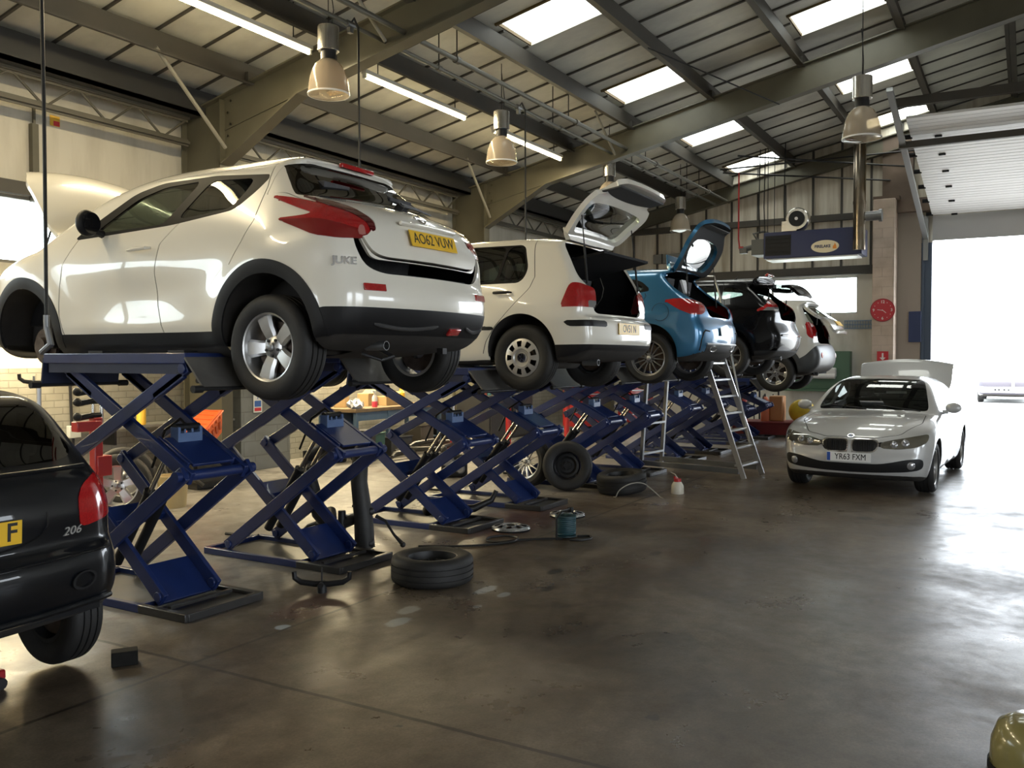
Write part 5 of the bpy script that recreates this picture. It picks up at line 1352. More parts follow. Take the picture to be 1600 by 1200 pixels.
    # --- far wall
    m = MB()
    door_y0, door_y1, door_z = -3.9, 1.9, 4.36; fw = (3.5, 9.4, 2.74, 3.64)
    m.bb((XE,fw[1],0),(XE+.25,YW+.25,3.70)); m.bb((XE,door_y1,0),(XE+.25,fw[0],3.70)); m.bb((XE,fw[0],0),(XE+.25,fw[1],fw[2])); m.bb((XE,fw[0],fw[3]),(XE+.25,fw[1],3.70))
    m.bb((XE,YR-.25,0),(XE+.25,door_y0,3.7))
    struct('wall_far', m, WHITEW)
    m = MB()
    m.add([(XE+a, y, z) for a in (0,.25) for y, z in ((YW+.2,3.70),(door_y1,3.70),(door_y1,zroof(door_y1)),(YW+.2,zroof(YW+.2)))],[(0,1,2,3),(7,6,5,4),(0,4,5,1),(1,5,6,2),(2,6,7,3),(3,7,4,0)])
    m.bb((XE,door_y0,door_z+.2),(XE+.25,door_y1,7.9)); m.bb((XE,YR-.25,3.7),(XE+.25,door_y0,7.9))
    for i in range(13):
        y = 2.55+.66*i
        if y < YW: m.box((XE-.012, y, (3.7+zroof(y))/2), (.03,.05,zroof(y)-3.7), m=1)
    struct('wall_far_cladding', m, [CLAD, PURLIN])
    m = MB(); m.bb((XE-.16,3.1,3.66),(XE,YW,3.86)); struct('trim_4', m, PURLIN)
    m = MB(); m.bb((XE-.14,3.1,4.95),(XE,YW,5.10)); struct('trim_5', m, PURLIN)
    w = MB()
    for y in (3.5,5.5,7.45,9.4): w.bb((XE+.08,y-.03,2.74),(XE+.15,y+.03,3.64))
    w.bb((XE+.08,3.5,2.74),(XE+.15,9.4,2.78)); w.bb((XE+.08,3.5,3.60),(XE+.15,9.4,3.64))
    wo = struct('window_2', w, mat('white_window_frame',(.6,.6,.58),.5))
    m = MB(); m.bb((XE+.10,3.5,2.78),(XE+.11,9.4,3.60)); obj('pane', m, PANE, wo)
    portal('window_daylight', (XE+.22, 6.45, 3.19), (0,math.radians(90),0), .9, 5.9)
    m = MB(); m.bb((21.65,2.62,0),(XE,3.08,5.28)); struct('trim_6', m, PINK, bevel=.01)
    m = MB(); m.bb((XE-.12,2.12,0),(XE,2.62,5.0)); struct('trim_7', m, BROWNW)
    m = MB(); m.bb((22.0,1.95,5.0),(XE,2.62,5.30)); m.bb((22.10,2.30,5.28),(XE,2.95,6.75)); m.bb((21.75,2.55,5.28),(22.2,3.1,5.36)); struct('trim_8', m, mat('brown_lintel',(.085,.06,.045),.7,noise=(1.5,(.16,.115,.085),.2)))
    # sectional door: bottom leaf hanging in the opening, the rest parked on a steep track
    m = MB(); m.bb((XE-.10,1.9,0),(XE,2.13,4.3)); m.bb((XE-.14,2.05,0),(XE-.10,2.10,4.5)); struct('trim_9', m, JAMB)
    tp = (XE-.12, 4.90); dx, dz = -5.2, 1.0; nm = math.hypot(dx, dz); dx /= nm; dz /= nm
    d = MB()
    d.box((XE-.06, -1.0, 4.62), (.05, 5.8, .56), m=1)
    w0 = .0
    for i in range(6):
        a = .10+.86*i; c = a+.845
        mid = (tp[0]+dx*(a+c)/2, -1.0, tp[1]+dz*(a+c)/2)
        d.box(mid, (.05, 5.8, .845), (0, math.atan2(dx, dz), 0))
    do = struct('door_1', d, [DOORP, mat('door_panel_grey',(.46,.46,.46),.5)])
    h = MB(); rg = MB()
    for i in range(6):
        a = .10+.86*i
        nx, nz = -dz, dx
        for y in (1.45,-.6):
            q = (tp[0]+dx*a+nx*.035, y, tp[1]+dz*a+nz*.035); h.box(q, (.03,.12,.05), (0, math.atan2(dx, dz), 0))
        for t in (.14,.28,.42,.57,.71): 
            q = (tp[0]+dx*(a+t)-(-nx)*.0264, -1.0, tp[1]+dz*(a+t)+nz*.0264); rg.box(q, (.004,5.8,.008), (0, math.atan2(dx, dz), 0))
        h.cyl((tp[0]+dx*(a+.02),1.88,tp[1]+dz*(a+.02)),(tp[0]+dx*(a+.02),2.02,tp[1]+dz*(a+.02)),.045,n=10)
    obj('hinge', h, DARK, do); obj('rib', rg, mat('door_rib_line',(.52,.52,.53),.5), do)
    m = MB(); m.beam((tp[0]-.02,2.03,tp[1]-.5),(tp[0]+dx*6.4,2.03,tp[1]+dz*6.4),.07,.10,(0,1,0)); m.bb((XE-.16,1.98,3.9),(XE-.10,2.08,4.9)); obj('door_track', m, TRACK, do)
    m = MB(); m.bb((17.75,-4.0,5.52),(17.85,2.1,5.64)); m.bb((16.85,-4.0,6.05),(16.97,2.1,6.20)); struct('trim_10', m, PURLIN)
    portal('door_daylight', (XE+.2, -1.0, 2.18), (0,math.radians(90),0), 4.36, 5.8)
    # --- right wall and back wall, behind the camera: doors and windows let the day in
    m = MB(); ops = [(-4.5,-.5,0,4.0),(1.5,5.5,0,4.0),(9.0,13.0,2.2,3.6)]
    xs = [XB]+[v for q in ops for v in q[:2]]+[XE]
    for i in range(0, len(xs), 2): m.bb((xs[i],YR-.25,0),(xs[i+1],YR,zroof(YR)))
    for a, b_, z0, z1 in ops:
        m.bb((a,YR-.25,z1),(b_,YR,zroof(YR)))
        if z0 > 0: m.bb((a,YR-.25,0),(b_,YR,z0))
        portal('door_daylight', ((a+b_)/2, YR-.2, (z0+z1)/2), (math.radians(90),0,0), b_-a, z1-z0)
    struct('wall_right', m, WHITEW)
    m = MB(); ops = [(4.6,8.6,.9,3.2)]
    m.bb((XB-.25,8.6,0),(XB,YW+.25,8)); m.bb((XB-.25,YR-.25,0),(XB,4.6,8)); m.bb((XB-.25,4.6,0),(XB,8.6,.9))
    fr = MB()
    for a, b_, z0, z1 in ops:
        m.bb((XB-.25,a,z1),(XB,b_,8)); portal('door_daylight', (XB-.2,(a+b_)/2,(z0+z1)/2), (0,math.radians(-90),0), z1-z0, b_-a)
        for k in range(5): fr.bb((XB-.15,a+(b_-a)*k/4-.05,z0),(XB-.05,a+(b_-a)*k/4+.05,z1))
        for z in (.95,2.1): fr.bb((XB-.15,a,z-.05),(XB-.05,b_,z+.05))
    struct('wall_back', m, WHITEW); struct('window_3', fr, JAMB)
    # --- steel frames: column, haunched rafter
    def frame_mb(x, end=False):
        f = MB(); hw = .10
        def zl(y): return 6.9-.215*y + (.12 if end else 0)
        def zt(y): return 7.37-.215*y
        yr = -1.0
        web = [(10.45,0),(9.72,0),(9.68,4.36)] + ([(8.25,zl(8.25))] if not end else [(9.68,zl(9.68))]) + [(yr,zl(yr)),(yr,zt(yr)),(10.45,zt(10.45))]
        f.prism(web, 0, x-.012, x+.012)
        f.beam((x,10.45,0),(x,10.45,zt(10.45)),2*hw,.02,(0,1,0)); f.beam((x,9.70,0),(x,9.68,4.40),2*hw,.02,(0,1,0))
        f.beam((x,10.45,zt(10.45)),(x,yr,zt(yr)),2*hw,.022)
        if not end: f.beam((x,9.68,4.36),(x,8.25,zl(8.25)),2*hw,.022); f.beam((x,8.25,zl(8.25)),(x,yr,zl(yr)),2*hw,.022); f.box((x,9.68,4.8),(2*hw,.02,.9)); f.beam((x,9.66,zl(9.66)+.02),(x,8.1,zl(8.1)+.02),.06,.02)
        else: f.beam((x,9.68,zl(9.68)),(x,yr,zl(yr)),2*hw,.022)
        if yr == -1.0: # far slope
            f.prism([(yr,zl(yr)),(yr,zt(yr)),(YR,zt(yr)-.215*8.5),(YR,zl(yr)-.215*8.5)],0,x-.012,x+.012); f.beam((x,yr,zl(yr)),(x,YR,zl(yr)-.215*8.5),2*hw,.022)
        for i in range(4):
            for d in (.06,-.06): f.cyl((x-.03,9.60-.05*(i%2),4.75+.16*i),(x+.03,9.60-.05*(i%2),4.75+.16*i),.016,n=6)
        return f
    struct('trim_11', frame_mb(8.76), STEELG); struct('trim_12', frame_mb(15.65), STEELG); struct('trim_13', frame_mb(22.12, True), STEELG)
    # --- purlins, eaves beam, lattice girders
    for k, y in enumerate((9.19,7.75,6.5,4.98,3.42,1.86,.35,-.9)):
        z = 7.37-.215*y+.132; m = MB()
        m.box(((XB+XE)/2, y, z), (XE-XB, .025, .25), (0.21,0,0)); m.box(((XB+XE)/2, y+.045, z+.115), (XE-XB,.09,.02), (0.21,0,0)); m.box(((XB+XE)/2, y-.045, z-.135), (XE-XB,.10,.02), (0.21,0,0))
        for x in (8.76,15.65): m.box((x, y-.02, z-.07),(.20,.10,.16))
        struct('trim_%d' % (14+k), m, PURLIN)
    m = MB(); m.bb((XB,10.05,5.08),(XE,10.12,5.42)); m.bb((XB,10.05,5.08),(XE,10.45,5.12)); struct('trim_22', m, mat('black_eaves_beam',(.03,.03,.03),.6))
    for k, (x0, x1) in enumerate(((-1.5,8.66),(8.86,15.55),(15.75,22.0))):
        m = MB(); y = 10.32; zb, zt_ = 4.72, 5.06
        for z in (zb, zt_): m.bb((x0,y-.05,z-.02),(x1,y+.05,z+.02)); m.bb((x0,y-.012,z-.05),(x1,y+.012,z+.05))
        n = int((x1-x0)/.42); n += n % 2
        for i in range(n):
            a = x0+(x1-x0)*i/n; b_ = x0+(x1-x0)*(i+1)/n
            m.cyl((a,y,zb if i % 2 else zt_),(b_,y,zt_ if i % 2 else zb),.017,n=6)
        struct('trim_%d' % (23+k), m, mat('truss_steel',(.10,.092,.07),.55))
    # knee bracing rods
    for k, (x, s) in enumerate(((8.6,1),(15.5,1))):
        m = MB(); m.cyl((x,9.5,4.55),(x-1.35,9.19,5.45),.025,n=8); m.cyl((x+.0,6.75,5.5),(x-.9,6.75,6.1),.022,n=8); struct('trim_%d' % (27+k), m, mat('brace_grey',(.25,.24,.20),.5))
build_hall()
# ================================================================ lamps and services
BULB = mat('tube_light', (1,1,1), .4, emit=(1,.83,.48), estr=26)
ALUB = mat('spun_aluminium', (.62,.60,.56), .25, metal=.95)
def shade_mat():
    m = bpy.data.materials.new('prismatic_shade'); m.use_nodes = True
    n = m.node_tree.nodes; l = m.node_tree.links; out = n['Material Output']; p = n['Principled BSDF']
    p.inputs['Base Color'].default_value = (.50,.45,.38,1); p.inputs['Roughness'].default_value = .18
    tr = n.new('ShaderNodeBsdfTransparent'); tr.inputs[0].default_value = (.92,.86,.76,1)
    tl = n.new('ShaderNodeBsdfTranslucent'); tl.inputs[0].default_value = (.75,.68,.58,1)
    a = n.new('ShaderNodeMixShader'); a.inputs[0].default_value = .10; b = n.new('ShaderNodeMixShader'); b.inputs[0].default_value = .45
    l.new(p.outputs[0], a.inputs[1]); l.new(tl.outputs[0], a.inputs[2]); l.new(tr.outputs[0], b.inputs[1]); l.new(a.outputs[0], b.inputs[2]); l.new(b.outputs[0], out.inputs[0])
    return m
SHADE = shade_mat()
WHITEM = mat('white_fitting', (.55,.54,.48), .5)
def fluorescent(x0, x1, label, y=7.76, z=5.50, e=80, grp='fluorescent battens under the roof'):
    t = thing('fluorescent_light', label, 'light', (0,0,0), (0,0,0), grp)
    m = MB(); m.bb((x0,y-.045,z),(x1,y+.045,z+.055)); obj('housing', m, WHITEM, t, bevel=.006)
    m = MB(); m.cyl((x0+.04,y,z-.035),(x1-.04,y,z-.035),.022,n=12); obj('tube', m, BULB, t)
    for x in (x0+.02, x1-.02):
        m = MB(); m.box((x,y,z-.025),(.03,.05,.06)); obj('end_cap', m, WHITEM, t)
    d = bpy.data.lights.new('tube_glow','AREA'); d.shape = 'RECTANGLE'; d.size = x1-x0-.1; d.size_y = .07; d.energy = e; d.color = (1,.83,.53)
    o = bpy.data.objects.new('tube_glow', d); COL.objects.link(o); o.parent = t; o.location = ((x0+x1)/2,y,z-.07)
    m = MB()
    for x in (x0+.3, x1-.3):
        if z > 4: m.cyl((x,y,z+.05),(x,y,zroof(y)),.008,n=6)
        else: m.beam((x,y,z+.05),(x,YW+.03,z+.12),.03,.02)
    pieces('hanger', m, STEELB, t)
fluorescent(-1.30, 1.20, 'lit fluorescent batten well behind the camera side of the hall')
fluorescent(2.20, 4.70, 'lit fluorescent batten in line before the nearest visible one')
fluorescent(5.85, 8.40, 'lit fluorescent batten nearest the camera, before the first rafter')
fluorescent(9.42, 11.92, 'lit fluorescent batten just past the first rafter')
fluorescent(12.75, 15.25, 'lit fluorescent batten ending at the second rafter')
for x0, lb in ((4.2,'lit batten bracketed to the left wall behind the crossover car'),(8.9+1.6,'lit batten bracketed to the left wall above the workbench'),(14.2,'lit batten bracketed to the left wall beyond the workbench')):
    fluorescent(x0, x0+2.5, lb, 10.15, 2.30, 110, 'wall battens over the benches')
def highbay(x, y, zb, label, zt=None):
    t = thing('pendant_lamp', label, 'lamp', (x,y,zb), (0,0,0), 'bell shaped pendant lamps')
    m = MB(); m.lathe([(.235,0),(.235,.012),(.231,.08),(.218,.18),(.192,.27),(.152,.345),(.105,.39),(.085,.40)],n=40); m.lathe([(.228,.002),(.224,.08),(.211,.18),(.185,.265),(.145,.338),(.085,.39)],n=40); obj('lamp_shade', m, SHADE, t)
    m = MB(); m.lathe([(.242,.0),(.242,.018),(.228,.018),(.228,0)],n=40,closed=True); obj('shade_rim', m, mat('bright_rim',(.8,.8,.78),.2), t)
    m = MB(); m.lathe([(.228,.004),(.12,-.02),(0,-.035)],n=24); obj('lens_cover', m, glass_mat('lens_cover',(.85,.85,.82),.3), t)
    m = MB(); m.cyl((0,0,.40),(0,0,.50),.088,n=24); m.box((.09,.0,.45),(.03,.07,.06)); obj('lamp_holder', m, STEELB, t)
    m = MB(); m.lathe([(0,.50),(.118,.50),(.122,.505),(.122,.775),(.118,.78),(0,.78)],n=32); obj('gear_canister', m, ALUB, t)
    m = MB(); m.sphere((0,0,.22),(.035,.035,.09)); m.cyl((0,0,.3),(0,0,.4),.02); obj('bulb', m, mat('frosted_bulb',(.7,.68,.62),.3), t)
    m = MB(); z1 = zroof(y)-zb
    m.cyl((0,0,.78),(0,0,z1),.006,n=6); m.tube([(.05,0,.78),(.09,0,1.0),(.03,.02,min(1.4,z1))],.006,6); obj('suspension_cable', m, STEELB, t)
highbay(7.86, 6.99, 4.70, 'bell pendant lamp above the white crossover car, nearest of its row')
highbay(11.74, 6.99, 4.66, 'bell pendant lamp beside the third lit batten, second of its row')
highbay(15.78, 6.99, 4.66, 'bell pendant lamp half hidden by the raised tailgate of the white hatchback')
highbay(19.82, 6.99, 4.62, 'farthest bell pendant lamp of the row, above the blue tailgate')
highbay(12.05, 1.86, 4.46, 'bell pendant lamp hanging by the overhead door, in front of the flue')
GREYP = mat('grey_conduit', (.13,.125,.105), .45, metal=.4)
def pipe_run(y, z, r, label):
    t = thing('air_pipe', label, 'pipe', (0,0,0))
    m = MB(); m.cyl((1.0,y,z),(XE-.02,y,z),r,n=12)
    for x in (5.0,9.9,13.5,17.2,20.6): m.cyl((x-.04,y,z),(x+.04,y,z),r*1.5,n=12)
    obj('pipe', m, GREYP, t)
    m = MB()
    for x in (4.2,9.9,13.2,16.6,19.9): m.cyl((x,y,z),(x,y,zroof(y)),.009,n=6)
    pieces('hanger_rod', m, STEELB, t)
pipe_run(6.58, 5.62, .034, 'thicker grey air pipe running the length of the roof')
pipe_run(6.87, 5.56, .026, 'thinner grey air pipe with tap fittings beside the thicker one')
HOSE = mat('black_hose', (.012,.012,.012), .5)
def drop(x, y, zb, label, gun=False):
    t = thing('air_hose', label, 'hose', (0,0,0), (0,0,0), 'drop hoses from the air pipe')
    m = MB(); m.tube([(x,6.87,5.56),(x,(6.87+y)/2,5.62),(x,y,5.5),(x+.005,y,4.6),(x+.015,y,3.4),(x+.01,y,zb)],.013,8); obj('hose', m, HOSE, t)
    m = MB(); m.cyl((x+.01,y,zb),(x+.01,y,zb-.10),.020,n=10)
    if gun: m.tube([(x+.01,y,zb-.08),(x+.02,y-.03,zb-.2),(x+.0,y+.05,zb-.26)],[.02,.024,.02])
    obj('coupling', m, GALV, t)
    m = MB(); m.box((x,6.87,5.50),(.06,.05,.08)); m.cyl((x-.06,6.87,5.56),(x+.06,6.87,5.56),.04,n=10); obj('tap', m, GALV, t)
drop(3.72, 5.9, 1.98, 'black drop hose hanging in front of the crossover car front wheel arch', True)
drop(8.1, 6.75, 2.7, 'black drop hose hanging behind the crossover car roof')
drop(12.05, 6.75, 2.7, 'black drop hose hanging behind the white hatchback')
# ================================================================ scissor lifts
LBLUE = mat('lift_blue_paint', (.011,.027,.125), .38, coat=.3, noise=(6,(.008,.018,.080),.3))
LPALE = mat('lift_pale_blue', (.10,.17,.34), .38, noise=(9,(.06,.11,.24),.3))
LNAVY = mat('lift_dark_navy', (.012,.018,.05), .45)
TRAY = mat('oily_black_steel', (.020,.020,.021), .35, noise=(5,(.045,.043,.04),.3))
FLAP_LIT = mat('daylit_flap_plate', (.13,.125,.115), .45, noise=(6,(.075,.07,.065),.3))  # bare flap plate, coloured paler for the daylight on its outward face
ROD = mat('hydraulic_chrome', (.80,.78,.72), .14, metal=1.0)
def lift(x, H, label, group='blue scissor lift units'):
    t = thing('scissor_lift', label, 'car lift', (x, 4.60, 0), (0,0,0), group)
    W = .31
    m = MB()
    for s in (-1,1): m.box((s*W, .98, .028), (.045,1.08,.056))
    for y in (.45,1.50): m.box((0,y+.01,.028),(2*W,.045,.056))
    obj('base_frame', m, LBLUE, t, bevel=.006)
    m = MB()
    for s in (-1,1): m.box((s*W, .22, .028), (.05,.46,.056))
    m.box((0,.01,.028),(2*W,.05,.056)); obj('front_frame', m, TRAY, t, bevel=.006)
    m = MB(); m.box((0,.23,.022),(2*W-.05,.40,.012)); m.box((0,.23,.05),(2*W-.1,.03,.02)); m.box((0,1.0,.012),(2*W-.05,1.0,.012)); obj('base_tray', m, TRAY, t)
    zj = .10+(H-.18)*.535; f0, f1, j0, j1 = .36, 1.26, .08, 1.34; zt = H-.10
    def arms(p, q, xo, w, extra=0):
        m = MB()
        for s in (-1,1):
            a = Vector((s*xo, p[0], p[1])); b = Vector((s*xo, q[0], q[1])); d = (b-a).normalized()
            m.beam(a-d*.04, b+d*.04, .034, w)
            for e in (a, b): m.cyl((s*(xo-.03), e.y, e.z), (s*(xo+.03), e.y, e.z), .035, n=12)
            if extra: n_ = d.cross(Vector((1,0,0))); m.beam(b-d*.34+n_*extra, b-d*.02+n_*extra, .034, w*.55)
        return m
    obj('lower_arm', arms((f1,.10),(j0,zj),.275,.10), LBLUE, t, bevel=.005)
    obj('lower_arm', arms((f0,.10),(j1,zj),.225,.10), LBLUE, t, bevel=.005)
    obj('upper_arm', arms((j1,zj),(.04,zt),.275,.09,-.03), LBLUE, t, bevel=.005)
    obj('upper_arm', arms((j0,zj),(1.32,zt),.225,.09,.03), LBLUE, t, bevel=.005)
    m = MB()
    m.cyl((-.33,j0,zj),(.33,j0,zj),.036,n=16)
    obj('cross_shaft', m, LBLUE, t)
    u = Vector((0, 1.32-j0, zt-zj)).normalized(); n_ = Vector((0,-u.z,u.y))
    P0 = Vector((0,j0,zj))
    m = MB(); m.beam(P0+u*.04+n_*.045, P0+u*.37+n_*.045, .34, .02, n_)
    for s in (-1,1): m.beam(Vector((s*.19,0,0))+P0+u*.06+n_*.0, Vector((s*.19,0,0))+P0+u*.40, .02, .11, n_)
    m.beam(P0+u*.18-n_*.04, P0+u*.40-n_*.04, .38, .02, n_)
    obj('cross_plate', m, LBLUE, t, bevel=.004)
    m = MB(); c = P0+u*.36+n_*.075
    for s in (-.09,.09): m.box(c+Vector((s,0,0)),(.022,.08,.11))
    for s in (-.03,.03): m.box(c+Vector((s,0,0)),(.016,.05,.08))
    m.box(c-Vector((0,-.02,.05)),(.21,.10,.018)); m.box(c+Vector((0,-.035,-.02)),(.20,.012,.07)); obj('bracket', m, LPALE, t, bevel=.003)
    m = MB(); m.cyl(c+Vector((-.10,0,.05)),c+Vector((.10,0,.05)),.026,n=14); m.tube([c+Vector((.02,.0,.04)),c+Vector((.03,.10,.10)),c+Vector((.0,.22,.02)),c+Vector((.0,.36,-.25))],.010,6); obj('hose_union', m, BLACK, t)
    l = Vector((0, j1-f0, zj-.10)).normalized(); nl = Vector((0,-l.z,l.y)); F0 = Vector((0,f0,.10))
    m = MB(); m.beam(F0-l*.03-nl*.05, F0+l*.30-nl*.05, .42, .02, nl); m.beam(F0+l*.66, F0+l*.80, .42, .07, nl); pieces('foot_plate', m, LBLUE, t, bevel=.004)
    for s in (-.07,.07):
        a = Vector((s,1.02,.22)); b = P0+u*.38-n_*.03+Vector((s,0,0)); k = a.lerp(b,.60)
        m = MB(); m.cyl(a,k,.036,n=14); m.cyl(k,k+(b-a).normalized()*.03,.043,n=14); o = obj('hydraulic_cylinder', m, BLACK, t)
        m = MB(); m.cyl(k,b,.017,n=12); obj('chrome_rod', m, ROD, o)
    m = MB(); m.box((0,.74,H-.035),(2*W,1.48,.07)); obj('platform', m, LBLUE, t, bevel=.006)
    m = MB()
    for s in (-1,1): m.box((s*(W-.04),.74,H-.10),(.05,1.40,.07))
    pieces('platform_rail', m, LNAVY, t)
    for nm, y, dy, mt in (('end_flap',-.0,-.17,FLAP_LIT),('end_flap',1.48,.03,LNAVY)):
        m = MB(); m.beam((0,y,H-.03),(0,y+dy,H-.22),2*W,.014,(0,1,.3)); o = obj(nm, m, mt, t)
        m = MB(); m.cyl((-W-.06,y+dy,H-.225),(W+.06,y+dy,H-.225),.013,n=10)
        for s in (-1,1): m.cyl((s*(W+.01),y+dy,H-.225),(s*(W+.08),y+dy,H-.225),.024,n=12)
        obj('flap_roller', m, STEELB, o)
    m = MB()
    for y in (.30,1.15): m.box((0,y,H+.004),(.26,.16,.03))
    pieces('rubber_pad', m, RUBBER, t)
    m = MB(); m.tube([(.28,1.5,.05),(.34,1.7,.02),(.30,1.95,.02)],.016,6); obj('hydraulic_hose', m, BLACK, t)
    return t
lift(4.125, 1.715, 'blue scissor lift under the near sill of the white crossover car, nearest the camera')
lift(5.59, 1.715, 'blue scissor lift under the far sill of the white crossover car, beside the flat wheel')
lift(7.42, 1.59, 'blue scissor lift under the near sill of the white hatchback')
lift(8.88, 1.59, 'blue scissor lift under the far sill of the white hatchback, beside the hub covers')
lift(10.75, 1.59, 'blue scissor lift under the near sill of the blue hatchback, behind the loose wheels')
lift(12.15, 1.59, 'blue scissor lift under the far sill of the blue hatchback, left of the stepladder')
lift(14.03, 1.61, 'blue scissor lift under the near sill of the black hatchback')
lift(15.46, 1.61, 'blue scissor lift under the far sill of the black hatchback')
lift(17.33, 1.30, 'lower blue scissor lift under the near sill of the pale off-road car')
lift(18.76, 1.30, 'lower blue scissor lift under the far sill of the pale off-road car')

# ================================================================ loose wheels and hub covers
def loose_wheel(name, label, cat, loc, n, R, r, w, style, rm, lean=0.0, group='loose wheels on the floor'):
    t = thing(name, label, cat, loc, (0,0,0), group)
    e = wheel(t, (0,0,0), R, r, w, style, rm, 1, brake=False)
    kids = list(e.children)
    for c in kids: c.parent = t
    bpy.data.objects.remove(e)
    z = Vector(n).normalized(); M = z.to_track_quat('Y','Z').to_euler(); t.rotation_euler = M
    return t
loose_wheel('wheel', 'bright thin-spoke alloy wheel standing on edge behind the hub covers', 'wheel', (10.18,5.66,.325), (-1,.06,.10), .325,.232,.225,'multi14',ALLOY)
loose_wheel('wheel', 'black steel wheel standing on edge between the alloy wheel and a lying tyre', 'wheel', (10.12,5.05,.315), (-.95,-.36,.12), .315,.195,.2,'steel',STEELB)
loose_wheel('wheel', 'worn black wheel lying tilted on the floor right of the standing wheels', 'wheel', (10.25,4.36,.145), (-.10,.05,1), .31,.19,.23,'steel',STEELB)
loose_wheel('wheel', 'black steel wheel lying flat on the bare floor nearest the camera', 'wheel', (5.46,3.86,.108), (0,0,1), .31,.195,.20,'steel',STEELB)
loose_wheel('wheel', 'five-spoke alloy wheel standing behind the red post by the left wall', 'wheel', (6.02,8.30,.334), (-.75,-.66,.08), .334,.222,.215,'star5',ALLOY)
loose_wheel('wheel', 'second five-spoke alloy wheel leaning against the first by the left wall', 'wheel', (6.42,8.75,.35), (-.75,-.66,.12), .334,.222,.215,'star5',ALLOY)
def hubcap(x, y, label):
    t = thing('wheel_cover', label, 'wheel cover', (x,y,.03), (PI/2,0,.4), 'silver wheel covers on the floor')
    c = hubcap_mb(.19); obj('cover', c, mat('bright_hubcap',(.72,.72,.71),.25,metal=.7), t, rot=(0,0,0)); obj('badge', MB().lathe([(0,.021),(.04,.019),(.046,.01)],(0,0,0),(0,1,0),24), DARK, t)
    m = MB().lathe([(.188,-.03),(.188,.0),(.18,-.005),(.18,-.03)],(0,0,0),(0,1,0),40); obj('clip_ring', m, DARK, t)
hubcap(7.50,4.36,'silver wheel cover lying nearest the camera by the hose reel'); hubcap(8.45,4.22,'silver wheel cover lying behind the hose reel')

# ================================================================ things on the floor
def helix(c, r, h, turns, n=18):
    return [(c[0]+r*math.cos(2*PI*i/n), c[1]+r*math.sin(2*PI*i/n), c[2]+h*i/(n*turns)) for i in range(int(n*turns)+1)]
t = thing('cable_reel', 'small reel of dark cable standing on the floor between the wheel covers', 'reel', (7.42,3.72,0))
m = MB(); m.lathe([(.10,.02),(.10,.03),(.02,.03)],n=24); m.lathe([(.10,.20),(.10,.21),(.02,.21)],n=24); m.cyl((0,0,.02),(0,0,.21),.05,n=16); obj('drum', m, mat('teal_plastic',(.015,.05,.06),.45), t)
m = MB()
for k in range(3): m.tube(helix((0,0,.035),.062+.014*k,.16,9),.009,6)
obj('cable', m, mat('blue_cable',(.015,.06,.075),.5), t)
m = MB(); m.tube([(-.13,.03,0),(-.13,.03,.2),(-.09,.0,.26),(.09,0,.26),(.13,-.03,.2),(.13,-.03,0)],.010,8); m.box((.10,0,.25),(.05,.04,.04)); obj('handle', m, BLACK, t)
m = MB(); m.tube([tuple(q) for q in spline([(7.32,3.70,.011),(7.22,3.86,.011),(7.05,4.04,.011),(6.90,4.12,.011),(6.88,4.24,.011),(7.02,4.32,.011),(7.16,4.24,.012),(7.16,4.10,.012),(7.0,4.03,.012),(6.8,4.12,.011),(6.55,4.38,.011),(6.38,4.66,.011)],6,False)],.010,6)
m.tube([tuple(q) for q in spline([(7.50,3.64,.011),(7.56,3.54,.011),(7.46,3.48,.011),(7.34,3.52,.011),(7.30,3.62,.011)],6,False)],.010,6)
tag(obj('cable', m, HOSE), 'black cable trailing over the floor from the reel to the lift', 'cable')
m = MB(); m.tube([tuple(q) for q in spline([(9.86,4.30,.012),(9.74,4.22,.03),(9.72,4.16,.12),(9.82,4.06,.19),(9.98,3.96,.18),(10.08,3.88,.09),(10.10,3.80,.02),(10.04,3.74,.012)],6,False)],.006,6)
tag(obj('wire', m, mat('pale_wire',(.35,.33,.28),.4)), 'pale loop of wire in front of the lying wheel', 'wire')
t = thing('oil_can', 'small white oil can with a red pump top alone on the floor', 'oil can', (10.55,3.74,0))
m = MB(); m.lathe([(0,0),(.075,0),(.08,.01),(.075,.10),(.055,.14),(.045,.15),(0,.15)],n=24); obj('can', m, mat('cream_plastic',(.62,.58,.48),.4), t)
m = MB(); m.cyl((0,0,.15),(0,0,.19),.045,n=16); m.box((-.05,.0,.20),(.12,.02,.02),(0,.3,0)); obj('pump_top', m, mat('red_plastic',(.45,.03,.03),.35), t)
m = MB(); m.tube([(0,0,.19),(.0,.03,.24),(.01,.09,.26)],[.008,.006,.004],6); obj('spout', m, mat('cream_plastic',(.62,.58,.48),.4), t)
m = MB(); m.box((0,0,.04),(.085,.135,.08)); o = obj('rubber_block', m, mat('block_rubber',(.006,.006,.005),.8,noise=(20,(.013,.012,.011),.3),spec=.2), bevel=.005); o.location = (3.12,4.27,0); o.rotation_euler = (0,0,.96); tag(o, 'black rubber block alone on the floor right of the dark car wheel', 'block')
def cradle(parent, z=0):
    m = MB(); m.tube([(0,-.20,z+.10),(0,-.195,z+.055),(0,-.15,z+.025),(0,-.05,z+.012),(0,.05,z+.012),(0,.15,z+.025),(0,.195,z+.055),(0,.20,z+.10)],[.018,.02,.021,.022,.022,.021,.02,.018],10)
    return obj('cradle', m, BLACK, parent)
t = thing('support_saddle', 'black U-shaped support saddle lying on the floor in front of the lift base', 'saddle', (4.80,4.36,.03), (0,0,-2.62)); cradle(t, .02)
m = MB(); m.cyl((0,0,-.03),(0,0,.03),.035,n=14); m.cyl((0,0,.03),(0,0,.15),.006,n=6); m.cyl((-.05,0,.03),(.05,0,.03),.02,n=10); obj('pin', m, STEELB, t)
t = thing('support_stand', 'tall silver pole stand with a black U-shaped saddle by the left wall', 'stand', (5.42,8.72,0), (0,0,-2.62))
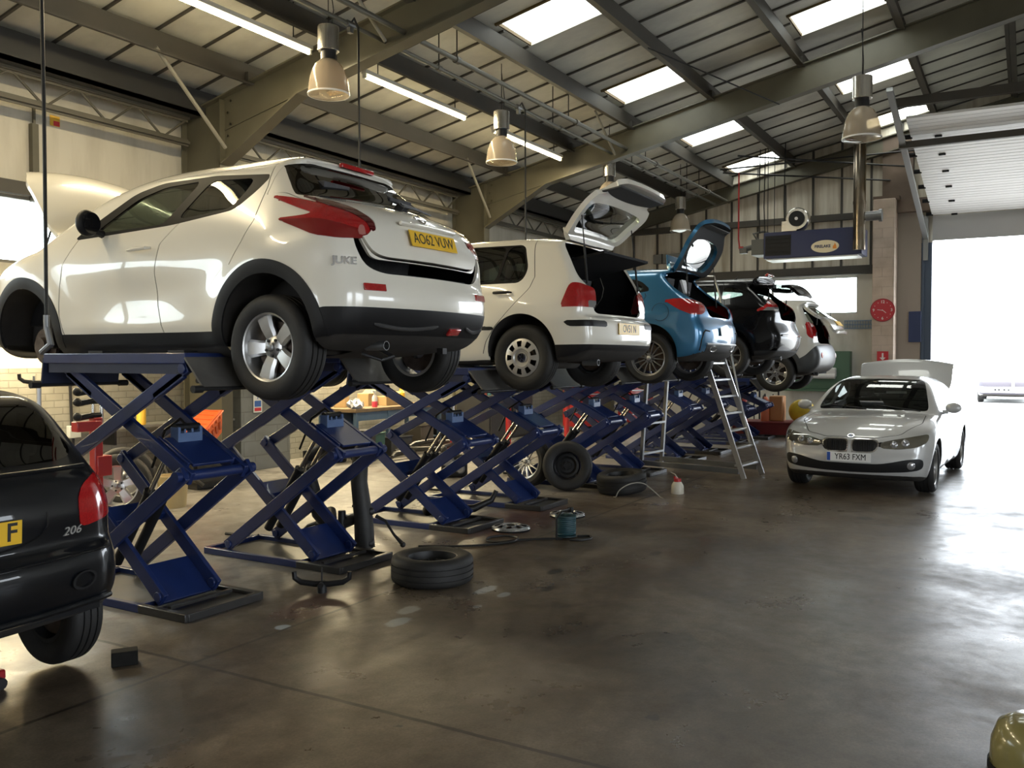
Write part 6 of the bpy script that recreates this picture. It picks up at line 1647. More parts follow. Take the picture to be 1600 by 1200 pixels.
cradle(t, 1.42); m = MB(); m.cyl((0,0,.8),(0,0,1.43),.022,n=14); m.cyl((0,-.05,1.44),(0,-.05,1.50),.012,n=8); m.cyl((0,.06,1.44),(0,.06,1.50),.012,n=8); obj('pole', m, ALU, t)
m = MB(); m.cyl((0,0,.05),(0,0,.82),.035,n=14)
for k in range(3): a = 2*PI*k/3; m.beam((0,0,.25),(.30*math.cos(a),.30*math.sin(a),.02),.03,.03)
obj('tripod', m, mat('stand_red',(.32,.02,.02),.4), t)
REDP = mat('red_paint', (.36,.018,.018), .35, coat=.3)
t = thing('spring_compressor', 'red upright spring compressor with black clamps beside the first lift', 'tool', (5.50,7.92,0))
m = MB(); m.box((0,0,.55),(.09,.09,1.10)); m.box((0,0,.02),(.45,.45,.04)); m.box((-.10,0,1.02),(.26,.10,.10)); m.box((.05,0,.62),(.16,.13,.20)); obj('column', m, REDP, t, bevel=.008)
m = MB(); m.cyl((.06,0,1.05),(.06,0,1.36),.022,n=10); m.cyl((-.02,.02,1.10),(-.02,.02,1.30),.016,n=10); obj('screw', m, ROD, t)
m = MB()
for z in (1.12,1.26,1.36): m.tube([(-.22,-.05,z),(-.18,.02,z-.02),(-.05,.0,z),(.05,0,z)],.028,8); m.sphere((-.23,-.05,z),.04,10,8)
obj('clamps', m, BLACK, t)
m = MB(); m.lathe([(0,0),(.14,0),(.17,.34),(.18,.36),(.165,.36),(.13,.02),(0,.02)],n=28); o = obj('bucket', m, mat('beige_plastic',(.55,.43,.22),.5)); o.location = (6.75,8.35,0); tag(o, 'beige plastic bucket on the floor behind the first lift', 'bucket')
# subframe standing on the floor between the first two bays
t = thing('axle_subframe', 'black axle subframe with hanging links standing behind the first car lift', 'car part', (6.06,5.02,0))
m = MB()
def limb(pts, rs): m.tube([Vector(p) for p in pts], rs, 10)
limb([(.02,.0,.02),(.0,.0,.30),(-.02,.03,.60),(-.03,.0,.88),(-.02,-.05,.95)],[.09,.085,.075,.07,.06])
limb([(-.02,.02,.90),(-.06,.18,.93),(-.10,.35,.90),(-.13,.50,.80)],[.06,.05,.05,.055])
limb([(-.13,.52,.86),(-.12,.50,.60),(-.10,.42,.30),(-.05,.28,.12)],[.05,.06,.07,.06])
limb([(.0,.02,.30),(-.03,.25,.20),(-.10,.45,.18)],[.05,.05,.04])
obj('frame', m, mat('sooty_steel',(.012,.012,.012),.55,noise=(8,(.03,.028,.025),.3)), t)
m = MB(); m.tube([(.05,-.10,.30),(.08,-.18,.26),(.10,-.26,.14),(.12,-.33,.07)],[.018,.012,.012,.02],8); m.sphere((.12,-.34,.06),.026,10,8); m.tube([(-.02,.50,.20),(-.03,.62,.16),(-.05,.72,.06)],[.02,.014,.02],8); m.sphere((.02,-.06,.34),.04,10,8); m.sphere((.02,-.05,.06),.05,10,8)
obj('drop_link', m, STEELB, t)
m = MB(); m.cyl((-.05,.20,.10),(-.05,.20,.34),.035,n=10); m.cyl((-.1,.28,.26),(-.02,.36,.32),.05,n=12); m.box((-.08,.30,.05),(.18,.22,.10)); obj('joint', m, STEELB, t, bevel=.01)
# black arch part by the third lift
t = thing('suspension_arm', 'curved black suspension arm on the floor beside the third lift base', 'car part', (7.62,5.08,.06))
m = MB(); m.tube([(-.2,.22,.05),(.0,.05,.05),(.15,-.12,.06),(.27,-.26,.14),(.30,-.30,.24)],[.04,.045,.04,.03,.025],10); obj('arm', m, STEELB, t)
m = MB(); m.sphere((-.2,.22,.06),.055,12,8); obj('bush', m, RUBBER, t)
t = thing('lamp_unit', 'black lamp unit with clear round lenses on the floor between the lifts', 'car part', (10.45,7.0,0), (0,0,.5))
m = MB(); m.box((0,0,.17),(.22,.36,.32)); obj('housing', m, BLACK, t, bevel=.03)
m = MB(); m.lathe([(0,.03),(.07,.03),(.09,0)],(-.11,.08,.24),(-1,0,0),24); m.lathe([(0,.03),(.05,.03),(.07,0)],(-.11,-.09,.13),(-1,0,0),24); obj('lens', m, CLEARL, t)
# orange crate on an engine
t = thing('engine_block', 'oily black engine block on the floor by the grey brick pier', 'engine', (7.98,9.28,0))
m = MB(); m.box((0,0,.30),(.62,.55,.40)); m.box((.02,.05,.10),(.5,.4,.2)); m.box((-.05,0,.52),(.5,.4,.08))
for k in range(4): m.cyl((-.31,-.2+.13*k,.42),(-.38,-.22+.13*k,.36),.035,n=10)
m.cyl((-.30,.12,.24),(-.37,.12,.24),.11,n=20); m.cyl((-.30,-.16,.30),(-.36,-.16,.30),.07,n=16); obj('block', m, mat('oily_metal',(.018,.017,.016),.4,metal=.3,noise=(9,(.05,.047,.042),.3)), t, bevel=.012)
m = MB(); m.tube([(-.35,.2,.45),(-.45,.0,.40),(-.40,-.25,.2),(-.3,-.35,.08)],.025,8); m.tube([(-.2,.3,.5),(-.4,.25,.3),(-.42,.1,.1)],.02,8); m.cyl((-.34,0.02,.56),(-.36,0.02,.57),.05,n=16); obj('hoses', m, RUBBER, t)
ORG = mat('orange_plastic', (.75,.13,.025), .45)
t = thing('storage_crate', 'orange lidded storage crate tilted on top of the engine block', 'crate', (7.90,9.25,.60), (.0,-.34,.50))
m = MB(); L_, W_, H_ = .60,.40,.26
L_ *= 1.12; W_ *= 1.12; H_ *= 1.12
rings = [[(sx*(L_/2-.04+k*.04),sy*(W_/2-.03+k*.03),k*H_) for sx,sy in ((-1,-1),(1,-1),(1,1),(-1,1))] for k in (0,1)]
m.loft(rings); m.box((0,0,H_),(L_+.03,W_+.03,.025)); obj('tub', m, ORG, t, bevel=.008)
m = MB(); m.box((-.155,0,H_+.02),(.30,W_,.02)); m.box((.155,0,H_+.02),(.30,W_,.02))
for k in range(5): m.beam((-.28+.14*k-.03,-.19,H_+.035),(-.28+.14*k+.04,.19,H_+.035),.014,.014)
for k in range(4): m.box((-.22+.145*k,-W_/2-.015,H_-.02),(.06,.015,.05))
obj('lid', m, ORG, t, bevel=.003)
m = MB()
for k in range(3): m.box((L_/2+.002,-.10+.10*k,H_*.55),(.012,.05,.03))
for k in range(4): m.box((-.2+.13*k,-W_/2+.002,H_*.5),(.05,.012,.10))
obj('grip_slots', m, mat('orange_shadow',(.40,.06,.012),.5), t)

# ================================================================ stepladder
t = thing('stepladder', 'tall aluminium platform stepladder standing right of the blue hatchback', 'ladder', (12.23,.03,0), (0,0,-.115))
F0y, T0y, ZT = 3.34, 4.08, 2.05
for x in (-.34,.34):
    m = MB(); m.beam((x,F0y,0),(x*.92,T0y,ZT),.025,.075,(0,0,1)); obj('side_rail', m, ALU, t, bevel=.003)
m = MB()
for k in range(8):
    q = (k+.75)/8.6; y = F0y+(T0y-F0y)*q; z = ZT*q; w = .68-.05*q
    m.box((0,y+.03,z),(w,.10,.028))
obj('treads', m, ALU, t, bevel=.003)
m = MB(); m.box((0,4.45,ZT),(.66,.75,.04)); obj('platform', m, ALU, t, bevel=.004)
for x in (-.33,.33):
    m = MB(); m.beam((x,4.96,0),(x,4.82,ZT),.05,.05,(0,1,0)); obj('rear_leg', m, GALV, t, bevel=.003)
    m = MB(); m.beam((x,3.42,.10),(x,4.96,.12),.035,.075); obj('floor_brace', m, GALV, t, bevel=.003)
    m = MB(); m.cyl((x-.03,5.02,.05),(x+.03,5.02,.05),.05,n=16); obj('castor', m, RUBBER, t)
    m = MB(); m.tube([(x,3.52,.45),(x,3.72,1.25),(x,4.0,2.6),(x,4.1,2.9),(x,4.75,2.95),(x,4.82,2.0)] if x > 0 else [(x,4.0,2.05),(x,4.05,2.3)],.016,8); obj('handrail', m, ALU, t)
m = MB(); m.beam((-.33,4.90,.7),(.33,4.90,.7),.03,.03); m.beam((-.33,4.93,.25),(.33,4.93,.25),.03,.03); obj('cross_brace', m, GALV, t)

# ================================================================ left wall: switch, signs, bench and clutter
o = obj('switch_box', MB().box((0,0,0),(.16,.08,.16)), mat('grey_box',(.40,.42,.40),.5), bevel=.01); o.location = (7.02,YW-.04,.74); tag(o, 'grey electrical switch box on the brick wall', 'switch box')
m = MB(); m.cyl((7.0,YW-.03,.82),(6.98,YW-.03,1.52),.018,n=8); m.cyl((7.02,YW-.03,.66),(6.98,YW-.05,.12),.016,n=8); tag(obj('conduit', m, BLACK), 'black conduit running up the brick wall through the switch box', 'conduit')
def sign(name, label, loc, rot, w, h, base, bands):
    t = thing(name, label, 'sign', loc, rot)
    obj('board', MB().box((0,0,0),(w,h,.006)), mat(*base), t)
    for (x, y, ww, hh, c) in bands: obj('panel', MB().box((x,y,.004),(ww,hh,.002)), mat(*c), t)
    return t
FW = (PI/2,0,0)          # faces -Y
FX = (PI/2,0,-PI/2)      # faces -X
cR, cB, cW, cY = ('sign_red',(.55,.03,.04),.5), ('sign_blue',(.05,.13,.40),.5), ('sign_white',(.70,.70,.66),.5), ('sign_yellow',(.75,.45,.05),.5)
s = sign('wall_sign', 'small white notice with blue and red bands on the grey brick pier', (9.62,9.99,1.00), FW, .17,.26, cW, [(0,.0,.13,.09,cB),(0,-.085,.13,.05,cR)])
text_mesh('pictogram', 'i', .06, mat(*cB), s, Matrix.Translation((0,.09,.004)), .001, .004)
t = thing('alarm_bell', 'red fire alarm bell on the grey brick pier above the white notice', 'alarm', (9.60,9.99,1.27), FW)
m = MB(); m.lathe([(0,.07),(.05,.065),(.09,.04),(.10,.0),(0,0)],n=28); obj('gong', m, REDP, t); m = MB(); m.lathe([(0,.085),(.02,.08),(.02,.06)],n=14); obj('boss', m, REDP, t)
sign('wall_sticker', 'small yellow and red sticker high on the cream wall lining', (6.86,YW+.015,4.66), FW, .13,.13, cY, [(.02,-.03,.08,.06,cR)])
WOOD = mat('worn_bench_top', (.24,.16,.08), .6, noise=(5,(.12,.08,.045),.3))
BENB = mat('bench_blue', (.05,.10,.17), .5, noise=(6,(.09,.13,.18),.3))
t = thing('workbench', 'blue steel workbench with a worn wooden top against the brick wall', 'workbench', (12.6,9.95,0))
m = MB(); m.bb((-1.25,-.40,.78),(1.25,.45,.84)); obj('bench_top', m, WOOD, t, bevel=.006)
for x in (-1.2,-.35,1.2):
    for y in (-.36,.40): obj('leg', MB().box((x,y,.39),(.06,.06,.78)), BENB, t)
m = MB(); m.bb((-1.2,-.38,.64),(1.2,-.34,.78)); m.bb((-1.2,-.3,.20),(1.2,.4,.23)); m.bb((-1.2,.41,.20),(-.35,.43,.78)); obj('apron', m, BENB, t)
def lathe_thing(name, label, cat, loc, prof, mt, grp=None, rot=None):
    o = obj(name, MB().lathe(prof, n=20), mt); o.location = loc
    if rot: o.rotation_euler = rot
    return tag(o, label, cat, grp)
t = thing('spray_bottle', 'spray bottle of pink fluid on the wooden bench top', 'bottle', (12.05,9.72,.84))
m = MB(); m.lathe([(0,0),(.045,0),(.048,.02),(.048,.10)],n=18); obj('fluid', m, mat('pink_fluid',(.75,.06,.10),.3), t)
m = MB(); m.lathe([(.048,.10),(.048,.16),(.03,.20),(.016,.22),(.016,.25),(0,.25)],n=18); obj('bottle', m, mat('milky_plastic',(.65,.58,.55),.35), t)
m = MB(); m.box((-.02,0,.27),(.09,.03,.035)); m.cyl((0,0,.23),(0,0,.26),.02,n=10); obj('trigger_head', m, mat('white_plastic',(.75,.75,.72),.4), t)
m = MB(); m.sphere((0,0,.06),(.17,.11,.07),14,8)
for i, v in enumerate(m.v): m.v[i] = (v[0]*(1+.3*math.sin(5*i)), v[1]*(1+.3*math.cos(7*i)), max(0,v[2]*(1+.4*math.sin(3*i))))
o = obj('rag', m, mat('white_rag',(.55,.55,.56),.9)); o.location = (11.5,9.68,.84); tag(o, 'crumpled white rag on the front corner of the bench', 'rag')
CARD = mat('cardboard', (.40,.27,.13), .8)
for i, (x, y, d, lb) in enumerate(((12.75,10.0,(.42,.3,.16),'wide cardboard box on the bench behind the spray bottle'),(12.35,10.15,(.26,.22,.22),'small cardboard box against the wall on the bench'),(11.75,10.2,(.22,.2,.24),'cardboard box at the back of the bench behind the rag'))):
    m = MB(); m.box((0,0,d[2]/2),d); o = obj('cardboard_box', m, CARD, bevel=.004); o.location = (x,y,.84); o.rotation_euler = (0,0,.2*i); tag(o, lb, 'box', 'cardboard boxes on the bench')
    obj('flap', MB().box((d[0]*.3,-.02,d[2]+.03),(d[0]*.5,d[1],.006),(0,-.5,0)), CARD, o)
lathe_thing('oil_bottle', 'yellow oil bottle standing on the bench beside the wide box', 'bottle', (13.3,10.1,.84), [(0,0),(.07,0),(.07,.2),(.03,.25),(.03,.28),(0,.28)], mat('yellow_plastic',(.70,.42,.04),.4))
lathe_thing('oil_bottle', 'yellow bottle on the narrow grey shelf behind the first lift', 'bottle', (7.75,10.2,.80), [(0,0),(.06,0),(.06,.2),(.03,.25),(.03,.28),(0,.28)], mat('yellow_plastic',(.70,.42,.04),.4))
t = thing('wall_shelf', 'narrow grey shelf on the brick wall behind the first lift', 'shelf', (8.3,10.35,.78))
obj('board', MB().box((0,0,0),(2.4,.44,.03)), mat('shelf_grey',(.22,.22,.20),.6), t)
obj('bracket', MB().box((-.9,.05,-.12),(.03,.3,.22)), STEELB, t); obj('bracket', MB().box((.9,.05,-.12),(.03,.3,.22)), STEELB, t)
t = thing('work_lamp', 'lit work lamp hanging under the ledge on the left wall', 'lamp', (6.9,9.9,1.78))
obj('lamp_shade', MB().lathe([(.03,.12),(.05,.10),(.13,0),(.125,0),(.045,.095),(.03,.11)],n=20), BLACK, t); obj('bulb', MB().sphere((0,0,.04),.04,12,8), mat('warm_bulb',(1,.9,.6),.4,emit=(1,.75,.35),estr=30), t)
obj('arm', MB().tube([(0,0,.12),(.0,.25,.3),(0,.65,.25)],.012,6) if False else MB().cyl((0,0,.12),(0,.68,.20),.012,n=8), BLACK, t)
d = bpy.data.lights.new('lamp_glow','POINT'); d.energy = 12; d.color = (1,.72,.34); d.shadow_soft_size = .06; lo = bpy.data.objects.new('lamp_glow', d); COL.objects.link(lo); lo.parent = t; lo.location = (0,0,.0)
t = thing('work_lamp', 'second lit work lamp on the left wall, above the pole stand', 'lamp', (5.6,9.9,1.80))
obj('lamp_shade', MB().lathe([(.03,.12),(.05,.10),(.13,0),(.125,0),(.045,.095),(.03,.11)],n=20), BLACK, t); obj('bulb', MB().sphere((0,0,.04),.04,12,8), mat('warm_bulb',(1,.9,.6),.4), t)
obj('arm', MB().cyl((0,0,.12),(0,.68,.20),.012,n=8), BLACK, t)
d = bpy.data.lights.new('lamp_glow','POINT'); d.energy = 25; d.color = (1,.72,.34); d.shadow_soft_size = .06; lo = bpy.data.objects.new('lamp_glow', d); COL.objects.link(lo); lo.parent = t; lo.location = (0,0,.0)
# heaps of scrap under and beside the bench
rs = random.Random(3)
for k, (x, y, lb) in enumerate(((11.0,9.75,'black plastic drum standing at the left end of the bench'),(14.25,9.9,'tall black drum standing right of the bench'))):
    lathe_thing('drum', lb, 'drum', (x,y,0), [(0,0),(.22,0),(.23,.02),(.23,.28),(.24,.30),(.23,.32),(.23,.6),(.22,.62),(0,.62)], BLACK, 'black drums by the bench')
for k, (x, y, z, d, c, lb, r) in enumerate(((11.6,9.5,0,(.5,.35,.42),(.03,.09,.07),'dark green box under the left end of the bench',.1),(11.25,9.3,0,(.3,.3,.50),(.02,.02,.022),'black box in front of the bench end',.3),(12.4,9.6,0,(.6,.4,.3),(.05,.05,.05),'dark grey box on the floor under the bench',0),(13.2,9.65,0,(.5,.4,.45),(.09,.075,.055),'brown box on the floor under the right end of the bench',.15))):
    m = MB(); m.box((0,0,d[2]/2),d); m.box((0,0,d[2]+.012),(d[0]+.03,d[1]+.03,.024)); o = obj('parts_box', m, mat('box_%d' % k, c, .55), bevel=.01); o.location = (x,y,z); o.rotation_euler = (0,0,r); tag(o, lb, 'box', 'boxes around the bench')
for k in range(7):
    x, y = 11.9+.42*k, 8.95+.22*rs.random(); m = MB()
    a = rs.random()*1.5-.75; L = .5+.4*rs.random(); z = .06+.05*(k%3)
    m.tube([(-L/2,0,z),(-L/4,.05,z+.06*rs.random()),(L/4,-.04,z+.09*rs.random()),(L/2,.02,z)],[.03,.05,.045,.03],8); m.sphere((L/2,.02,z),.07,10,8)
    o = obj('exhaust_pipe' if k % 2 else 'drive_shaft', m, mat('oily_metal',(.018,.017,.016),.4)); o.location = (x,y,0); o.rotation_euler = (0,0,a)
    tag(o, 'sooty black scrap rod lying in the heap in front of the bench', 'scrap', 'scrap rods in front of the bench')
# red hydraulic posts and tool chests further along
for k, (x, y, h, lb) in enumerate(((14.7,8.6,1.20,'red hydraulic jack post with a chrome ram behind the third lift'),(16.4,8.2,1.0,'red hydraulic jack post further back, left of the red tool chest'),(13.4,9.0,.9,'short red jack post in front of the bench'))):
    t = thing('jack_post', lb, 'jack', (x,y,0), (0,0,0), 'red jack posts along the left wall')
    obj('cylinder', MB().cyl((0,0,.06),(0,0,h*.72),.055,n=16), REDP, t); obj('ram', MB().cyl((0,0,h*.72),(0,0,h),.028,n=12), ROD, t)
    m = MB(); m.box((0,0,.03),(.5,.08,.05)); m.box((0,0,.03),(.08,.5,.05)); obj('feet', m, REDP, t); obj('saddle', MB().box((0,0,h),(.16,.08,.03)), STEELB, t)
REDC = mat('tool_chest_red', (.42,.02,.02), .32, coat=.5)
def chest(x, y, w, h, n, rz, lb):
    t = thing('tool_chest', lb, 'tool chest', (x,y,0), (0,0,rz), 'red tool chests by the far wall')
    obj('carcass', MB().bb((-w/2,-.23,.12),(w/2,.23,h)), REDC, t, bevel=.01)
    hh = (h-.22)/n
    for k in range(n):
        dd = obj('drawer', MB().box((0,-.24,.18+hh*(k+.5)),(w-.06,.03,hh-.02)), REDC, t, bevel=.006)
        obj('pull', MB().box((0,-.262,.18+hh*(k+.92)),(w-.10,.02,.02)), ALU, dd)
    m = MB()
    for a in (-w/2+.08,w/2-.08): m.cyl((a-.02,-.15,.06),(a+.02,-.15,.06),.06,n=14); m.cyl((a-.02,.15,.06),(a+.02,.15,.06),.06,n=14)
    obj('castors', m, BLACK, t)
chest(18.6,8.9,.78,1.05,6,-.55,'tall red tool chest seen through the lifts, near the far wall'); chest(20.6,8.4,.75,.95,5,-.5,'lower red tool chest right of the tall one')
t = thing('bench_cabinet', 'black steel cabinet with bottles on top along the left wall', 'cabinet', (16.2,9.8,0))
obj('carcass', MB().bb((-.9,-.4,0),(.9,.4,.92)), mat('cabinet_black',(.025,.025,.027),.45), t, bevel=.01)
for x in (-.45,.45):
    q = obj('door', MB().box((x,-.41,.47),(.84,.03,.84)), mat('cabinet_black2',(.03,.03,.033),.4), t, bevel=.006); obj('handle', MB().box((x+.3*(-1 if x>0 else 1),-.435,.55),(.02,.02,.14)), ALU, q)
CLUT = [(.35,.08,.05),(.55,.50,.40),(.06,.18,.20),(.60,.30,.06),(.5,.5,.48),(.10,.10,.11)]
for k in range(12):
    x = 15.4+.145*k; h = .12+.14*rs.random(); r = .03+.03*rs.random(); c = CLUT[k % 6]
    lathe_thing('bottle', ('red','cream','teal','orange','white','black')[k % 6]+' bottle in the row on the black cabinet, %s' % ('towards the bench' if k < 6 else 'towards the tool chests'), 'bottle', (x,9.55+.3*rs.random(),.92), [(0,0),(r,0),(r,h*.7),(r*.4,h*.85),(r*.4,h),(0,h)], mat('bottle_%d' % (k % 6), c, .4), 'bottles on the black cabinet')
# ================================================================ far wall
t = thing('oil_drainer_tray', 'long red steel tray on the floor by the far wall', 'tray', (19.6,4.75,0), (0,0,.12))
m = MB(); m.bb((-.35,-.85,.04),(.35,.85,.30)); m.bb((-.40,-.9,.28),(.40,.9,.32)); obj('tray', m, mat('dull_red',(.20,.02,.02),.5), t, bevel=.01); m = MB(); m.bb((-.37,-.6,.0),(-.34,-.35,.2)); m.bb((-.37,.35,0),(-.34,.6,.2)); obj('fork_slots', m, DARK, t)
def extinguisher(x, y, z, c, lb, h=.5):
    t = thing('gas_cylinder', lb, 'cylinder', (x,y,z), (0,0,0), 'cylinders on the red tray')
    obj('body', MB().lathe([(0,0),(.085,0),(.09,.02),(.09,h*.8),(.06,h*.92),(.025,h*.97),(0,h*.97)],n=22), mat(*c), t); obj('valve', MB().cyl((0,0,h*.95),(0,0,h*1.08),.02,n=8), STEELB, t)
    m = MB(); m.tube([(0,0,h*1.05),(-.08,.02,h*1.0),(-.11,.04,h*.6)],.010,6); obj('hose', m, BLACK, t)
extinguisher(19.5,5.4,.32,('cyl_red',(.45,.05,.04),.35),'red cylinder standing at the left end of the red tray'); extinguisher(19.45,4.92,.32,('cyl_orange',(.60,.16,.07),.4),'orange cylinder standing in the middle of the red tray',.55)
m = MB(); m.bb((-.15,-.15,0),(.15,.15,.55)); o = obj('orange_tub', m, mat('amber_tub',(.48,.22,.08),.45), bevel=.03); o.location = (19.65,4.70,.32); tag(o, 'amber square tub on the red tray right of the orange cylinder', 'tub')
m = MB(); m.sphere((0,0,.22),(.20,.28,.26),18,10); m.v = [(x,y,max(0,z)) for x,y,z in m.v]; o = obj('sack', m, mat('yellow_sack',(.70,.50,.03),.6,noise=(6,(.5,.34,.02),.3))); o.location = (19.65,4.18,.32); tag(o, 'bulging yellow sack at the right end of the red tray', 'sack')
for k, (y, h, lb) in enumerate(((5.02,1.0,'black T-handled trolley standing behind the red tray, left one'),(4.60,1.1,'taller black T-handled trolley standing behind the red tray, right one'))):
    t = thing('hand_trolley', lb, 'trolley', (20.15,y+.2,0), (0,0,0), 'hand trolleys behind the red tray')
    m = MB(); m.cyl((0,0,.1),(0,0,h),.02,n=8); m.cyl((0,-.22,h),(0,.22,h),.02,n=8); m.cyl((0,.12,.1),(0,.12,h*.8),.015,n=8); obj('handle', m, BLACK, t)
    m = MB(); m.cyl((0,-.2,.1),(0,-.15,.1),.1,n=16); m.cyl((0,.15,.1),(0,.2,.1),.1,n=16); m.box((0,0,.1),(.1,.3,.05)); obj('wheels', m, RUBBER, t)
GREEN = mat('cabinet_green', (.09,.17,.11), .5)
t = thing('wall_cabinet', 'dull green cabinet board on the far wall behind the pale off-road car', 'cabinet', (22.1,4.35,0))
m = MB(); m.bb((-.10,-.75,.95),(.20,.75,1.85)); obj('board', m, GREEN, t, bevel=.01); m = MB(); m.bb((-.25,-.75,.90),(.2,.75,.95)); obj('shelf', m, GREEN, t)
t = thing('paper_dispenser', 'white paper roll dispenser on the green board of the far wall', 'dispenser', (21.9,4.2,1.35))
obj('cover', MB().box((0,0,0),(.2,.62,.22)), mat('white_plastic',(.75,.75,.72),.4), t, bevel=.03); obj('roll', MB().cyl((-.05,-.3,-.08),(-.05,.3,-.08),.07,n=16), mat('white_paper',(.8,.8,.8),.6), t)
t = thing('tool_rack', 'blue perforated tool rack on the white far wall left of the clock', 'rack', (22.26,3.45,2.48))
m = MB()
for z in (-.09,0,.09): m.box((0,0,z),(.03,.66,.02))
for k in range(12): m.box((0,-.32+.058*k,0),(.025,.012,.20))
obj('grid', m, mat('rack_blue',(.16,.25,.38),.5), t)
t = thing('wall_clock', 'red round wall clock with white figures on the pink pier', 'clock', (21.64,2.85,2.77), FX)
obj('face', MB().lathe([(0,.03),(.245,.03),(.245,0),(0,0)],n=48), mat('clock_red',(.50,.03,.045),.4), t)
obj('bezel', MB().lathe([(.24,.0),(.262,.0),(.262,.04),(.245,.04)],n=48), mat('clock_rim',(.30,.02,.03),.35), t)
WI = mat('clock_white', (.75,.72,.70), .5)
for s_, x, y in (('12',0,.185),('3',.19,0),('6',0,-.185),('9',-.19,0)): text_mesh('figure', s_, .09, WI, t, Matrix.Translation((x,y,.032)), .001, .002)
m = MB()
for k in range(12):
    if k % 3: a = 2*PI*k/12; m.cyl((.19*math.cos(a),.19*math.sin(a),.030),(.19*math.cos(a),.19*math.sin(a),.034),.009,n=8)
obj('hour_dots', m, WI, t)
m = MB(); m.beam((.02,-.01,.036),(-.11,.012,.036),.012,.003,(0,0,1)); m.beam((-.01,.01,.036),(.075,-.065,.036),.014,.003,(0,0,1)); obj('hands', m, WI, t)
s = sign('arrow_sign', 'red sign with a white down arrow on the pink pier below the clock', (21.64,2.84,1.72), FX, .24,.24, cR, [])
m = MB(); m.box((0,.025,.005),(.035,.11,.002)); m.add([(-.065,-.02,.004),(.065,-.02,.004),(0,-.085,.004),(-.065,-.02,.006),(.065,-.02,.006),(0,-.085,.006)],[(0,2,1),(3,4,5),(0,1,4,3),(1,2,5,4),(2,0,3,5)]); obj('arrow', m, WI, s)
sign('wall_sign', 'red notice board under the arrow sign on the pink pier', (21.64,2.84,1.46), FX, .24,.18, cR, [(0,.03,.18,.02,cW),(0,-.02,.18,.02,cW)])
m = MB(); m.bb((XE-.20,2.10,2.05),(XE-.10,2.36,2.75)); tag(obj('control_box', m, mat('navy_box',(.02,.035,.10),.4), bevel=.01), 'navy control box on the wall beside the door jamb', 'control box')
t = thing('grey_duct_box', 'grey rectangular duct on the far wall behind the blue tailgate', 'duct', (XE-.08,8.0,4.28)); obj('duct', MB().box((0,0,0),(.16,1.1,.24)), mat('duct_grey',(.20,.20,.19),.5), t, bevel=.01); obj('joint', MB().box((0,.3,0),(.17,.03,.25)), STEELB, t)

# ================================================================ gas heater with blower, flue
t = thing('gas_heater', 'dark blue hanging gas heater with a round blower on top', 'heater', (20.45,4.12,3.90))
NAVY = mat('heater_navy', (.012,.02,.075), .4)
obj('casing', MB().bb((-.38,-1.05,.0),(.38,1.02,.58)), NAVY, t, bevel=.012)
m = MB(); m.bb((-.39,.42,.06),(-.37,.98,.50)); 
for z in (.15,.25,.35,.44): m.box((-.395,.70,z),(.02,.5,.025))
obj('side_grille', m, BLACK, t)
m = MB(); m.bb((-.30,-.95,-.03),(.30,.98,.0)); obj('underside_glare', m, mat('glare_white',(.85,.85,.82),.3), t)  # added bright sheet imitating window glare on the casing underside
m = MB(); m.lathe([(0,0),(.23,0),(.25,.03),(.25,.25),(.23,.28),(0,.28)],(-.10,.30,.84),(-1,0,0),32); m.bb((-.40,.30,.58),(-.05,.62,.80)); obj('blower_scroll', m, ALUB, t)
m = MB(); m.lathe([(0,.02),(.17,.02),(.17,0)],(-.39,.30,.84),(-1,0,0),28); obj('blower_intake', m, BLACK, t)
m = MB(); m.cyl((-.42,.30,.84),(-.44,.30,.84),.035,n=12); obj('motor_hub', m, WI, t)
m = MB(); m.bb((-.35,1.02,.10),(.2,1.30,.45)); m.cyl((-.2,1.30,.3),(-.2,1.55,.25),.06,n=12); m.box((-.25,1.50,.22),(.14,.16,.12)); m.tube([(-.2,1.2,.45),(-.2,1.3,.6),(-.1,1.1,.65),(0,.9,.58)],.025,8); obj('burner', m, mat('burner_grey',(.10,.10,.09),.5), t, bevel=.01)
m = MB(); m.tube([(-.25,1.58,.2),(-.25,1.62,.5),(-.25,1.62,2.0)],.018,8); m.box((-.25,1.56,.30),(.06,.1,.05)); obj('gas_pipe', m, REDP, t)
# oval maker's plate with lettering and a flame
e = MB(); n_ = 40; e.add([(0,0,0)]+[(.29*math.cos(2*PI*i/n_),.135*math.sin(2*PI*i/n_),0) for i in range(n_)],[(0,1+i,1+(i+1)%n_) for i in range(n_)]); e.add([(.29*math.cos(2*PI*i/n_),.135*math.sin(2*PI*i/n_),-.006) for i in range(n_)]+[(.29*math.cos(2*PI*i/n_),.135*math.sin(2*PI*i/n_),0) for i in range(n_)],[(i,(i+1)%n_,n_+(i+1)%n_,n_+i) for i in range(n_)])
q = obj('name_plate', e, mat('plate_cream',(.72,.62,.42),.4), t); q.matrix_local = frame((-.388,-.30,.20),(0,-1,0),(-1,0,0))
text_mesh('lettering', 'FIRELAKE', .085, mat('plate_navy_ink',(.02,.03,.10),.5), q, Matrix.Translation((-.05,.0,.002)), .001, .003, .95)
fl = MB(); fl.add([(.16,-.06,.003),(.24,-.06,.003),(.235,.0,.003),(.205,.07,.003),(.19,.02,.003),(.165,.0,.003)],[(0,1,2,3,4,5)]); obj('flame_mark', fl, mat('flame_orange',(.75,.25,.03),.5), q)
m = MB()
for y in (-.9,.95):
    for x in (-.3,.3): m.cyl((x,y,.58),(x,y,zroof(4.12+y)-4.0),.008,n=6)
obj('hanger', m, STEELB, t)
m = MB()
for x, y in ((-.2,1.15),(-.15,1.05),(-.1,.62)): m.tube([(x,y,.6),(x+.02,y+.03,1.2),(x,y,zroof(4.12+y)-4.05)],.011,6)
obj('control_cable', m, BLACK, t)
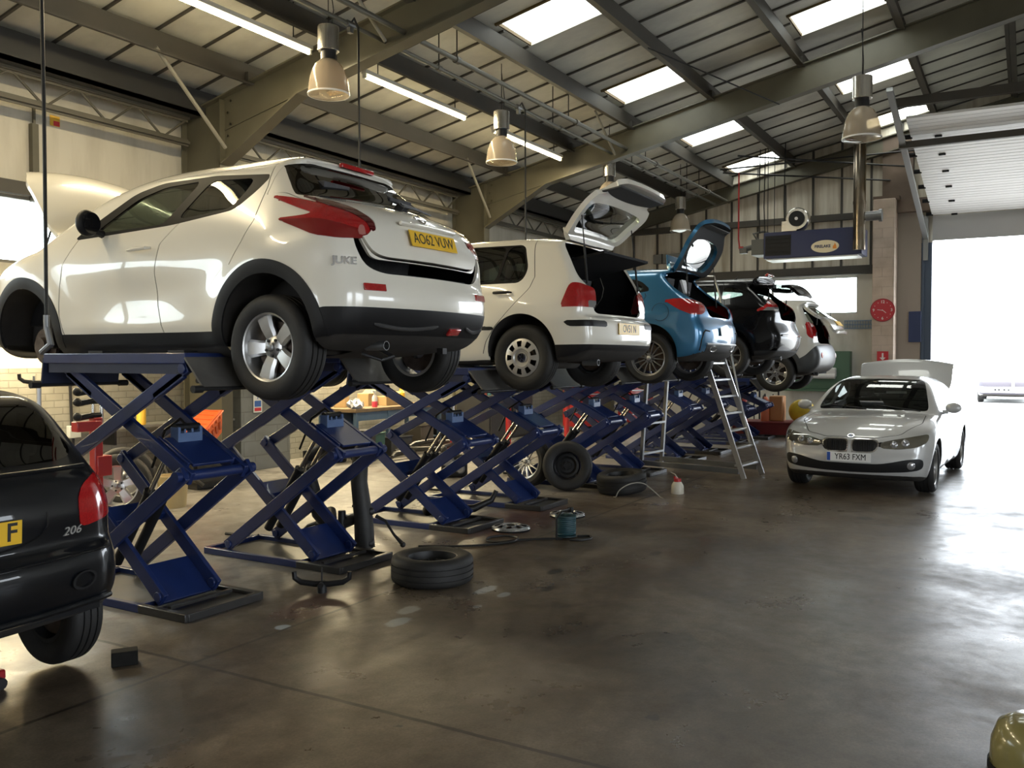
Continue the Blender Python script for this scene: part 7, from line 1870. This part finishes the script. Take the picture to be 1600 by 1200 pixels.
t = thing('flue_pipe', 'shiny steel flue pipe rising from the heater to the roof', 'flue', (19.90,3.10,0))
FL = mat('flue_steel', (.40,.36,.30), .20, metal=1.0, noise=(3,(.24,.18,.12),.2))
m = MB(); m.cyl((0,0,3.96),(0,0,6.0),.125,n=28); m.cyl((0,0,6.0),(0,0,zroof(3.10)-.02),.125,n=28); obj('pipe', m, FL, t)
m = MB()
for z in (4.95,6.05): m.lathe([(.126,z-.03),(.132,z-.03),(.132,z+.03),(.126,z+.03)],n=28)
obj('joint_ring', m, FL, t)
m = MB(); m.cyl((.05,-.1,4.66),(.05,-.42,4.66),.10,n=20); m.cyl((.05,-.38,4.66),(.05,-.44,4.66),.13,n=20); obj('branch_collar', m, GALV, t)
t = thing('roof_tie', 'thin steel tie bars crossing below the roof by the flue', 'tie bar', (0,0,0))
m = MB(); m.cyl((20.6,6.3,6.1),(21.9,2.2,6.35),.02,n=8); m.cyl((19.6,5.6,6.15),(21.9,2.4,6.0),.02,n=8); m.cyl((20.5,6.2,6.0),(22.2,2.6,5.75),.02,n=8); obj('bar', m, STEELB, t)
m = MB(); m.cyl((12.45,4.9,6.25),(15.4,3.7,5.98),.012,n=6); tag(obj('roof_wire', m, STEELB), 'thin wire stretched under the roof lining to the second rafter', 'wire')

t = thing('trolley_jack', 'red low jack bar lying under the dark car at the left edge', 'jack', (2.30,4.55,0))
m = MB(); m.box((.0,.0,.06),(.62,.07,.05)); m.box((-.2,0,.04),(.12,.20,.07)); obj('frame', m, REDP, t, bevel=.01); m = MB(); m.cyl((-.25,-.12,.035),(-.25,.12,.035),.035,n=12); m.cyl((.26,-.08,.03),(.26,.08,.03),.03,n=12); obj('wheels', m, STEELB, t)
t = thing('tub', 'rounded olive gold glossy shape of unknown kind at the bottom right edge of the floor', 'tub', (4.14,-.07,0))  # dome standing in for an unidentified gold object cut off by the frame
m = MB(); m.lathe([(.17,0),(.185,.03),(.18,.12),(.155,.19),(.10,.225),(0,.235)],n=36); obj('body', m, mat('olive_gold',(.28,.25,.09),.22,coat=.6,noise=(8,(.20,.18,.07),.3)), t); obj('base_ring', MB().lathe([(.188,.0),(.192,.0),(.192,.03),(.186,.03)],n=36,closed=True), DARK, t)
car_crossover(); car_hatchback(); car_blue(); car_black(); car_suv(); car_saloon(); car_dark(); car_yard()
